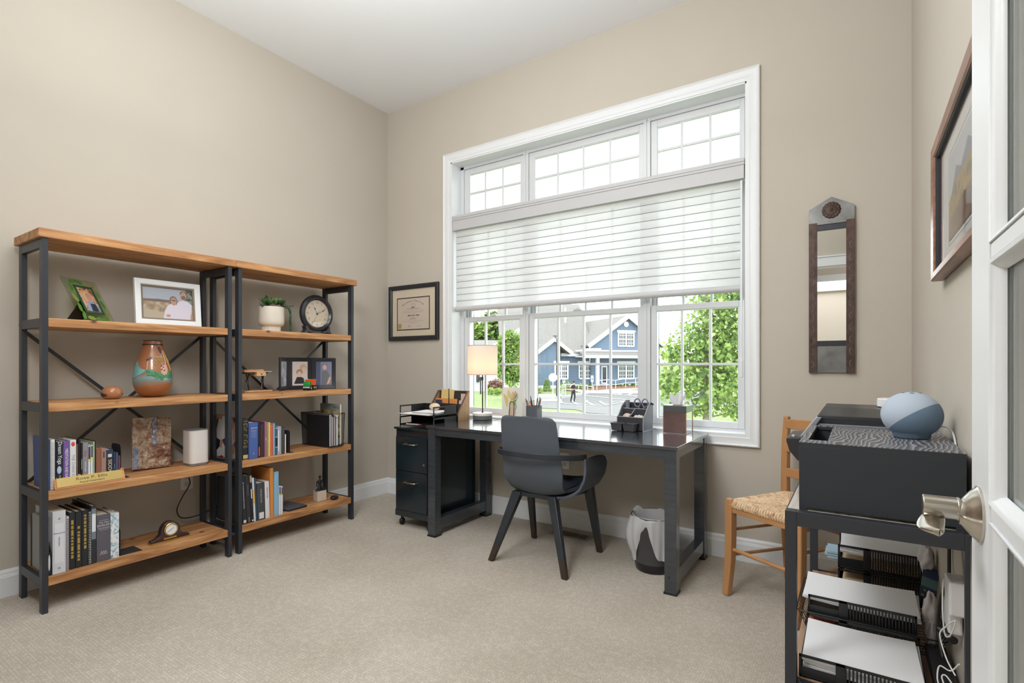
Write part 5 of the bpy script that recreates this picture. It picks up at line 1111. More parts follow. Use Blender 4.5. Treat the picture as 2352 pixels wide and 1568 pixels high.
b = MB(); b.sph((0, 0, 0), (.030, .022, .024), 24); o = b.build('striped_stone', ramp_mat('agate', lambda n, l, tc: (lambda w: (w.inputs.__getitem__('Scale').__setattr__('default_value', 22), w.inputs.__getitem__('Distortion').__setattr__('default_value', 4), l.new(tc.outputs['Object'], w.inputs['Vector']), ramp(n, l, w.outputs[0], [(.2, (214, 198, 180)), (.5, (196, 140, 96)), (.8, (206, 190, 182))]))[-1])(n.new('ShaderNodeTexWave')), .35), None, loc=(2.316, -.160, DZ+.078), smooth=60); tag(o, 'orange striped round stone in the left organizer compartment', 'stone')
b = MB()
for (x, y, z, r_) in [(-.022, 0, 0, .016), (-.004, .004, .002, .017), (.014, 0, 0, .015)]: b.sph((x, y, z), (r_, .016, .020), 14)
o = b.build('eraser_lump', mat('eraser_cream', (214, 206, 194), rough=.7), None, loc=(2.398, -.168, DZ+.074), smooth=60); tag(o, 'cream rounded eraser lying in the right organizer compartment', 'eraser')
t2 = thing('scissors', 'grey handled scissors standing in the back of the organizer', 'scissors', (2.385, -.102, DZ+.120), -.1)
for (cx, a0) in ((-.026, 0), (.026, 0)):
    b = MB(); b.tube([(cx+.020*math.cos(a), 0, .045+.026*math.sin(a)) for a in [2*PI*k/20 for k in range(20)]], .0042, 8, closed=True); b.tube([(cx*.75, 0, .021), (cx*.2, 0, -.02)], .0045, 8); b.build('handle_loop', mat('scissor_grey', (118, 118, 140), rough=.35), t2, smooth=60)
b = MB(); b.bar((.004, 0, -.02), (-.003, 0, -.10), .009, .0015); b.bar((-.004, .002, -.02), (.003, .002, -.10), .009, .0015); b.build('blade', m_chrome, t2)
b = MB(); b.cyl((0, 0, 0), (0, 0, .050), .013, .014, 18); o = b.build('lip_balm_jar', m_orgs, None, loc=(2.298, -.108, DZ+.132), smooth=40); tag(o, 'small grey canister in the back left of the organizer', 'jar')
b = MB(); b.bar((0, 0, 0), (.035, .0, .055), .007, .007); b.bar((.026, 0, .062), (.048, 0, .048), .010, .010); o = b.build('small_hammer', m_blackp, None, loc=(2.415, -.100, DZ+.110)); tag(o, 'small black tool handle leaning at the right of the organizer', 'tool')

# tissue box
t = thing('tissue_box_cover', 'square tissue box cover with copper front and mirrored side', 'tissue box', (2.628, -.146, DZ), -.02)
m_cop = mat('copper_mirror', (150, 124, 126), rough=.16, metal=.85, var=.25, vs=10); m_tsil = mat('tissue_steel', (112, 116, 118), rough=.25, metal=.8)
m_mir = mat('mirror_tile', (222, 222, 226), rough=.06, metal=1)
b = MB(); b.box(-.066, .066, -.066, .066, .0005, .125); b.build('body', m_mir, t, bevel=.001)
b = MB(); b.box(-.066, .066, -.0672, -.066, .004, .124); b.build('copper_front', m_cop, t)
b = MB(); b.box(-.068, .068, -.068, .068, .125, .166); b.build('top_collar', m_tsil, t, bevel=.001)
b = MB()
for (x, y) in ((-.0665, -.0675), (.0665, -.0675), (.0665, .0665)): b.box(x-.0022, x+.0022, y-.0022, y+.0022, .0005, .126)
b.build('corner_strip', mat('copper_edge', (214, 176, 150), rough=.2, metal=.8), t)
b = MB(); b.sph((0, 0, .1665), (.036, .018, .0012), 20); b.build('slot', m_blackm, t)
def tiss(u, v):
    a = 2*PI*u; r_ = .018+.022*v+.008*math.sin(3*a+1)*v+.005*math.sin(7*a)*v; return (-.006+r_*1.15*math.cos(a)-.004*v, r_*.45*math.sin(a), .164+(.052+.018*math.sin(a*1+2.6)+.008*math.sin(5*a))*v)
b = MB(); b.grid(tiss, 48, 10, closed_u=True); b.build('tissue', mat('tissue_white', (238, 238, 240), rough=.9, bump=.3, bs=120), t, smooth=70)

# ------------------------------------------------------------------ office chair
t = thing('office_chair', 'charcoal upholstered shell armchair with black legs at the desk', 'chair', (1.976, -.578, 0))
m_ch = mat('charcoal_fabric', (86, 92, 100), rough=.88, bump=.35, bs=900, bd=.001, var=.05, vs=300, spec=.3); m_leg = mat('black_ash', (42, 47, 53), rough=.4, spec=.5); m_lb = mat('leg_brown_tip', (58, 44, 36), rough=.45)
keys = [(-.292, .861, .120), (-.2915, .856, .152), (-.289, .844, .170), (-.284, .820, .180), (-.272, .740, .185), (-.255, .640, .190), (-.235, .550, .193), (-.210, .480, .192), (-.165, .420, .182), (-.10, .394, .175), (0, .392, .185), (.10, .410, .20), (.185, .425, .205), (.215, .430, .195)]
def prof_at(v):
    f = v*(len(keys)-1); i = min(len(keys)-2, int(f)); u = f-i; P0 = keys[max(0, i-1)]; P1 = keys[i]; P2 = keys[i+1]; P3 = keys[min(len(keys)-1, i+2)]
    return [.5*((2*P1[k])+(-P0[k]+P2[k])*u+(2*P0[k]-5*P1[k]+4*P2[k]-P3[k])*u*u+(-P0[k]+3*P1[k]-3*P2[k]+P3[k])*u**3) for k in range(3)]
def shell(u, v):
    y, z, hw = prof_at(v); s = 2*u-1; back = max(0, min(1, (z-.44)/.12)); wrap = .036*abs(s)**2.4
    cx = .014+.02*back*0; return (cx+hw*s, y+wrap*back, z+wrap*.9*(1-back))
b = MB(); b.grid(shell, 20, 48, th=.022); b.build('seat_shell', m_ch, t, smooth=60)
def cush(u, v):
    s = 2*u-1; w_ = 2*v-1; e = (1-abs(s)**5)*(1-abs(w_)**5); return (.014+.170*s, .03+.165*w_, .438+.026*max(0, e)**.5+.01*s*s)
b = MB(); b.grid(cush, 18, 18, th=.0); b.grid(lambda u, v: (.014+.170*(2*u-1), .03+.165*(2*v-1), .436+.01*(2*u-1)**2), 18, 18); b.build('seat_cushion', mat('cushion_navy', (58, 66, 80), rough=.85, bump=.3, bs=900, bd=.001), t, smooth=60)
for s in (-1, 1):
    path = [(.10, .402), (.165, .408), (.218, .426), (.258, .460), (.282, .510), (.288, .560), (.284, .600), (.280, .624)]
    def wing(u, v, s=s):
        f = v*(len(path)-1); i = min(len(path)-2, int(f)); q_ = f-i; x = path[i][0]*(1-q_)+path[i+1][0]*q_; z = path[i][1]*(1-q_)+path[i+1][1]*q_
        yb_ = -.135+.03*v; yf = .025+.150*math.sin(min(1, v*1.25)*PI/2)
        if v > .72: k_ = (v-.72)/.28; yf = yf-.105*(1-math.sqrt(max(0, 1-k_*k_)))
        return (.006+(s*x if s > 0 else -x*.86), yb_+(yf-yb_)*u, z)
    b = MB(); b.grid(wing, 14, 26, th=.014); b.build('armrest', m_ch, t, smooth=60, bevel=.003)
b = MB(); pts = []
for k in range(33):
    a = -PI*.5+(k/32-.5)*PI*1.04; x = .286*math.cos(a); y = .24*math.sin(a); x = x if x > 0 else x*.90; pts.append((.010+max(-.255, min(.282, x*1.02)), -.085+y*1.0, .632+.022*math.sin((k/32)*PI)))
V = [[b.bm.verts.new(p_) for p_ in ((p[0], p[1], p[2]-.015), (p[0], p[1], p[2]+.015), (p[0]*.965, p[1]*.965+.0, p[2]+.015), (p[0]*.965, p[1]*.965, p[2]-.015))] for p in pts]
for i in range(len(V)-1):
    for k in range(4): b.bm.faces.new((V[i][k], V[i][(k+1) % 4], V[i+1][(k+1) % 4], V[i+1][k]))
b.bm.faces.new(V[0]); b.bm.faces.new(V[-1][::-1]); b.build('back_band', m_leg, t, smooth=35, bevel=.002)
def leg(top, bot, w0, w1, tipf=.22):
    top, bot = Vector(top), Vector(bot); d = bot-top; b = MB(); prev = None
    for f in (0, 1-tipf, 1-tipf+.0001, .985, 1.0):
        c = top+d*f; w_ = (w0+(w1-w0)*f)/2*(.82 if f == 1 else 1); r = [b.bm.verts.new(c+Vector((x*w_, y*w_*.82, 0))) for x, y in ((-1, -1), (1, -1), (1, 1), (-1, 1))]
        if prev:
            for k in range(4): f_ = b.bm.faces.new((prev[k], prev[(k+1) % 4], r[(k+1) % 4], r[k])); f_.material_index = 1 if f > 1-tipf+.0001 else 0
        else: b.bm.faces.new(r[::-1])
        prev = r
    b.bm.faces.new(prev); b.build('leg', [m_leg, m_lb], t, bevel=.004, smooth=40)
leg((-.122, -.130, .405), (-.243, -.238, .001), .060, .034); leg((.108, -.130, .405), (.243, -.238, .001), .052, .034); leg((-.206, .130, .425), (-.236, .240, .001), .046, .032); leg((.206, .130, .432), (.232, .238, .001), .056, .034)
b = MB(); b.bar((-.13, -.125, .392), (.12, -.125, .392), .035, .026); b.bar((-.20, .125, .400), (.20, .125, .400), .035, .024); b.bar((-.12, -.12, .392), (-.19, .12, .395), .03, .022); b.bar((.12, -.12, .392), (.19, .12, .395), .03, .022); b.build('under_frame', m_leg, t, bevel=.003)

# ------------------------------------------------------------------ waste basket
t = thing('waste_basket', 'round black waste basket lined with a white plastic bag under the desk', 'waste basket', (2.565, -.405, 0))
m_bin = mat('bin_smoke', (70, 68, 72), rough=.35); m_bag = bpy.data.materials.new('bag_white'); m_bag.use_nodes = True; n = m_bag.node_tree.nodes; l = m_bag.node_tree.links; p_ = n['Principled BSDF']
p_.inputs['Base Color'].default_value = S(226, 226, 228); p_.inputs['Roughness'].default_value = .4; tb = n.new('ShaderNodeBsdfTranslucent'); tb.inputs[0].default_value = S(222, 222, 224); mx = n.new('ShaderNodeMixShader'); mx.inputs[0].default_value = .3; l.new(p_.outputs[0], mx.inputs[1]); l.new(tb.outputs[0], mx.inputs[2]); l.new(mx.outputs[0], n['Material Output'].inputs[0])
b = MB(); b.lathe([(0, .0015), (.096, .0015), (.099, .005), (.106, .045), (.1065, .05), (.122, .30), (.126, .303), (.124, .306), (.119, .303), (.104, .05), (0, .012)], 44, mis=[1, 1, 1, 1, 0, 0, 0, 0, 0, 0]); b.build('can', [m_bin, m_blackp], t, smooth=50)
vdir = math.atan2(-3.3+.405, 3.52-2.565)     # bearing towards the doorway
def bag(u, v):
    a = 2*PI*u; fold = .004*math.sin(9*a+1)+.003*math.sin(17*a)
    da = (a-vdir+PI) % (2*PI)-PI              # angle from the side that faces the doorway; negative is its left
    low = .080+.150*math.exp(-abs((da+.42)/.42)**3)-.03*math.exp(-((da+1.3)/.5)**2)
    bulge = .030*math.exp(-((da+1.45)/.55)**2)
    if v < .35:
        k = v/.35; r_ = .093+.021*k; z = .02+.289*k
        return (r_*math.cos(a), r_*math.sin(a), z)
    k = (v-.35)/.65; z = .309+(.012*math.sin(5*a)+.022*math.exp(-((da+2.4)/.3)**2))*(1-k)-(.309-low)*k*1.0
    r_ = .126+fold*(.4+k)+.004*math.sin(PI*k)+bulge*math.sin(PI*min(1, k*1.1))-.012*k
    return (r_*math.cos(a), r_*math.sin(a), z)
b = MB(); b.grid(bag, 96, 26, closed_u=True); b.build('bag_liner', m_bag, t, smooth=70)

# ------------------------------------------------------------------ rush seat chair
t = thing('rush_seat_chair', 'honey coloured wooden ladderback chair with woven rush seat', 'chair', (0, 0, 0))
m_hw = mat('honey_wood', (184, 134, 88), rough=.38, var=.1, vs=10, stretch=(1, 1, .15), coat=.2)
FL = Vector((2.992, -.512, 0)); FR = Vector((3.312, -.700, 0)); BL_ = Vector((3.202, -.165, 0)); BR_ = Vector((3.520, -.355, 0)); up = Vector((0, 0, 1))
fdir = ((FL+FR)-(BL_+BR_)).normalized(); sdir = (FR-FL).normalized()
def sq(b, pts, ws, mi=0, rot=None):
    """square section post through points with widths"""
    prev = None
    for p, w_ in zip(pts, ws):
        r = [b.bm.verts.new(Vector(p)+sdir*x*w_/2+fdir*y*w_/2) for x, y in ((-1, -1), (1, -1), (1, 1), (-1, 1))]
        if prev:
            for k in range(4): b.bm.faces.new((prev[k], prev[(k+1) % 4], r[(k+1) % 4], r[k]))
        else: b.bm.faces.new(r[::-1])
        prev = r
    b.bm.faces.new(prev)
for P_ in (FL, FR):
    b = MB(); kick = fdir*.026; sq(b, [P_+kick+up*.0008, P_+kick*.6+up*.08, P_+kick*.15+up*.17, P_+up*.30, P_+up*.455, P_+up*.478], [.034, .036, .040, .042, .042, .034]); b.build('front_leg', m_hw, t, bevel=.006, smooth=40, seg=3)
for P_ in (BL_, BR_):
    b = MB(); sq(b, [P_-fdir*.02+up*.0008, P_-fdir*.012+up*.15, P_+up*.30, P_+up*.46, P_+up*.60, P_-fdir*.004+up*.75, P_-fdir*.010+up*.872], [.030, .034, .036, .036, .035, .033, .028]); b.build('back_post', m_hw, t, bevel=.006, smooth=40, seg=3)
def slat(z0, z1, off):
    b = MB(); 
    def f(u, v):
        bow = .016*math.sin(PI*u); crown = .006*math.sin(PI*u); return tuple(BL_.lerp(BR_, u)-fdir*(off+bow)+up*(z0+(z1-z0)*v+crown*v))
    b.grid(f, 14, 3, th=.012); b.build('back_slat', m_hw, t, smooth=40, bevel=.003)
slat(.808, .856, .002); slat(.685, .728, -.004); slat(.552, .598, -.006)
def rung(a, c, z0, z1, r_=.0095): b = MB(); b.cyl(a+up*z0, c+up*z1, r_, r_, 14); b.build('stretcher', m_hw, t, smooth=40)
rung(FL, FR, .226, .226); rung(FL, BL_-fdir*.01, .322, .300, .008); rung(FR, BR_-fdir*.01, .322, .300, .008); rung(FL, BL_-fdir*.02, .196, .165, .0085); rung(FR, BR_-fdir*.02, .212, .204, .0085); rung(BL_, BR_, .33, .33, .008)
b = MB(); b.bar(FL+up*.425, FR+up*.425, .020, .030); b.bar(FL+up*.425, BL_+up*.425, .020, .026); b.bar(FR+up*.425, BR_+up*.425, .020, .026); b.bar(BL_+up*.425, BR_+up*.425, .02, .026); b.build('seat_rail', m_hw, t, bevel=.003)
# rush seat: four triangular wraps of cord meeting at the centre
def rushmat():
    def f(n, l, tc):
        no = n.new('ShaderNodeTexNoise'); no.inputs['Scale'].default_value = 45; no.inputs['Detail'].default_value = 4; l.new(tc.outputs['Object'], no.inputs['Vector'])
        return ramp(n, l, no.outputs[0], [(.3, (178, 136, 98)), (.45, (216, 182, 144)), (.6, (232, 206, 172)), (.75, (206, 166, 126))])
    return ramp_mat('rush_cord', f, .75, bump=.3, bs=300)
m_rush = rushmat(); b = MB(); A = [FL+sdir*.006, FR-sdir*.006, BR_-sdir*.006, BL_+sdir*.006]; Cn = (A[0]+A[1]+A[2]+A[3])/4
for e in range(4):
    P0, P1 = A[e], A[(e+1) % 4]; mid = (P0+P1)/2; outn = (mid-Cn).normalized(); N_ = 26
    for k in range(N_):
        # strands run across from this edge towards the centre, shortening towards the corners
        f = (k+.5)/N_; pe = P0.lerp(P1, f); g = 1-abs(2*f-1); L_ = (pe-Cn).dot(outn)
        reach = g*L_; w_ = (P1-P0).length/N_*.47
        q0 = pe+outn*.010+up*.440; q1 = pe+outn*.016+up*.453; q2 = pe+outn*.008+up*.467; q3 = pe-outn*.01+up*.471; q4 = pe-outn*max(.016, reach)+up*(.468-.010*g)
        b.tube([q0, q1, q2, q3, q4], w_, 7)
b.build('rush_seat', m_rush, t, smooth=60)

# ------------------------------------------------------------------ wall pieces
t = thing('framed_diploma', 'black framed law school diploma with cream mat left of the window', 'picture frame', (.327, -.004, 1.3565))
W4, H4 = .582, .480
b = MB(); b.miter(-W4/2, W4/2, 0, H4, [(0, 0), (0, -.020), (.006, -.026), (.030, -.022), (.036, -.016), (.038, -.008), (.038, 0)]); b.build('frame', m_frameblack, t, smooth=30)
b = MB(); b.box(-W4/2+.03, W4/2-.03, -.006, 0, .03, H4-.03); b.build('mat_board', mat('mat_cream', (222, 208, 184), rough=.8), t)
hx0, hx1, hz0, hz1 = -.196, .176, .088, .372
hx0, hx1 = -.198, .190
b = MB(); b.miter(hx0, hx1, hz0, hz1, [(0, -.006), (0, -.0078), (.009, -.0070), (.009, -.006)]); b.build('fillet', mat('fillet_brown', (64, 50, 42), rough=.4), t)
b = MB(); b.box(hx0+.009, hx1-.009, -.0068, -.006, hz0+.009, hz1-.009); b.build('certificate', mat('parchment', (214, 198, 182), rough=.8), t)
mi_ = mat('diploma_ink', (92, 84, 82), rough=.8); mg_ = mat('diploma_grey', (160, 148, 140), rough=.8)
cx_ = -.004; s_title = 'Massachusetts School of Law'; R_ = .205; cz_ = .345-R_
for i, ch in enumerate(s_title):
    if ch == ' ': continue
    a = PI/2+.60-1.20*i/(len(s_title)-1); o = text('letter', ch, .019, mi_, t, (cx_+R_*1.05*math.cos(a), -.0072, cz_+R_*math.sin(a)-.004), RY, ext=.0001); roty(o, a-PI/2)
for (body, z, sz, m__, w_) in [('IN THE COMMONWEALTH OF MASSACHUSETTS', .272, .0075, mi_, .155), ('To all persons to whom these presents may come be it known that', .256, .0065, mg_, .25), ('having honorably fulfilled all the requirements imposed by the', .243, .0065, mg_, .24), ('upon recommendation of', .229, .0065, mg_, .07), ('the degree of', .199, .006, mg_, .04), ('Juris Doctor', .186, .0125, mi_, .068), ('with all the rights honors and privileges appertaining', .165, .0062, mg_, .24), ('in witness whereof', .150, .0062, mg_, .10)]:
    text('line_lettering', body, sz, m__, t, (cx_, -.0072, z), RY, width=w_, ext=.0001)
b = MB()
for (x0, x1) in ((-.062, -.024), (-.012, .022), (.034, .074)):
    x = x0
    while x < x1: b.box(cx_+x, cx_+x+.0035, -.0074, -.0069, .209+random.uniform(0, .002), .218+random.uniform(-.001, .003)); x += .005
b.build('name_lettering', mi_, t)
b = MB(); b.frame(cx_-.020, cx_+.024, .288, .316, .0012, -.0073, -.0069); b.prism([(cx_-.016, -.0069, .285), (cx_+.018, -.0069, .288), (cx_+.018, -.0069, .281), (cx_-.008, -.0069, .279), (cx_-.012, -.0069, .273), (cx_-.016, -.0069, .274)], (0, -.0004, 0)); b.build('crest', mi_, t)
b = MB(); b.cyl((-.162, -.0069, .126), (-.162, -.0082, .126), .023, .023, 30); b.build('gold_seal', mat('seal_gold', (196, 176, 92), rough=.4, metal=.3), t)
b = MB(); b.tube([(-.062+.004*k, -.0073, .122+.010*math.sin(k*2.1)) for k in range(9)], .0006, 4); b.tube([(.045+.005*k, -.0073, .122+.003*math.sin(k*2.7)) for k in range(11)], .0005, 4); b.build('signature', mi_, t)
b = MB(); b.box(-W4/2+.036, W4/2-.036, -.0120, -.0112, .036, H4-.036); b.build('glass', m_picglass, t)

t = thing('wall_mirror', 'tall narrow rustic mirror with zinc gable top and copper sides', 'mirror', (3.4065, -.004, 1.103))
m_zinc = mat('zinc', (116, 116, 114), rough=.42, metal=.75, var=.28, vs=14); m_cu = mat('aged_copper', (76, 58, 52), rough=.5, metal=.5, var=.35, vs=30)
hw = .1045
b = MB(); b.prism([(-hw, 0, .80), (hw, 0, .80), (hw, 0, .886), (0, 0, .944), (-hw, 0, .886)], (0, -.018, 0)); b.build('gable', m_zinc, t, bevel=.001)
b = MB(); b.box(-hw+.034, hw-.034, -.014, 0, .002, .145); b.build('bottom_panel', m_zinc, t)
for s in (-1, 1):
    b = MB(); b.box(s*hw, s*(hw-.038), -.020, 0, 0, .812); b.box(s*hw, s*(hw+.0008), -.0205, 0, 0, .812); st_ = b.build('copper_stile', m_cu, t, bevel=.001)
    b = MB(); rs = random.Random(4+s)
    for k in range(11):
        z = .05+k*.062+rs.uniform(-.01, .01); x = s*(hw-.019)+s*.006; b.tube([(x+.010*math.cos(a), -.0206, z+.017*math.sin(a)) for a in [PI*.5+s*PI*j/8 for j in range(9)]], .0010, 4)
    b.build('chased_line', mat('patina', (150, 148, 138), rough=.5, metal=.3), st_)
for z in (.145, .770):
    b = MB(); b.box(-hw+.038, hw-.038, -.018, 0, z, z+.028); b.cyl((-.03, -.018, z+.014), (-.03, -.020, z+.014), .002, .002, 8); b.cyl((.03, -.018, z+.014), (.03, -.020, z+.014), .002, .002, 8); b.build('cross_bar', mat('iron_bar', (48, 50, 56), rough=.4, metal=.4), t, bevel=.001)
b = MB(); b.box(-hw+.038, hw-.038, -.008, 0, .173, .770); b.build('mirror_glass', mat('silvered_glass', (244, 246, 246), rough=.01, metal=1), t)
b = MB(); cz = .872; 
for k in range(14):
    a = 2*PI*k/14; b.sph((.033*math.cos(a), -.018, cz+.033*math.sin(a)), (.0125, .005, .0125), 10)
b.sph((0, -.019, cz), (.034, .007, .034), 24); b.sph((0, -.024, cz), (.009, .005, .009), 12); b.build('flower_boss', m_cu, t, smooth=60)

t = thing('framed_landscape', 'wood framed mountain landscape print on the right wall behind the door', 'picture frame', (RX1-.004, -1.177, 1.412), -PI/2)
b = MB(); b.miter(0, .80, 0, .415, [(0, 0), (0, -.026), (.004, -.030), (.026, -.026), (.030, -.022), (.030, 0)]); b.build('frame', wood('frame_walnut', [(104, 70, 56), (132, 94, 76), (156, 116, 96)], 0, 10, .35, knots=False), t, smooth=30)
b = MB(); b.miter(.029, .771, .029, .386, [(0, -.004), (0, -.021), (.006, -.018), (.006, -.004)]); b.build('black_fillet', m_blackm, t)
b = MB(); b.box(.034, .766, -.006, 0, .034, .381); b.build('mat_board', mat('mat_white', (226, 226, 224), rough=.8), t)
ix0, ix1, iz0, iz1 = .20, .60, .085, .320
b = MB(); pg(b, [(ix0, iz0), (ix1, iz0), (ix1, iz1), (ix0, iz1)], -.0065, 0); pg(b, [(ix0, iz0+.09), (ix0+.12, iz0+.18), (ix0+.2, iz0+.155), (ix0+.3, iz0+.195), (ix1, iz0+.15), (ix1, iz0), (ix0, iz0)], -.0068, 1); pg(b, [(ix0, iz0+.11), (ix0+.14, iz0+.145), (ix0+.28, iz0+.14), (ix1, iz0+.16), (ix1, iz0), (ix0, iz0)], -.0071, 2); pg(b, [(ix0, iz0), (ix1, iz0), (ix1, iz0+.08), (ix0+.2, iz0+.075), (ix0, iz0+.055)], -.0074, 3)
b.build('landscape_print', [mat('land_sky', (196, 202, 208)), mat('land_mountain', (130, 138, 156)), noisepic('land_hill', [(.35, (110, 100, 78)), (.5, (176, 148, 88)), (.65, (120, 112, 86))], 18), noisepic('land_field', [(.3, (112, 86, 74)), (.7, (142, 116, 98))], 14)], t)
b = MB(); b.miter(ix0-.012, ix1+.012, iz0-.012, iz1+.012, [(0, -.006), (0, -.0066), (.002, -.0066), (.002, -.006)]); b.build('mat_line', mat('mat_grey_line', (176, 174, 168)), t)
b = MB(); b.box(.030, .770, -.014, -.013, .03, .385); b.build('glass', m_picglass, t)

# ------------------------------------------------------------------ printer cart
t = thing('printer_cart', 'black metal frame printer cart with wooden shelves by the right wall', 'cart', (0, 0, 0))
m_oak = wood('grey_oak', [(150, 138, 128), (186, 176, 166), (208, 200, 192)], 1, 10, .5, knots=False); m_oakb = wood('brown_oak', [(132, 104, 82), (166, 134, 108), (190, 160, 132)], 1, 10, .5, knots=False)
CX0, CX1, CY0, CY1, CZ_ = 3.355, 3.742, -1.690, -.742, .750
for x, w__ in ((CX0, .028), (CX1-.010, .010)):
    for y in (CY0, CY1-.030):
        yy_ = y+.030 if w__ > .02 else y+.012; b = MB(); b.box(x, x+w__, y, yy_, .0008, CZ_-.001); b.build('leg', m_black, t, bevel=.001)
for y in (CY0, CY1-.030):
    b = MB(); b.box(CX0+.028, CX1-.010, y, y+.030, CZ_-.040, CZ_-.001); b.build('top_rail', m_black, t, bevel=.001)
    b = MB(); b.box(CX0+.028, CX1-.010, y, y+.030, .250, .284); b.build('lower_rail', m_black, t, bevel=.001)
for x in (CX0, CX1-.028):
    b = MB(); b.box(x, x+.028, CY0+.03, CY1-.03, CZ_-.030, CZ_-.001); b.build('top_rail', m_black, t, bevel=.001)
b = MB(); b.box(CX0+.004, CX1-.004, CY0+.031, CY1-.031, CZ_-.012, CZ_-.0002); b.build('top_board', m_oak, t, bevel=.001)
b = MB(); b.box(CX0+.010, CX1-.004, CY0+.031, CY1-.031, .262, .2865); b.build('lower_shelf', m_oakb, t, bevel=.001)

# riser box
def ebon(n, l, tc):
    mp = n.new('ShaderNodeMapping'); mp.inputs['Scale'].default_value = (1, .42, 1); mp.inputs['Rotation'].default_value = (0, 0, .25); l.new(tc.outputs['Object'], mp.inputs[0])
    w = n.new('ShaderNodeTexWave'); w.wave_type = 'BANDS'; w.bands_direction = 'X'; w.wave_profile = 'SAW'; w.inputs['Scale'].default_value = 26; w.inputs['Distortion'].default_value = 16; w.inputs['Detail'].default_value = 1.5; w.inputs['Detail Scale'].default_value = .6; l.new(mp.outputs[0], w.inputs['Vector'])
    n2 = n.new('ShaderNodeTexNoise'); n2.inputs['Scale'].default_value = 130; n2.inputs['Detail'].default_value = 3; l.new(mp.outputs[0], n2.inputs['Vector']); mx = n.new('ShaderNodeMath'); mx.operation = 'MULTIPLY_ADD'; mx.inputs[1].default_value = .4; l.new(n2.outputs[0], mx.inputs[0]); l.new(w.outputs[0], mx.inputs[2])
    return ramp(n, l, mx.outputs[0], [(.2, (70, 70, 74)), (.5, (84, 84, 88)), (.85, (112, 112, 117)), (1.15, (150, 150, 156))])
m_ebon = ramp_mat('ebonised_oak', ebon, .4); m_bx = mat('black_stained_wood', (39, 44, 50), rough=.55, bump=.15, bs=500)
t = thing('riser_box', 'black wooden box riser with grained top and hand hole on the cart', 'box', (3.387, -1.662, .7505)); BW, BD, BH = .352, .470, .186
b = MB(); b.box(0, BW, 0, .012, .006, BH-.012); b.box(0, .012, .012, BD-.012, .006, BH-.012); b.box(BW-.012, BW, .012, BD-.012, .006, BH-.012); b.box(0, BW, BD-.012, BD, .006, BH-.012)
b.box(0, .02, 0, .02, 0, .006); b.box(BW-.02, BW, 0, .02, 0, .006); b.box(0, .02, BD-.02, BD, 0, .006); b.box(BW-.02, BW, BD-.02, BD, 0, .006); b.build('carcass', m_bx, t, bevel=.001)
ZT = .7505+BH; ha = at(1857, 1009, Z=ZT); hb = at(1904, 1007, Z=ZT); hc = at(1900, 979, Z=ZT); X0, X1, Y0, Y1 = ha.x-3.387, hb.x-3.387, ha.y+1.662, hc.y+1.662
X0 = max(.018, X0); X1 = X0+.047; 
for (nm, za, zb, mm) in (('top_board', BH-.012, BH-.0016, m_bx), ('grained_top', BH-.0016, BH, m_ebon)):
    b = MB(); b.box(0, BW, 0, Y0, za, zb); b.box(0, BW, Y1, BD, za, zb); b.box(0, X0, Y0, Y1, za, zb); b.box(X1, BW, Y0, Y1, za, zb); b.build(nm, mm, t)

# speaker ball
t = thing('smart_speaker', 'grey blue fabric ball smart speaker on the riser box', 'speaker', (3.652, -1.400, ZT))
m_ef = mat('speaker_fabric', (172, 184, 198), rough=.9, bump=.35, bs=1400, bd=.001, var=.05, vs=500); m_ep = mat('speaker_plastic', (94, 116, 136), rough=.5, bump=.15, bs=900, bd=.001)
b = MB(); prof_ = [(0, .0008), (.040, .001), (.044, .004)]+[(.0735*math.sin(a), .0665-.0665*math.cos(a)) for a in [PI*(.215+.785*k/30) for k in range(31)]]; b.lathe(prof_, 64)
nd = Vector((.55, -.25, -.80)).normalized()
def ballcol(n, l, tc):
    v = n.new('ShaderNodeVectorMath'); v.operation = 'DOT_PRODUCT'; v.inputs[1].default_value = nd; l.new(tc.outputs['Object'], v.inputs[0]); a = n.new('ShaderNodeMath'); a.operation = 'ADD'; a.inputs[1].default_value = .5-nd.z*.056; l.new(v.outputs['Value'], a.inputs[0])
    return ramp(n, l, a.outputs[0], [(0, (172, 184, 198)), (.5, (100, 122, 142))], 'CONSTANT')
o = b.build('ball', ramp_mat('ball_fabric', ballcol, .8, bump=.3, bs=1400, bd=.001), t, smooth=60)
b = MB()
for (x, y) in ((.0, -.018), (.018, -.004), (-.018, -.004), (0, .014)): b.cyl((x, y, .1285), (x, y, .1315), .0055, .0055, 14)
b.build('button', mat('button_grey', (88, 96, 106), rough=.5), t, bevel=.0008)

# printer
t = thing('printer', 'black inkjet printer with a sloping lid on the cart behind the riser box', 'printer', (3.54, -.962, .7505))
m_pr = mat('printer_black', (44, 45, 48), rough=.3, bump=.05, bs=1200); m_ps = mat('printer_silver', (150, 156, 164), rough=.25, metal=.4); m_pd = mat('printer_deep', (22, 23, 26), rough=.15)
b = MB(); b.prism([(-.165, -.215, .0), (.180, -.215, .0), (.185, -.215, .130), (-.188, -.215, .130), (-.19, -.215, .10), (-.18, -.215, .05)], (0, .43, 0)); b.build('body', m_pr, t, bevel=.006, seg=3)
b = MB(); b.prism([(-.188, -.21, .131), (.185, -.21, .131), (.185, -.21, .158), (-.178, -.21, .158)], (0, .42, 0)); b.build('scanner_bed', m_pd, t, bevel=.004)
b = MB(); b.prism([(-.190, -.216, .140), (-.160, -.216, .150), (-.122, -.216, .212), (-.138, -.216, .214)], (0, .40, 0)); b.build('silver_edge', m_ps, t, bevel=.003)
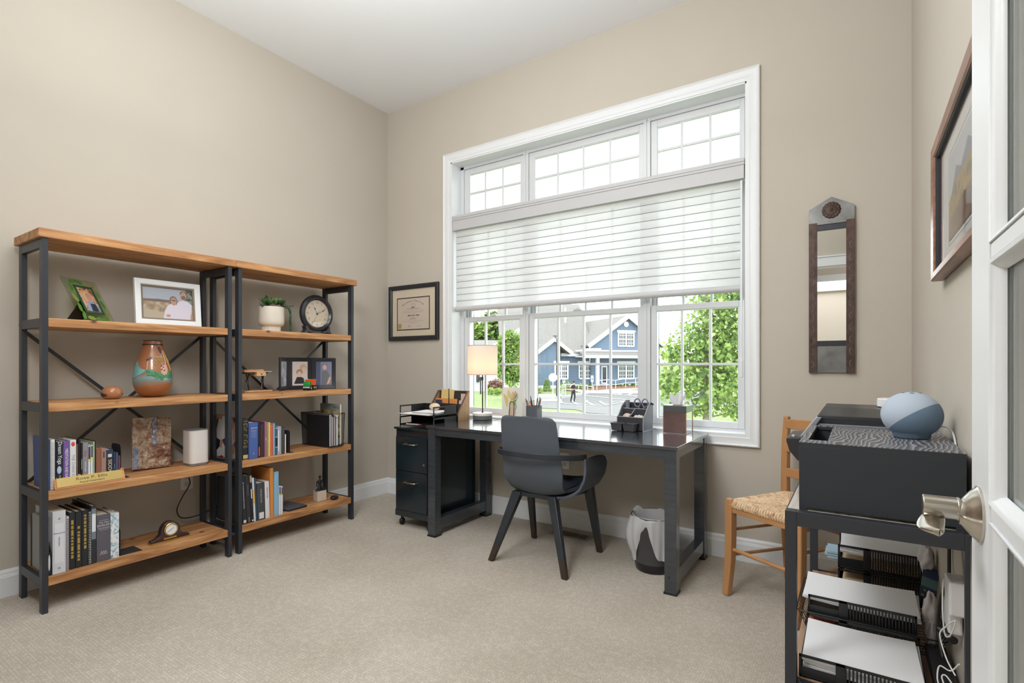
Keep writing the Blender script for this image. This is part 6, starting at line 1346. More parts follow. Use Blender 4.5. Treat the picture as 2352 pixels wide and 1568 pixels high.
b = MB(); b.prism([(-.158, -.195, .185), (.175, -.195, .185), (.160, -.195, .214), (-.138, -.195, .214)], (0, .13, 0)); b.prism([(-.138, -.195, .212), (.160, -.195, .212), (.160, -.06, .232), (-.125, -.06, .232)], (0, 0, .006)); b.prism([(-.125, -.06, .18), (.165, -.06, .18), (.165, -.06, .238), (-.125, -.06, .238)], (0, .24, 0)); b.build('lid', m_pr, t, bevel=.004)
b = MB(); b.box(-.135, .170, -.206, -.196, .178, .190); b.build('lid_lip', m_ps, t, bevel=.002)
b = MB(); b.prism([(-.238, -.17, .115), (-.238, -.17, .130), (-.180, -.17, .135), (-.180, -.17, .045), (-.20, -.17, .045), (-.228, -.17, .08)], (0, .22, 0)); cp = b.build('side_tray', m_pr, t, bevel=.006, seg=3)
b = MB(); b.cyl((-.215, -.14, .132), (-.215, -.14, .138), .008, .006, 14); b.build('release_button', m_ps, cp)
text('lettering', 'HP', .012, mat('printer_print', (96, 92, 90)), t, (.03, -.115, .2335), (0.15, 0, 0), ext=.0002)
b = MB(); b.lathe([(0, .0005), (.058, .0005), (.062, .004), (.062, .030), (.059, .033), (0, .033)], 44); o = b.build('white_puck', mat('puck_white', (230, 228, 226), rough=.4), None, loc=(3.645, -.900, .7505+.2388), smooth=40); tag(o, 'round white device on the printer lid behind the ball speaker', 'router')

# trays and papers on the lower shelf
def slot_tray(label, loc, W_, D_, H_, tiers=1, group=None, base=0, rear=True):
    """letter tray whose long side, with a window and a row of slots, faces -Y"""
    t = thing('letter_tray', label, 'letter tray', loc, 0, group)
    for k in range(tiers):
        z = k*(H_+.003)+base; ws, we = .055*W_/.27, .34*W_; n_ = 20; x0 = W_*.38; x1 = W_*.965
        b = MB(); b.box(0, W_, 0, D_, z, z+.003)
        for y in ((0, D_-.003) if rear else (0,)):
            b.box(0, W_, y, y+.003, z, z+.006); b.box(0, W_, y, y+.003, z+H_-.008, z+H_)
            b.box(0, .006, y, y+.003, z, z+H_); b.box(W_-.006, W_, y, y+.003, z, z+H_); b.box(W_*.30, x0, y, y+.003, z, z+H_)
            b.box(.006, W_*.30, y, y+.003, z+.006, z+H_*.46)
            for i in range(n_+1):
                x = x0+(x1-x0)*i/n_; b.box(x-.0022, x+.0022, y, y+.003, z+.005, z+H_-.006)
        b.box(0, .003, 0, D_, z, z+H_*.5); b.box(W_-.003, W_, 0, D_, z, z+H_*.5)
        b.build('tray', m_blackp, t, bevel=.0008)
    return t
def sheets(name, label, loc, w_, d_, h_, n_=5, rot=(0, 0, 0), col=m_paper, cat='papers', bend=0, seed=1):
    b = MB(); rs = random.Random(seed)
    for k in range(n_):
        a = rs.uniform(-.03, .03); ox, oy = rs.uniform(-.004, .004), rs.uniform(-.004, .004); z = h_*k/n_; z2 = h_*(k+1)/n_-.0002
        ca, sa = math.cos(a), math.sin(a)
        def f(u, v, z_=z2): x = (u-.5)*w_; y = (v-.5)*d_; return (x*ca-y*sa+ox, x*sa+y*ca+oy, z_+bend*(2*u-1)**2+bend*.4*(2*v-1)**2)
        b.grid(f, 8, 6, th=max(.0004, (h_/n_)*.8))
    o = b.build(name, col, None, loc=loc, rot=rot); return tag(o, label, cat)
slot_tray('black two tier slotted letter tray at the back of the lower cart shelf', (3.460, -.962, .2875), .268, .208, .088, 2)
m_env = mat('manila', (206, 182, 146), rough=.8)
sheets('paper_stack', 'white papers overflowing the top of the two tier slotted tray', (3.592, -.857, .436), .250, .185, .030, 4, rot=(.14, .0, .0), seed=3, bend=.004)
sheets('folder_stack', 'manila folders in the upper level of the two tier slotted tray', (3.594, -.858, .383), .236, .180, .018, 3, col=m_env, seed=4)
sheets('folder_stack', 'manila folders in the lower level of the two tier slotted tray', (3.594, -.858, .2925), .236, .180, .036, 4, col=m_env, seed=5)
o = sheets('blue_card_stack', 'pale blue cards poking out left of the two tier tray', (3.440, -.82, .37), .045, .10, .03, 3, col=mat('card_blue', (160, 186, 202), rough=.8), seed=6)
b = MB(); b.box(-.022, .022, -.07, .07, 0, .004); b.box(-.022, .022, -.07, -.03, .004, .0046, 2); b.box(-.022, .022, -.02, .02, .004, .0046, 1)
for k, (x, y) in enumerate([(-.014, -.06), (0, -.045), (.014, -.062), (-.01, -.038), (.012, -.04)]): b.sph((x, y, .005), (.005, .005, .0008), 10, 3+k % 3)
o = b.build('brochure', [mat('brochure_blue', (58, 72, 110), rough=.4), mat('brochure_teal', (96, 132, 140), rough=.4), mat('brochure_navy', (44, 46, 66), rough=.4), mat('br_green', (92, 140, 84)), mat('br_pink', (196, 120, 116)), mat('br_grey', (150, 150, 160))], None, loc=(3.722, -1.075, .415), rot=(.5, .25, -.05)); tag(o, 'dark blue colourful brochure sticking out right of the two tier tray', 'brochure')
b = MB()
def crump(cx, cy, cz, R_, sd):
    r_ = random.Random(sd); ph = [r_.uniform(0, 6) for _ in range(6)]
    def f(u, v):
        a = 2*PI*u; p = PI*v; k = 1+.20*math.sin(3*a+ph[0])*math.sin(2*p+ph[1])+.07*math.sin(5*a+ph[2]+3*p)*math.sin(p)+.05*math.sin(9*p+ph[3]+4*a)*math.sin(p); return (cx+R_[0]*k*math.sin(p)*math.cos(a), cy+R_[1]*k*math.sin(p)*math.sin(a), cz+R_[2]*k*math.cos(p))
    return f
b.grid(crump(0, 0, 0, (.022, .04, .045), 2), 48, 32, closed_u=True); o = b.build('crumpled_bag', mat('bag_grey_white', (214, 210, 212), rough=.6), None, loc=(3.722, -1.0, .475), smooth=70); tag(o, 'crumpled white plastic at the right of the upper tray papers', 'bag')

# wire basket with trays inside
t = thing('wire_basket', 'black wire basket holding slotted trays and papers on the lower shelf', 'basket', (3.547, -1.203, .2868)); bx, by, bh = .193, .155, .060
b = MB(); b.tube([(x, y, bh) for x, y in rrect(bx, by, .02)], .0024, 6, closed=True); b.tube([(x*.88, y*.85, .003) for x, y in rrect(bx, by, .02)], .0024, 6, closed=True); b.tube([(x*.94, y*.92, bh*.5) for x, y in rrect(bx, by, .02)], .0016, 6, closed=True); b.build('rim', m_blackp, t, smooth=50)
b = MB()
for i in range(15):
    x = -bx+.02+(2*bx-.04)*i/14
    for s in (-1, 1): b.tube([(x*.88, s*by*.85, .003), (x, s*by, bh)], .0011, 5)
for i in range(12):
    y = -by+.02+(2*by-.04)*i/11
    for s in (-1, 1): b.tube([(s*bx*.88, y*.85, .003), (s*bx, y, bh)], .0011, 5)
    b.tube([(-bx*.88, y*.85, .003), (bx*.88, y*.85, .003)], .0011, 5)
b.build('wire_side', m_blackp, t)
slot_tray('black slotted letter tray standing inside the wire basket', (3.388, -1.352, .343), .281, .14, .060, rear=False)
sheets('paper_stack', 'large white sheets behind the slotted tray in the wire basket', (3.528, -1.238, .378), .305, .200, .012, 3, rot=(.05, 0, -.03), seed=8, bend=.004)
sheets('folder_stack', 'orange folder edge showing left in the wire basket', (3.430, -1.270, .296), .07, .10, .022, 3, col=mat('folder_orange', (206, 96, 56), rough=.7), seed=9)
slot_tray('black slotted letter tray nearest the front leg of the cart', (3.386, -1.655, .2875), .288, .285, .062)
sheets('paper_stack', 'large blank white sheets lying in the front slotted tray', (3.530, -1.512, .2955), .272, .262, .030, 3, rot=(.0, 0, 0), seed=10, bend=.004)
b = MB(); b.grid(crump(0, 0, 0, (.0175, .034, .050), 7), 48, 32, closed_u=True); b.grid(crump(.0, -.02, -.055, (.014, .028, .040), 9), 48, 32, closed_u=True); o = b.build('crumpled_bag', MATS['bag_grey_white'], None, loc=(3.7065, -1.275, .400), smooth=70); tag(o, 'crumpled white paper bag between the wire basket and the wall', 'bag')
# power strip, adapters, cords
b = MB(); b.box(-.024, .024, -.16, .16, 0, .032); o = b.build('power_strip', m_blackp, None, loc=(3.714, -1.48, .2875), bevel=.003); tag(o, 'black power strip on the lower shelf against the wall', 'power strip')
b = MB(); b.box(-.018, .018, -.042, .042, -.042, .042); o = b.build('power_adapter', mat('adapter_white', (222, 222, 222), rough=.4), None, loc=(3.731, -1.560, .560), bevel=.005); tag(o, 'large white power adapter plugged into the right wall', 'adapter')
b = MB(); b.box(-.015, .015, -.040, .040, -.032, .032); o = b.build('power_adapter', MATS['adapter_white'], None, loc=(3.733, -1.500, .480), bevel=.005); tag(o, 'smaller white power adapter just below the large one', 'adapter')
b = MB(); b.cyl((0, -.035, 0), (0, .035, -.006), .010, .008, 14); b.cyl((0, .035, -.006), (0, .05, -.008), .004, .004, 8); o = b.build('cable_plug', m_blackp, None, loc=(3.722, -1.485, .425), rot=(0, 0, .3), smooth=40); tag(o, 'black cable plug below the white adapters', 'plug')
cable('power_cable', 'black power cord hanging down the right wall behind the trays', [(3.738, -1.36, .70), (3.740, -1.362, .66), (3.742, -1.350, .60), (3.738, -1.37, .53), (3.722, -1.36, .47), (3.712, -1.40, .40), (3.718, -1.44, .34)], .0045, m_blackp)
cable('charger_cable', 'thin grey charger cord hanging on the right wall below the cart top', [(3.745, -1.585, .70), (3.743, -1.565, .675), (3.744, -1.575, .64), (3.744, -1.59, .61), (3.744, -1.59, .58)], .0022, mat('cord_grey', (150, 146, 140), rough=.5))
m_cw = mat('cord_white', (232, 232, 232), rough=.4)
cable('charger_cable', 'white charger cord looping from the adapter near the door', [(3.708, -1.56, .595), (3.705, -1.565, .58), (3.704, -1.57, .52), (3.708, -1.575, .46), (3.716, -1.60, .47), (3.722, -1.63, .52), (3.708, -1.60, .49), (3.698, -1.575, .455), (3.708, -1.60, .41), (3.722, -1.63, .385)], .0017, m_cw)
cable('charger_cable', 'white charger cord coiled on the lower shelf beside the front tray', [(3.728, -1.64, .42), (3.715, -1.61, .385), (3.698, -1.575, .375), (3.692, -1.585, .35), (3.695, -1.60, .335), (3.706, -1.61, .325), (3.722, -1.63, .33), (3.730, -1.64, .345), (3.725, -1.62, .345), (3.708, -1.60, .365), (3.700, -1.595, .355), (3.712, -1.62, .33), (3.726, -1.64, .33)], .0018, m_cw)
cable('speaker_cable', 'white cord running from the ball speaker over the box edge to the wall', [(3.700, -1.360, ZT+.030), (3.729, -1.340, ZT+.032), (3.742, -1.37, ZT+.028), (3.745, -1.43, ZT+.005), (3.7455, -1.50, ZT-.08), (3.7455, -1.51, .80)], .0026, m_cw)

# ------------------------------------------------------------------ outdoors (r = to the right, f = away from the house, both along the view's axes)
def E_(r, f, z): return CAM.xy.to_3d()+RT*r+FW*f+Vector((0, 0, z))
def gz(f, r=5):
    k = max(0, min(1, (r+.4)/1.6)); k = k*k*(3-2*k)
    if k < 1: return k*prof_(f, [(3.4, -.45), (10, -.72), (24, -.95), (34, -1.55), (43, -2.0), (50, -1.5), (55, -1.05), (62, -.95), (120, 1.2)])+(1-k)*prof_(f, [(3.4, -.45), (10, -.72), (24, -.90), (38, -.98), (46, -1.2), (62, -1.0), (120, 1.2)])
    return prof_(f, [(3.4, -.45), (10, -.72), (24, -.95), (34, -1.55), (43, -2.0), (50, -1.5), (55, -1.05), (62, -.95), (120, 1.2)])
def prof_(f, K):
    if f <= K[0][0]: return K[0][1]
    for (a, za), (b_, zb) in zip(K, K[1:]):
        if f <= b_: return za+(zb-za)*(f-a)/(b_-a)
    return K[-1][1]
def gp(px, py, lift=0, f0=18):
    u = (px-1176)/FPX; v = (HY-py)/FPX; f = f0
    while f < 110 and 1.15+v*f > gz(f, u*f): f += .1
    return (u*f, f, gz(f, u*f)+lift)
def G(px, py, lift=0, f0=18): return E_(*gp(px, py, lift, f0))
def fp(px, py, f): return E_((px-1176)/FPX*f, f, 1.15+(HY-py)/FPX*f)
m_grass = mat('lawn_grass', (122, 136, 84), rough=.95, var=.22, vs=3.5, bump=.6, bs=14, bd=.05)
m_asph = mat('asphalt', (114, 113, 112), rough=.95, var=.06, vs=9, bump=.2, bs=60)
m_line = mat('road_paint', (214, 214, 212), rough=.8); m_conc = mat('concrete', (170, 168, 164), rough=.9, var=.05, vs=4)
b = MB()
fs_ = [3.6, 6, 10, 14, 19, 24, 29, 34, 38.5, 43, 46.5, 50, 52.5, 55, 62, 75, 95, 120]
RS_ = (-60, -30, -12, -4, -1.5, -.4, 0, .4, .8, 1.2, 2.5, 4, 8, 14, 24, 45, 80); V = [[b.bm.verts.new(E_(r, f, gz(f, r))) for r in RS_] for f in fs_]
for i in range(len(fs_)-1):
    for j in range(len(RS_)-1):
        vs_ = (V[i][j], V[i][j+1], V[i+1][j+1], V[i+1][j])
        b.bm.faces.new(vs_)
# keep the lawn outside the house wall
for v in b.bm.verts:
    if v.co.y < .35: v.co.y = .35
ground = struct(b.build('lawn_ground', m_grass))
def drape(name, pts, m, lift, n=None):
    """polygon given as (r, f) strips of left/right edges laid on the ground"""
    b = MB(); prev = None
    for (f, r0, r1) in pts:
        cur = [b.bm.verts.new(E_(r0+(r1-r0)*k/6, f, gz(f, r0+(r1-r0)*k/6)+lift)) for k in range(7)]
        if prev:
            for k in range(6): b.bm.faces.new((prev[k], prev[k+1], cur[k+1], cur[k]))
        prev = cur
    return b.build(name, m)
lot = [(20, 5.0, 6.6), (22, 3.2, 7.4), (24, 2.9, 8.2), (25.5, 2.2, 8.9), (27, 1.3, 9.5), (29, 1.3, 10.2), (34, 1.3, 16), (38.5, 1.35, 22), (43, 1.4, 30), (46.5, 2.2, 34), (48, 4.5, 36), (49.4, 7.5, 38)]
struct(drape('parking_lot', lot, m_asph, .02)); struct(drape('walkway', [(43.2, 1.2, 4.0), (45.5, 1.3, 4.2), (48, 1.4, 4.6)], m_conc, .045))
struct(drape('sidewalk', [(48.2, 7.0, 38), (49.4, 6.4, 38), (50.6, 5.6, 38)], m_conc, .06))
def strip(b, a, c, w, lift):
    A, C_ = gp(*a), gp(*c); n_ = 8
    for k in range(n_):
        P0 = [A[i]+(C_[i]-A[i])*k/n_ for i in (0, 1)]; P1 = [A[i]+(C_[i]-A[i])*(k+1)/n_ for i in (0, 1)]
        d = Vector((P1[0]-P0[0], P1[1]-P0[1])).normalized(); nn = Vector((-d.y, d.x))*w/2
        b.poly([E_(P0[0]-nn.x, P0[1]-nn.y, gz(P0[1]-nn.y)+lift), E_(P1[0]-nn.x, P1[1]-nn.y, gz(P1[1]-nn.y)+lift), E_(P1[0]+nn.x, P1[1]+nn.y, gz(P1[1]+nn.y)+lift), E_(P0[0]+nn.x, P0[1]+nn.y, gz(P0[1]+nn.y)+lift)])
b = MB()
for a, c in [((1240, 925), (1283, 926.7)), ((1283, 926.7), (1385, 932.8)), ((1342, 909.5), (1454, 920.7)), ((1378, 922.4), (1390, 930)), ((1347, 920.7), (1361, 931)), ((1385, 932.8), (1435, 921.6)), ((1323, 935.3), (1359, 935.3)), ((1395, 905), (1466, 911)), ((1414, 908), (1428, 904.5)), ((1440, 909), (1457, 903)), ((1286, 917), (1293, 927.6)), ((1316, 922), (1326, 929)), ((1405, 923.5), (1436, 922.4)), ((1448, 917), (1500, 919))]: strip(b, a, c, .22, .05)
struct(b.build('parking_lines', m_line))
def raise_strip(name, pts, w, h, m):
    b = MB()
    for (a, c) in zip(pts, pts[1:]):
        A, C_ = gp(*a), gp(*c); b.bar(E_(A[0], A[1], A[2]+h/2), E_(C_[0], C_[1], C_[2]+h/2), w, h)
    return b.build(name, m)
struct(raise_strip('kerb', [(1240, 917), (1286, 915.5), (1323, 909.5), (1350.5, 904.4), (1402, 899), (1466, 896), (1540, 893)], .35, .22, m_conc))
struct(drape('mulch_bed', [(50.5, 5.0, 14.5), (52, 5.2, 16), (54.3, 5.3, 17)], mat('mulch', (128, 92, 74), rough=.95, var=.3, vs=5), .06))

# blue clapboard building
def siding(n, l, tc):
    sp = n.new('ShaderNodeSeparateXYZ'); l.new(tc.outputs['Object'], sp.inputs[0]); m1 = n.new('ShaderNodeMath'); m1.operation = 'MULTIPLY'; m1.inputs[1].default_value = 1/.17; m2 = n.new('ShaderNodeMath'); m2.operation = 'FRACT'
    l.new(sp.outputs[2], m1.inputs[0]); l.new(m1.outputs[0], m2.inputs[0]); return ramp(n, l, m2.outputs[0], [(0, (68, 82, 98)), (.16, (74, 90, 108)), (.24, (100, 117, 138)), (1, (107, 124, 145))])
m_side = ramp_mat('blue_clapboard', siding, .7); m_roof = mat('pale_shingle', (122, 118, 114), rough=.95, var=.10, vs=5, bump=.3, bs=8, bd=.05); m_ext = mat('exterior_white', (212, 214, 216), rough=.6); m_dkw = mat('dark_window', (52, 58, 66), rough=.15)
th2 = math.radians(20); O = Vector((8.26, 55.0)); e1 = Vector((math.cos(th2), math.sin(th2))); e2 = Vector((-math.sin(th2), math.cos(th2)))
def Bp(a, d, z): p = O+e1*a+e2*d; return E_(p.x, p.y, z)
def fa(px): u = (px-1176)/FPX; return (u*O.y-O.x)/(e1.x-e1.y*u)
def fz(px, py): a = fa(px); f = O.y+e1.y*a; return 1.15+(HY-py)/FPX*f
bg = thing('house', 'blue clapboard building with pale roofs and white trim across the parking lot', 'building', (0, 0, 0))
zb = -1.05
def bwall(name, pts, d0=0, th=.25, m=m_side, parent=bg, mi=0):
    b = MB(); b.prism([Bp(a, d0, z) for a, z in pts], (Bp(0, th, 0)-Bp(0, 0, 0))); return b.build(name, m, parent)
aL, aA, aR = fa(1356), fa(1439), fa(1439)*2-fa(1356); zE, zA = fz(1356, 791), fz(1439, 729)
bwall('front_gable_wall', [(aL+.1, zb), (aR-.1, zb), (aR-.1, zE), (aA, zA), (aL+.1, zE)])
def slab_(name, quad, th=.22, m=m_roof, parent=bg):
    q_ = [Vector(p) for p in quad]; nrm = (q_[1]-q_[0]).cross(q_[-1]-q_[0]).normalized()
    if nrm.z < 0: nrm = -nrm
    b = MB(); b.prism(q_, -nrm*th); return b.build(name, m, parent)
ov = .45; sl = (zA-zE)/(aA-aL)
slab_('roof_slope', [Bp(aL-ov, -.4, zE-ov*sl+.25), Bp(aA, -.4, zA+.25), Bp(aA, 14, zA+.25), Bp(aL-ov, 14, zE-ov*sl+.25)])
slab_('roof_slope', [Bp(aR+ov, -.4, zE-ov*sl+.25), Bp(aA, -.4, zA+.25), Bp(aA, 14, zA+.25), Bp(aR+ov, 14, zE-ov*sl+.25)])
for (s0, z0_, s1, z1_) in ((aL-ov, zE-ov*sl+.10, aA, zA+.12), (aR+ov, zE-ov*sl+.10, aA, zA+.12)):
    b = MB(); b.bar(Bp(s0, -.45, z0_), Bp(s1, -.45, z1_), .12, .42); b.build('rake_board', m_ext, bg)
b = MB(); b.bar(Bp(aL-.5, -.4, zE-.55), Bp(aL-.5, 9, zE-.55), .30, .25); b.bar(Bp(aL-.6, -.42, zE-.5), Bp(aL+1.0, -.42, zE-.5), .2, .22); b.build('eave_board', m_ext, bg)
def bwin(px0, px1, y0, y1, d=-.08, cols=3, rows=4, two=True, par=bg):
    a0, a1 = fa(px0), fa(px1); za, zc = fz(px0, y1), fz(px0, y0); b = MB(); t_ = .16
    def bx(p0, p1, q0, q1, d0, d1, mi=0): b.prism([Bp(p0, d0, q0), Bp(p1, d0, q0), Bp(p1, d0, q1), Bp(p0, d0, q1)], Bp(0, d1-d0, 0)-Bp(0, 0, 0), mi)
    bx(a0, a0+t_, za, zc, d, d+.1); bx(a1-t_, a1, za, zc, d, d+.1); bx(a0, a1, za, za+t_, d, d+.1); bx(a0, a1, zc-t_*1.3, zc, d, d+.1); bx(a0-.1, a1+.1, zc-.08, zc+.14, d-.03, d+.1)
    mids = [(a0+a1)/2] if two else []
    for m__ in mids: bx(m__-.09, m__+.09, za, zc, d, d+.1)
    segs = [(a0+t_, (a0+a1)/2-.09), ((a0+a1)/2+.09, a1-t_)] if two else [(a0+t_, a1-t_)]
    for (s0, s1) in segs:
        for k in range(1, cols): x = s0+(s1-s0)*k/cols; bx(x-.025, x+.025, za, zc, d+.02, d+.08)
        for k in range(1, rows): z = za+(zc-za)*k/rows; bx(s0, s1, z-(.05 if k == rows//2 else .025), z+(.05 if k == rows//2 else .025), d+.02, d+.08)
    w_ = b.build('window', m_ext, par); b = MB(); bx(a0+t_*.5, a1-t_*.5, za+t_*.5, zc-t_*.5, d+.06, d+.12); b.build('pane', m_dkw, w_); return w_
bwin(1418.5, 1456.5, 761, 796, cols=4); bwin(1418.5, 1456.5, 832, 871, cols=4)
b = MB(); c0 = Bp(fa(1437.5), -.1, fz(1437.5, 744.5)); b.cyl(c0, Bp(fa(1437.5), .05, fz(1437.5, 744.5)), .30, .30, 24); b.build('round_vent', m_ext, bg)
a0, a1 = fa(1320), fa(1500)
def bbox(name, p0, p1, q0, q1, d0, d1, m, par=bg): b = MB(); b.prism([Bp(p0, d0, q0), Bp(p1, d0, q0), Bp(p1, d0, q1), Bp(p0, d0, q1)], Bp(0, d1-d0, 0)-Bp(0, 0, 0)); return b.build(name, m, par)
zt1, zt0, zs0, zf0 = fz(1400, 804.5), fz(1400, 808), fz(1400, 816.5), fz(1400, 822.8)
bbox('porch_fascia_top', a0+.1, a1, zt0, zt1, -1.1, 0, m_ext); 
slab_('porch_roof', [Bp(a0, -1.9, zs0), Bp(a1, -1.9, zs0), Bp(a1, -1.0, zt0), Bp(a0, -1.0, zt0)], .1); bbox('porch_fascia', a0, a1, zf0, zs0, -1.9, -1.7, m_ext); bbox('porch_ceiling', a0, a1, zf0+.1, zf0+.2, -1.7, 0, m_ext)
bbox('porch_column', fa(1351), fa(1357), zb, zf0, -1.85, -1.55, m_ext); bbox('porch_column', fa(1351), fa(1357.5), zt1, zE-.4, -.25, -.05, m_ext)
# left part, under the big roof
aw0, aw1 = fa(1226), aL+.1; zl = fz(1300, 818)
bwall('side_wing_wall', [(fa(1215), zb), (aw1, zb), (aw1, zl+.05), (fa(1215), zl+.05)], d0=.3)
ga, gl, gr = fa(1262.7), fa(1222), fa(1303); zg, ze = fz(1262, 784), fz(1300, 814)
bwall('small_gable_wall', [(gl, zb), (fa(1277.5), zb), (fa(1277.5), zg-(fa(1277.5)-ga)*(zg-ze)/(gr-ga)), (ga, zg), (gl, ze)], d0=-.9)
b = MB(); b.bar(Bp(ga, -1.2, zg+.18), Bp(gr, -1.2, ze+.08), .14, .34); b.bar(Bp(ga, -1.2, zg+.18), Bp(gl, -1.2, ze+.08), .14, .34); b.build('rake_board', m_ext, bg)
slab_('roof_slope', [Bp(gr+.1, -1.2, ze+.2), Bp(ga, -1.2, zg+.35), Bp(ga, 6, zg+.35), Bp(gr+.1, 6, ze+.2)]); slab_('roof_slope', [Bp(gl-.1, -1.2, ze+.2), Bp(ga, -1.2, zg+.35), Bp(ga, 6, zg+.35), Bp(gl-.1, 6, ze+.2)])
bbox('eave_board', fa(1287), aw1, zl, zl+.3, -.2, .3, m_ext)
zr = fz(1300, 735)+2.9
slab_('main_roof', [Bp(fa(1150), .0, zl+.35), Bp(aw1+.4, .0, zl+.35), Bp(aw1+3.5, 9.5, zr), Bp(fa(1210), 9.5, zr)], .25)
bbox('vent_pipe', fa(1311)+1.55, fa(1313)+1.62, fz(1312, 752)+.9, fz(1312, 732)+1.7, 4.6, 4.75, m_ext)
bwin(1264.5, 1296, 832, 871, d=-1.0+.0, cols=3); bwin(1331.5, 1361, 832, 871, d=.2, cols=3)
bbox('door', fa(1381), fa(1394), fz(1385, 881), fz(1385, 840), -.06, .1, m_ext); bbox('door_glass', fa(1383.5), fa(1391.5), fz(1385, 878), fz(1385, 843), -.1, -.05, m_dkw)
bbox('foundation', fa(1215), aR-.1, zb-.6, zb+.05, -.95, .3, m_ext)
# ramp railing
t = thing('ramp_railing', 'white pipe railing along the ramp in front of the blue building', 'railing', (0, 0, 0))
tops = [(1291, 908, 885), (1299, 909, 882), (1329, 903, 884), (1350, 903, 886), (1363, 901, 888), (1371, 897, 874), (1393, 895, 872), (1414, 893, 873), (1437, 891, 869), (1460, 890, 868), (1520, 889, 866)]
pts = []
for (px, yb_, yt) in tops:
    r_, f_, z_ = gp(px, yb_); zt = 1.15+(HY-yt)/FPX*f_; b = MB(); b.cyl(E_(r_, f_, z_), E_(r_, f_, zt), .035, .035, 8); b.build('post', m_ext, t); pts.append((r_, f_, zt))
for seq in ([5, 6, 7, 8, 9, 10], [0, 1, 2, 3, 4]):
    b = MB(); b.tube([E_(*pts[i]) for i in seq], .035, 6); b.build('top_rail', m_ext, t); b = MB(); b.tube([E_(pts[i][0], pts[i][1], pts[i][2]-.45) for i in seq], .03, 6); b.build('mid_rail', m_ext, t)
# signs and poles
t = thing('stop_sign', 'back of a pale octagonal road sign on a post across the lot', 'road sign', tuple(G(1270, 921)))
r_, f_, z_ = gp(1270, 921); zc = 1.15+(HY-866.5)/FPX*f_-z_; b = MB(); b.cyl((0, 0, 0), (0, 0, zc), .04, .04, 8); b.build('post', m_ext, t)
b = MB(); R8 = 10*f_/FPX; oc = [RT*R8*1.04*math.cos(PI/8+k*PI/4)+Vector((0, 0, zc+R8*1.04*math.sin(PI/8+k*PI/4))) for k in range(8)]; b.prism([o_-FW*.06 for o_ in oc], FW*.03); b.build('sign_plate', mat('sign_back', (196, 202, 200), rough=.5), t)
t = thing('street_lamp', 'thin dark lamp post with curved arm in front of the blue building', 'street lamp', tuple(G(1279, 912)))
r_, f_, z_ = gp(1279, 912); h1 = 1.15+(HY-778)/FPX*f_-z_; b = MB(); b.cyl((0, 0, 0), (0, 0, h1), .075, .05, 10); b.build('pole', m_blackm, t); b = MB(); b.tube([Vector((0, 0, h1-.1)), RT*-.06+Vector((0, 0, h1+.08)), RT*-.16+Vector((0, 0, h1+.22))], .03, 6); b.bar(RT*-.32+Vector((0, 0, h1+.26)), RT*.05+Vector((0, 0, h1+.26)), .18, .06); b.build('lamp_head', m_blackm, t)
for (px, yb_, yt, w_, h_, lab) in [(1295, 907, 867, 5.5, 11, 'small white sign on a post left of the standing person'), (1360, 897, 862, 6, 15, 'small white sign on a post right of the porch column')]:
    r_, f_, z_ = gp(px, yb_); k = f_/FPX; t = thing('parking_sign', lab, 'road sign', tuple(E_(r_, f_, z_))); H_ = 1.15+(HY-yt)*k-z_
    b = MB(); b.cyl((0, 0, 0), (0, 0, H_), .03, .03, 8); b.build('post', m_ext, t); b = MB(); q0 = RT*(-w_*k/2); b.prism([q0-FW*.05+Vector((0, 0, H_-h_*k)), -q0-FW*.05+Vector((0, 0, H_-h_*k)), -q0-FW*.05+Vector((0, 0, H_)), q0-FW*.05+Vector((0, 0, H_))], FW*.02); pl2 = b.build('sign_plate', m_ext, t)
    b = MB(); c_ = -FW*.056+Vector((0, 0, H_-h_*k*.55)); b.prism([c_-RT*.05-Vector((0, 0, .07)), c_+RT*.05-Vector((0, 0, .07)), c_+RT*.05+Vector((0, 0, .07)), c_-RT*.05+Vector((0, 0, .07))], -FW*.004); b.build('sign_symbol', mat('sign_blue', (70, 84, 120)), pl2)

# foliage
def leafmat(name, c, tr=.35):
    if name in MATS: return MATS[name]
    m = mat(name, c, rough=.6, var=.2, vs=3); n = m.node_tree.nodes; l = m.node_tree.links; p = n['Principled BSDF']; t_ = n.new('ShaderNodeBsdfTranslucent'); t_.inputs[0].default_value = S(min(255, c[0]+26), min(255, c[1]+24), c[2]); x = n.new('ShaderNodeMixShader'); x.inputs[0].default_value = tr
    l.new(p.outputs[0], x.inputs[1]); l.new(t_.outputs[0], x.inputs[2]); l.new(x.outputs[0], n['Material Output'].inputs[0]); return m
LG = [leafmat('leaf_bright', (144, 170, 92)), leafmat('leaf_mid', (128, 156, 80)), leafmat('leaf_deep', (86, 116, 68)), leafmat('leaf_yellow', (172, 188, 120))]
def leaf(b, p, s, d, nrm, mi, lobed=False):
    d = d.normalized(); w_ = nrm.cross(d).normalized()
    if lobed: sh_ = [(0, 0), (.18, .22), (.1, .5), (.42, .42), (.5, .28), (.72, .36), (.66, .14), (1, 0), (.66, -.14), (.72, -.36), (.5, -.28), (.42, -.42), (.1, -.5), (.18, -.22)]
    else: sh_ = [(0, 0), (.35, .3), (.8, .18), (1, 0), (.8, -.18), (.35, -.3)]
    b.poly([p+d*s*x+w_*s*y for x, y in sh_], mi)
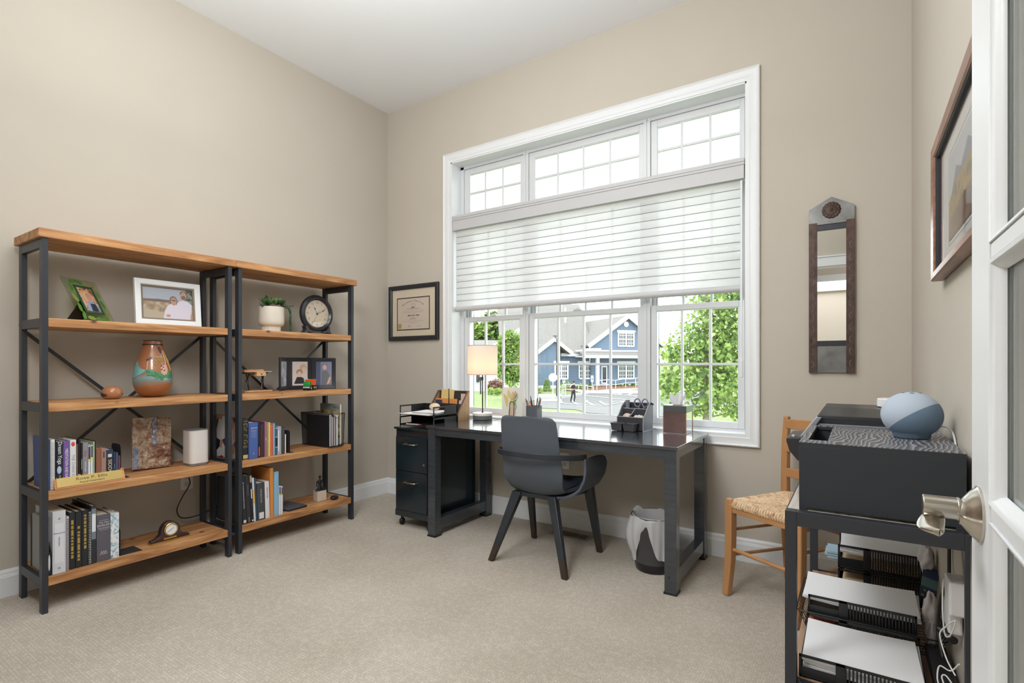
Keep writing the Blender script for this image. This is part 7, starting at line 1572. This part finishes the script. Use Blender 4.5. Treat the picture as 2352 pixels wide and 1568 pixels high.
def crown(b, c, rad, n, s, rs, mis=(0, 1, 2), lobed=False, shellf=.55):
    for _ in range(n):
        d = Vector((rs.gauss(0, 1), rs.gauss(0, 1), rs.gauss(0, 1))).normalized(); k = shellf+(1-shellf)*rs.random(); bump = 1+.16*math.sin(5*d.x+3*c.x)*math.cos(6*d.z+c.y)
        p = Vector(c)+Vector((d.x*rad[0], d.y*rad[1], d.z*rad[2]))*k*bump; dd = (d*.5+Vector((rs.gauss(0, .6), rs.gauss(0, .6), rs.gauss(-.25, .5)))); nn = (d+Vector((rs.gauss(0, .5), rs.gauss(0, .5), rs.gauss(.5, .4)))).normalized()
        leaf(b, p, s*rs.uniform(.7, 1.3), dd, nn, rs.choice(mis), lobed)
rs = random.Random(11)
# maple near the window
base = E_(3.32, 9.0, gz(9.0)); t = thing('maple_tree', 'young maple with bright green leaves just outside the right window', 'tree', tuple(base))
m_bark = mat('maple_bark', (150, 136, 122), rough=.9, bump=.5, bs=30)
b = MB(); b.tube([(0, 0, 0), (.02, 0, .8), (0, .03, 1.6), (.03, 0, 2.6), (0, 0, 3.4)], [.055, .048, .040, .025, .01], 10); b.build('trunk', m_bark, t, smooth=60)
crs = [((-.15, 0, 1.55), (.75, .7, .42), 420), ((.35, .1, 1.5), (.55, .6, .45), 320), ((.1, 0, 2.25), (.72, .7, .55), 700), ((.45, .2, 2.0), (.6, .6, .55), 520), ((.25, 0, 2.95), (.6, .6, .55), 520), ((.7, .1, 2.7), (.6, .6, .6), 460), ((-.52, -.05, 2.02), (.30, .35, .26), 150), ((-.62, 0, 1.45), (.20, .3, .34), 90), ((.45, 0, 3.5), (.5, .5, .5), 300), ((-.05, 0, 1.1), (.4, .4, .22), 90), ((.55, 0, 1.05), (.35, .4, .18), 80)]
b = MB(); bb = MB()
for (c, rad, n_) in crs:
    cw = RT*c[0]+FW*c[1]+Vector((0, 0, c[2])); crown(b, cw, rad, int(n_*2.3), .072, rs, (0, 0, 0, 1, 1, 2, 2, 3), True, .25)
    bb.tube([Vector((.01, 0, max(.9, c[2]-.7))), cw*.55+Vector((0, 0, (c[2]-.2)*.45)), cw], [.016, .010, .004], 6)
bb.build('branches', m_bark, t, smooth=60); b.build('foliage', LG, t)
# oval tree left window
def tree(name, lab, px, py0, py1, wpx, f, n_, s_, mis, group=None, kind='oval', trunk=.12, zc=.55):
    k = f/FPX; r_ = (px-1176)*k; zb_ = gz(f, r_); top = 1.15+(HY-py0)*k; bot = 1.15+(HY-py1)*k; base = E_(r_, f, zb_); t = thing(name, lab, 'tree' if 'tree' in name else 'shrub', tuple(base), 0, group)
    b = MB(); h_ = top-zb_; b.tube([(0, 0, 0), (.0, 0, h_*.5), (0, 0, h_*.85)], [trunk, trunk*.7, trunk*.2], 8); b.build('trunk' if 'tree' in name else 'stem', m_bark, t, smooth=60)
    b = MB(); R_ = wpx*k/2; c = Vector((0, 0, (top+bot)/2-zb_)); hh = (top-bot)/2
    if kind == 'cone':
        for _ in range(n_):
            v = rs.random()**.8; a = rs.uniform(0, 2*PI); rr = R_*(1-v)*rs.uniform(.8, 1.08)*(1+.10*math.sin(v*40)); p = Vector((rr*math.cos(a), rr*math.sin(a), bot-zb_+2*hh*v)); leaf(b, p, s_*rs.uniform(.7, 1.3), Vector((math.cos(a), math.sin(a), -.5)), Vector((math.cos(a)*.4, math.sin(a)*.4, 1)), rs.choice(mis))
    else:
        crown(b, c, (R_, R_, hh), n_, s_, rs, mis, False, .6)
        if kind == 'lumpy':
            for q_ in range(9):
                a = q_*2.4; e = rs.uniform(-.6, .7); crown(b, c+Vector((R_*.62*math.cos(a), R_*.62*math.sin(a), hh*e)), (R_*.45, R_*.45, hh*.42), n_//6, s_, rs, mis, False, .7)
    b.build('foliage', LG, t); return t
tree('oval_tree', 'bright green oval tree standing before the white house in the left window', 1171, 760, 884, 62, 30, 3800, .17, (0, 0, 1, 1, 2, 3), trunk=.06, kind='lumpy')
tree('leafy_tree', 'tall dark and yellow green tree behind the lamp shade', 1100, 735, 905, 60, 62, 2600, .6, (1, 2, 0, 3), 'trees at the far left outdoors', 'lumpy', .3)
tree('leafy_tree', 'deep green tree top right of the one behind the lamp shade', 1140, 728, 900, 54, 68, 2400, .6, (1, 2, 2, 3), 'trees at the far left outdoors', 'lumpy', .3)
tree('leafy_tree', 'yellow green tree furthest left in the left window', 1066, 722, 905, 60, 66, 1800, .6, (1, 3, 0), 'trees at the far left outdoors', 'lumpy', .3)
tree('pine_tree', 'blue green pointed conifer above the oval tree', 1181, 736, 860, 34, 78, 1500, .6, (2, 2, 1), None, 'cone', .25)
tree('evergreen_shrub', 'bright green cone shaped evergreen left of the road sign', 1256, 869, 906, 26, 50.5, 1500, .16, (0, 1, 1), None, 'cone', .06)
for (px, y0_, y1_, w_, f, mis, lab) in [(1299, 874, 897, 24, 51.5, (0, 1, 3), 'light green shrub behind the white signs'), (1332, 881, 893, 14, 51.7, (0, 3, 1), 'small pale shrub right of the person'), (1356, 882, 892, 12, 52.3, (1, 2), 'small dark shrub below the porch column'), (1410, 882, 891, 9, 53.6, (1, 2), 'low trimmed shrub left of the ones under the gable window'), (1422, 881, 890, 10, 53.8, (1, 2), 'low trimmed shrub below the left half of the gable window'), (1438, 881, 889, 9, 54, (1, 2), 'low trimmed shrub below the right half of the gable window'), (1455, 880, 889, 10, 54.1, (1, 2), 'low trimmed shrub at the right end of the gable wall'), (1240, 889, 905, 12, 49, (0, 3), 'pale shrub left of the cone evergreen'), (1126, 893, 904, 17, 36.3, (0, 3), 'pale green low plant at the left under the brown shrub'), (1143, 892, 904, 17, 35, (0, 3, 0), 'pale green low plant at the right under the brown shrub')]:
    tree('round_shrub', lab, px, y0_, y1_, w_, f, 380, .14, mis, 'shrubs planted outdoors', 'oval', .03)
LG_save = LG; LG = [mat('barberry_red', (150, 108, 92), rough=.8), mat('barberry_brown', (112, 76, 66), rough=.8), mat('barberry_dark', (84, 62, 58), rough=.8), mat('barberry_pink', (170, 130, 112), rough=.8)]
tree('barberry_shrub', 'round red brown shrub beside the oval tree', 1138, 871, 901, 36, 38.6, 1600, .13, (0, 1, 2, 3), None, 'oval', .04); LG = LG_save
# white neighbour house at left
hg = thing('house', 'white sided neighbouring house behind the oval tree', 'building', (0, 0, 0)); f0 = 44; k = f0/FPX
def H_(px, py, df=0): return E_((px-1176)*k, f0+df, 1.15+(HY-py)*k)
b = MB(); b.prism([H_(1040, 912), H_(1205, 912), H_(1205, 752), H_(1133, 797), H_(1040, 797)], FW*3); 
def wsid(n, l, tc):
    sp = n.new('ShaderNodeSeparateXYZ'); l.new(tc.outputs['Object'], sp.inputs[0]); m1 = n.new('ShaderNodeMath'); m1.operation = 'MULTIPLY'; m1.inputs[1].default_value = 6; m2 = n.new('ShaderNodeMath'); m2.operation = 'FRACT'; l.new(sp.outputs[2], m1.inputs[0]); l.new(m1.outputs[0], m2.inputs[0]); return ramp(n, l, m2.outputs[0], [(0, (160, 166, 176)), (.15, (204, 208, 214)), (1, (214, 218, 222))])
b.build('wall', ramp_mat('white_clapboard', wsid, .6), hg)
b = MB(); b.bar(H_(1128, 800, -.4), H_(1210, 747, -.4), .5, .32); b.build('rake_board', m_ext, hg)
b = MB(); b.prism([H_(1036, 800, -.5), H_(1133, 797, -.5), H_(1150, 780, 4), H_(1040, 780, 4)], Vector((0, 0, .15))); b.build('roof', m_roof, hg)
for (x0, x1, y0_, y1_) in [(1092, 1104, 845, 880)]:
    b = MB(); b.prism([H_(x0, y1_, -.05), H_(x1, y1_, -.05), H_(x1, y0_, -.05), H_(x0, y0_, -.05)], -FW*.06); w_ = b.build('window', m_ext, hg); b = MB(); b.prism([H_(x0+2, y1_-2, -.12), H_(x1-2, y1_-2, -.12), H_(x1-2, y0_+2, -.12), H_(x0+2, y0_+2, -.12)], -FW*.01); b.build('pane', m_dkw, w_)
t = thing('mailbox', 'dark mailbox on a post seen behind the lamp pole', 'mailbox', tuple(G(1104, 905))); b = MB(); b.cyl((0, 0, 0), (0, 0, 1.0), .05, .05, 8); b.build('post', m_blackm, t); b = MB(); b.bar(RT*-.2+Vector((0, 0, 1.1)), RT*.2+Vector((0, 0, 1.1)), .2, .25); b.build('box', m_blackm, t, bevel=.04)

# person in the lot, one continuous body
pr_, pf, pz = gp(1317, 924.5); sc = .97
ph_ = thing('person', 'person in black shirt and trousers walking and looking at a phone', 'person', tuple(E_(pr_, pf, pz+.01)), TH-.9)
# local: facing +X after the turn below
P = [(0, 0, .95), (.0, 0, 1.12), (.02, 0, 1.32), (.02, 0, 1.43), (.045, 0, 1.50), (.07, 0, 1.60), (.075, 0, 1.68),
     (0, .09, .90), (.07, .10, .50), (-.02, .10, .09), (.10, .10, .035), (0, -.09, .90), (-.10, -.10, .52), (-.22, -.10, .12), (-.11, -.10, .035),
     (.0, .18, 1.38), (-.02, .23, 1.12), (.20, .14, 1.10), (.27, .09, 1.12), (.0, -.18, 1.38), (-.02, -.23, 1.12), (.20, -.12, 1.10), (.27, -.06, 1.12)]
Ed = [(0, 1), (1, 2), (2, 3), (3, 4), (4, 5), (5, 6), (0, 7), (7, 8), (8, 9), (9, 10), (0, 11), (11, 12), (12, 13), (13, 14), (3, 15), (15, 16), (16, 17), (17, 18), (3, 19), (19, 20), (20, 21), (21, 22)]
Rr = [.14, .125, .145, .11, .055, .10, .07, .10, .07, .048, .04, .10, .07, .048, .04, .065, .045, .034, .028, .065, .045, .034, .028]
for base_i, sy in ((18, 1), (22, -1)):
    bx_ = Vector(P[base_i])
    for q_, (dy, L_) in enumerate([(-.025, .06), (-.010, .075), (.006, .07), (.020, .058)]):
        P.append(tuple(bx_+Vector((.035, dy, .005)))); Rr.append(.010); Ed.append((base_i, len(P)-1)); P.append(tuple(bx_+Vector((.035+L_*.6, dy, .02)))); Rr.append(.008); Ed.append((len(P)-2, len(P)-1))
    P.append(tuple(bx_+Vector((.02, -.03*sy, .035)))); Rr.append(.010); Ed.append((base_i, len(P)-1))
me = bpy.data.meshes.new('body'); me.from_pydata([tuple(c*sc for c in p) for p in P], Ed, []); o = bpy.data.objects.new('body', me); COL.objects.link(o)
md = o.modifiers.new('skin', 'SKIN'); md.use_smooth_shade = True
for i, r_ in enumerate(Rr): me.skin_vertices[0].data[i].radius = (r_*sc, r_*sc)
me.skin_vertices[0].data[0].use_root = True
o.modifiers.new('s', 'SUBSURF').levels = 1
bpy.context.view_layer.update(); ev = bpy.data.meshes.new_from_object(o.evaluated_get(bpy.context.evaluated_depsgraph_get())); bpy.data.objects.remove(o, do_unlink=True); ev.name = 'body'
o = bpy.data.objects.new('body', ev); COL.objects.link(o); o.parent = ph_
for m__ in (mat('skin_tone', (196, 150, 124), rough=.6), mat('black_shirt', (40, 42, 50), rough=.9), mat('black_trousers', (34, 35, 42), rough=.9), mat('black_shoes', (24, 24, 26), rough=.6)):
    ev.materials.append(m__)
for p in ev.polygons:
    c = p.center/sc; arm = abs(c.y) > .10 and c.z < 1.16 and c.z > 1.0 and (c.x > -.01)
    p.material_index = 0 if (c.z > 1.45 or (arm or (c.x > .14 and c.z > 1.0 and c.z < 1.25))) else 3 if c.z < .07 else 2 if c.z < .98 else 1; p.use_smooth = True
b = MB(); b.sph((.045, 0, 1.655), (.108, .098, .095), 18); b.build('hair', mat('dark_hair', (40, 34, 32), rough=.8), ph_, smooth=60)
b = MB(); b.sph((.178, 0, 1.60), (.018, .014, .022), 10); 
for s in (-1, 1): b.sph((.155, s*.035, 1.625), (.012, .012, .008), 8, 1); b.sph((.06, s*.105, 1.60), (.02, .012, .032), 8)
b.bar((.163, -.03, 1.55), (.163, .03, 1.55), .012, .01, 2); b.build('face', [mat('skin_tone'), m_ink, mat('lip_tone', (160, 96, 90))], ph_, smooth=60)
b = MB(); b.box(.29, .30, -.02, .05, 1.10, 1.24); o = b.build('phone', m_blackp, None); o.matrix_world = Matrix.Translation(E_(pr_, pf, pz+.01)) @ Matrix.Rotation(TH-.9, 4, 'Z'); tag(o, 'dark phone held in both hands by the walking person', 'phone')
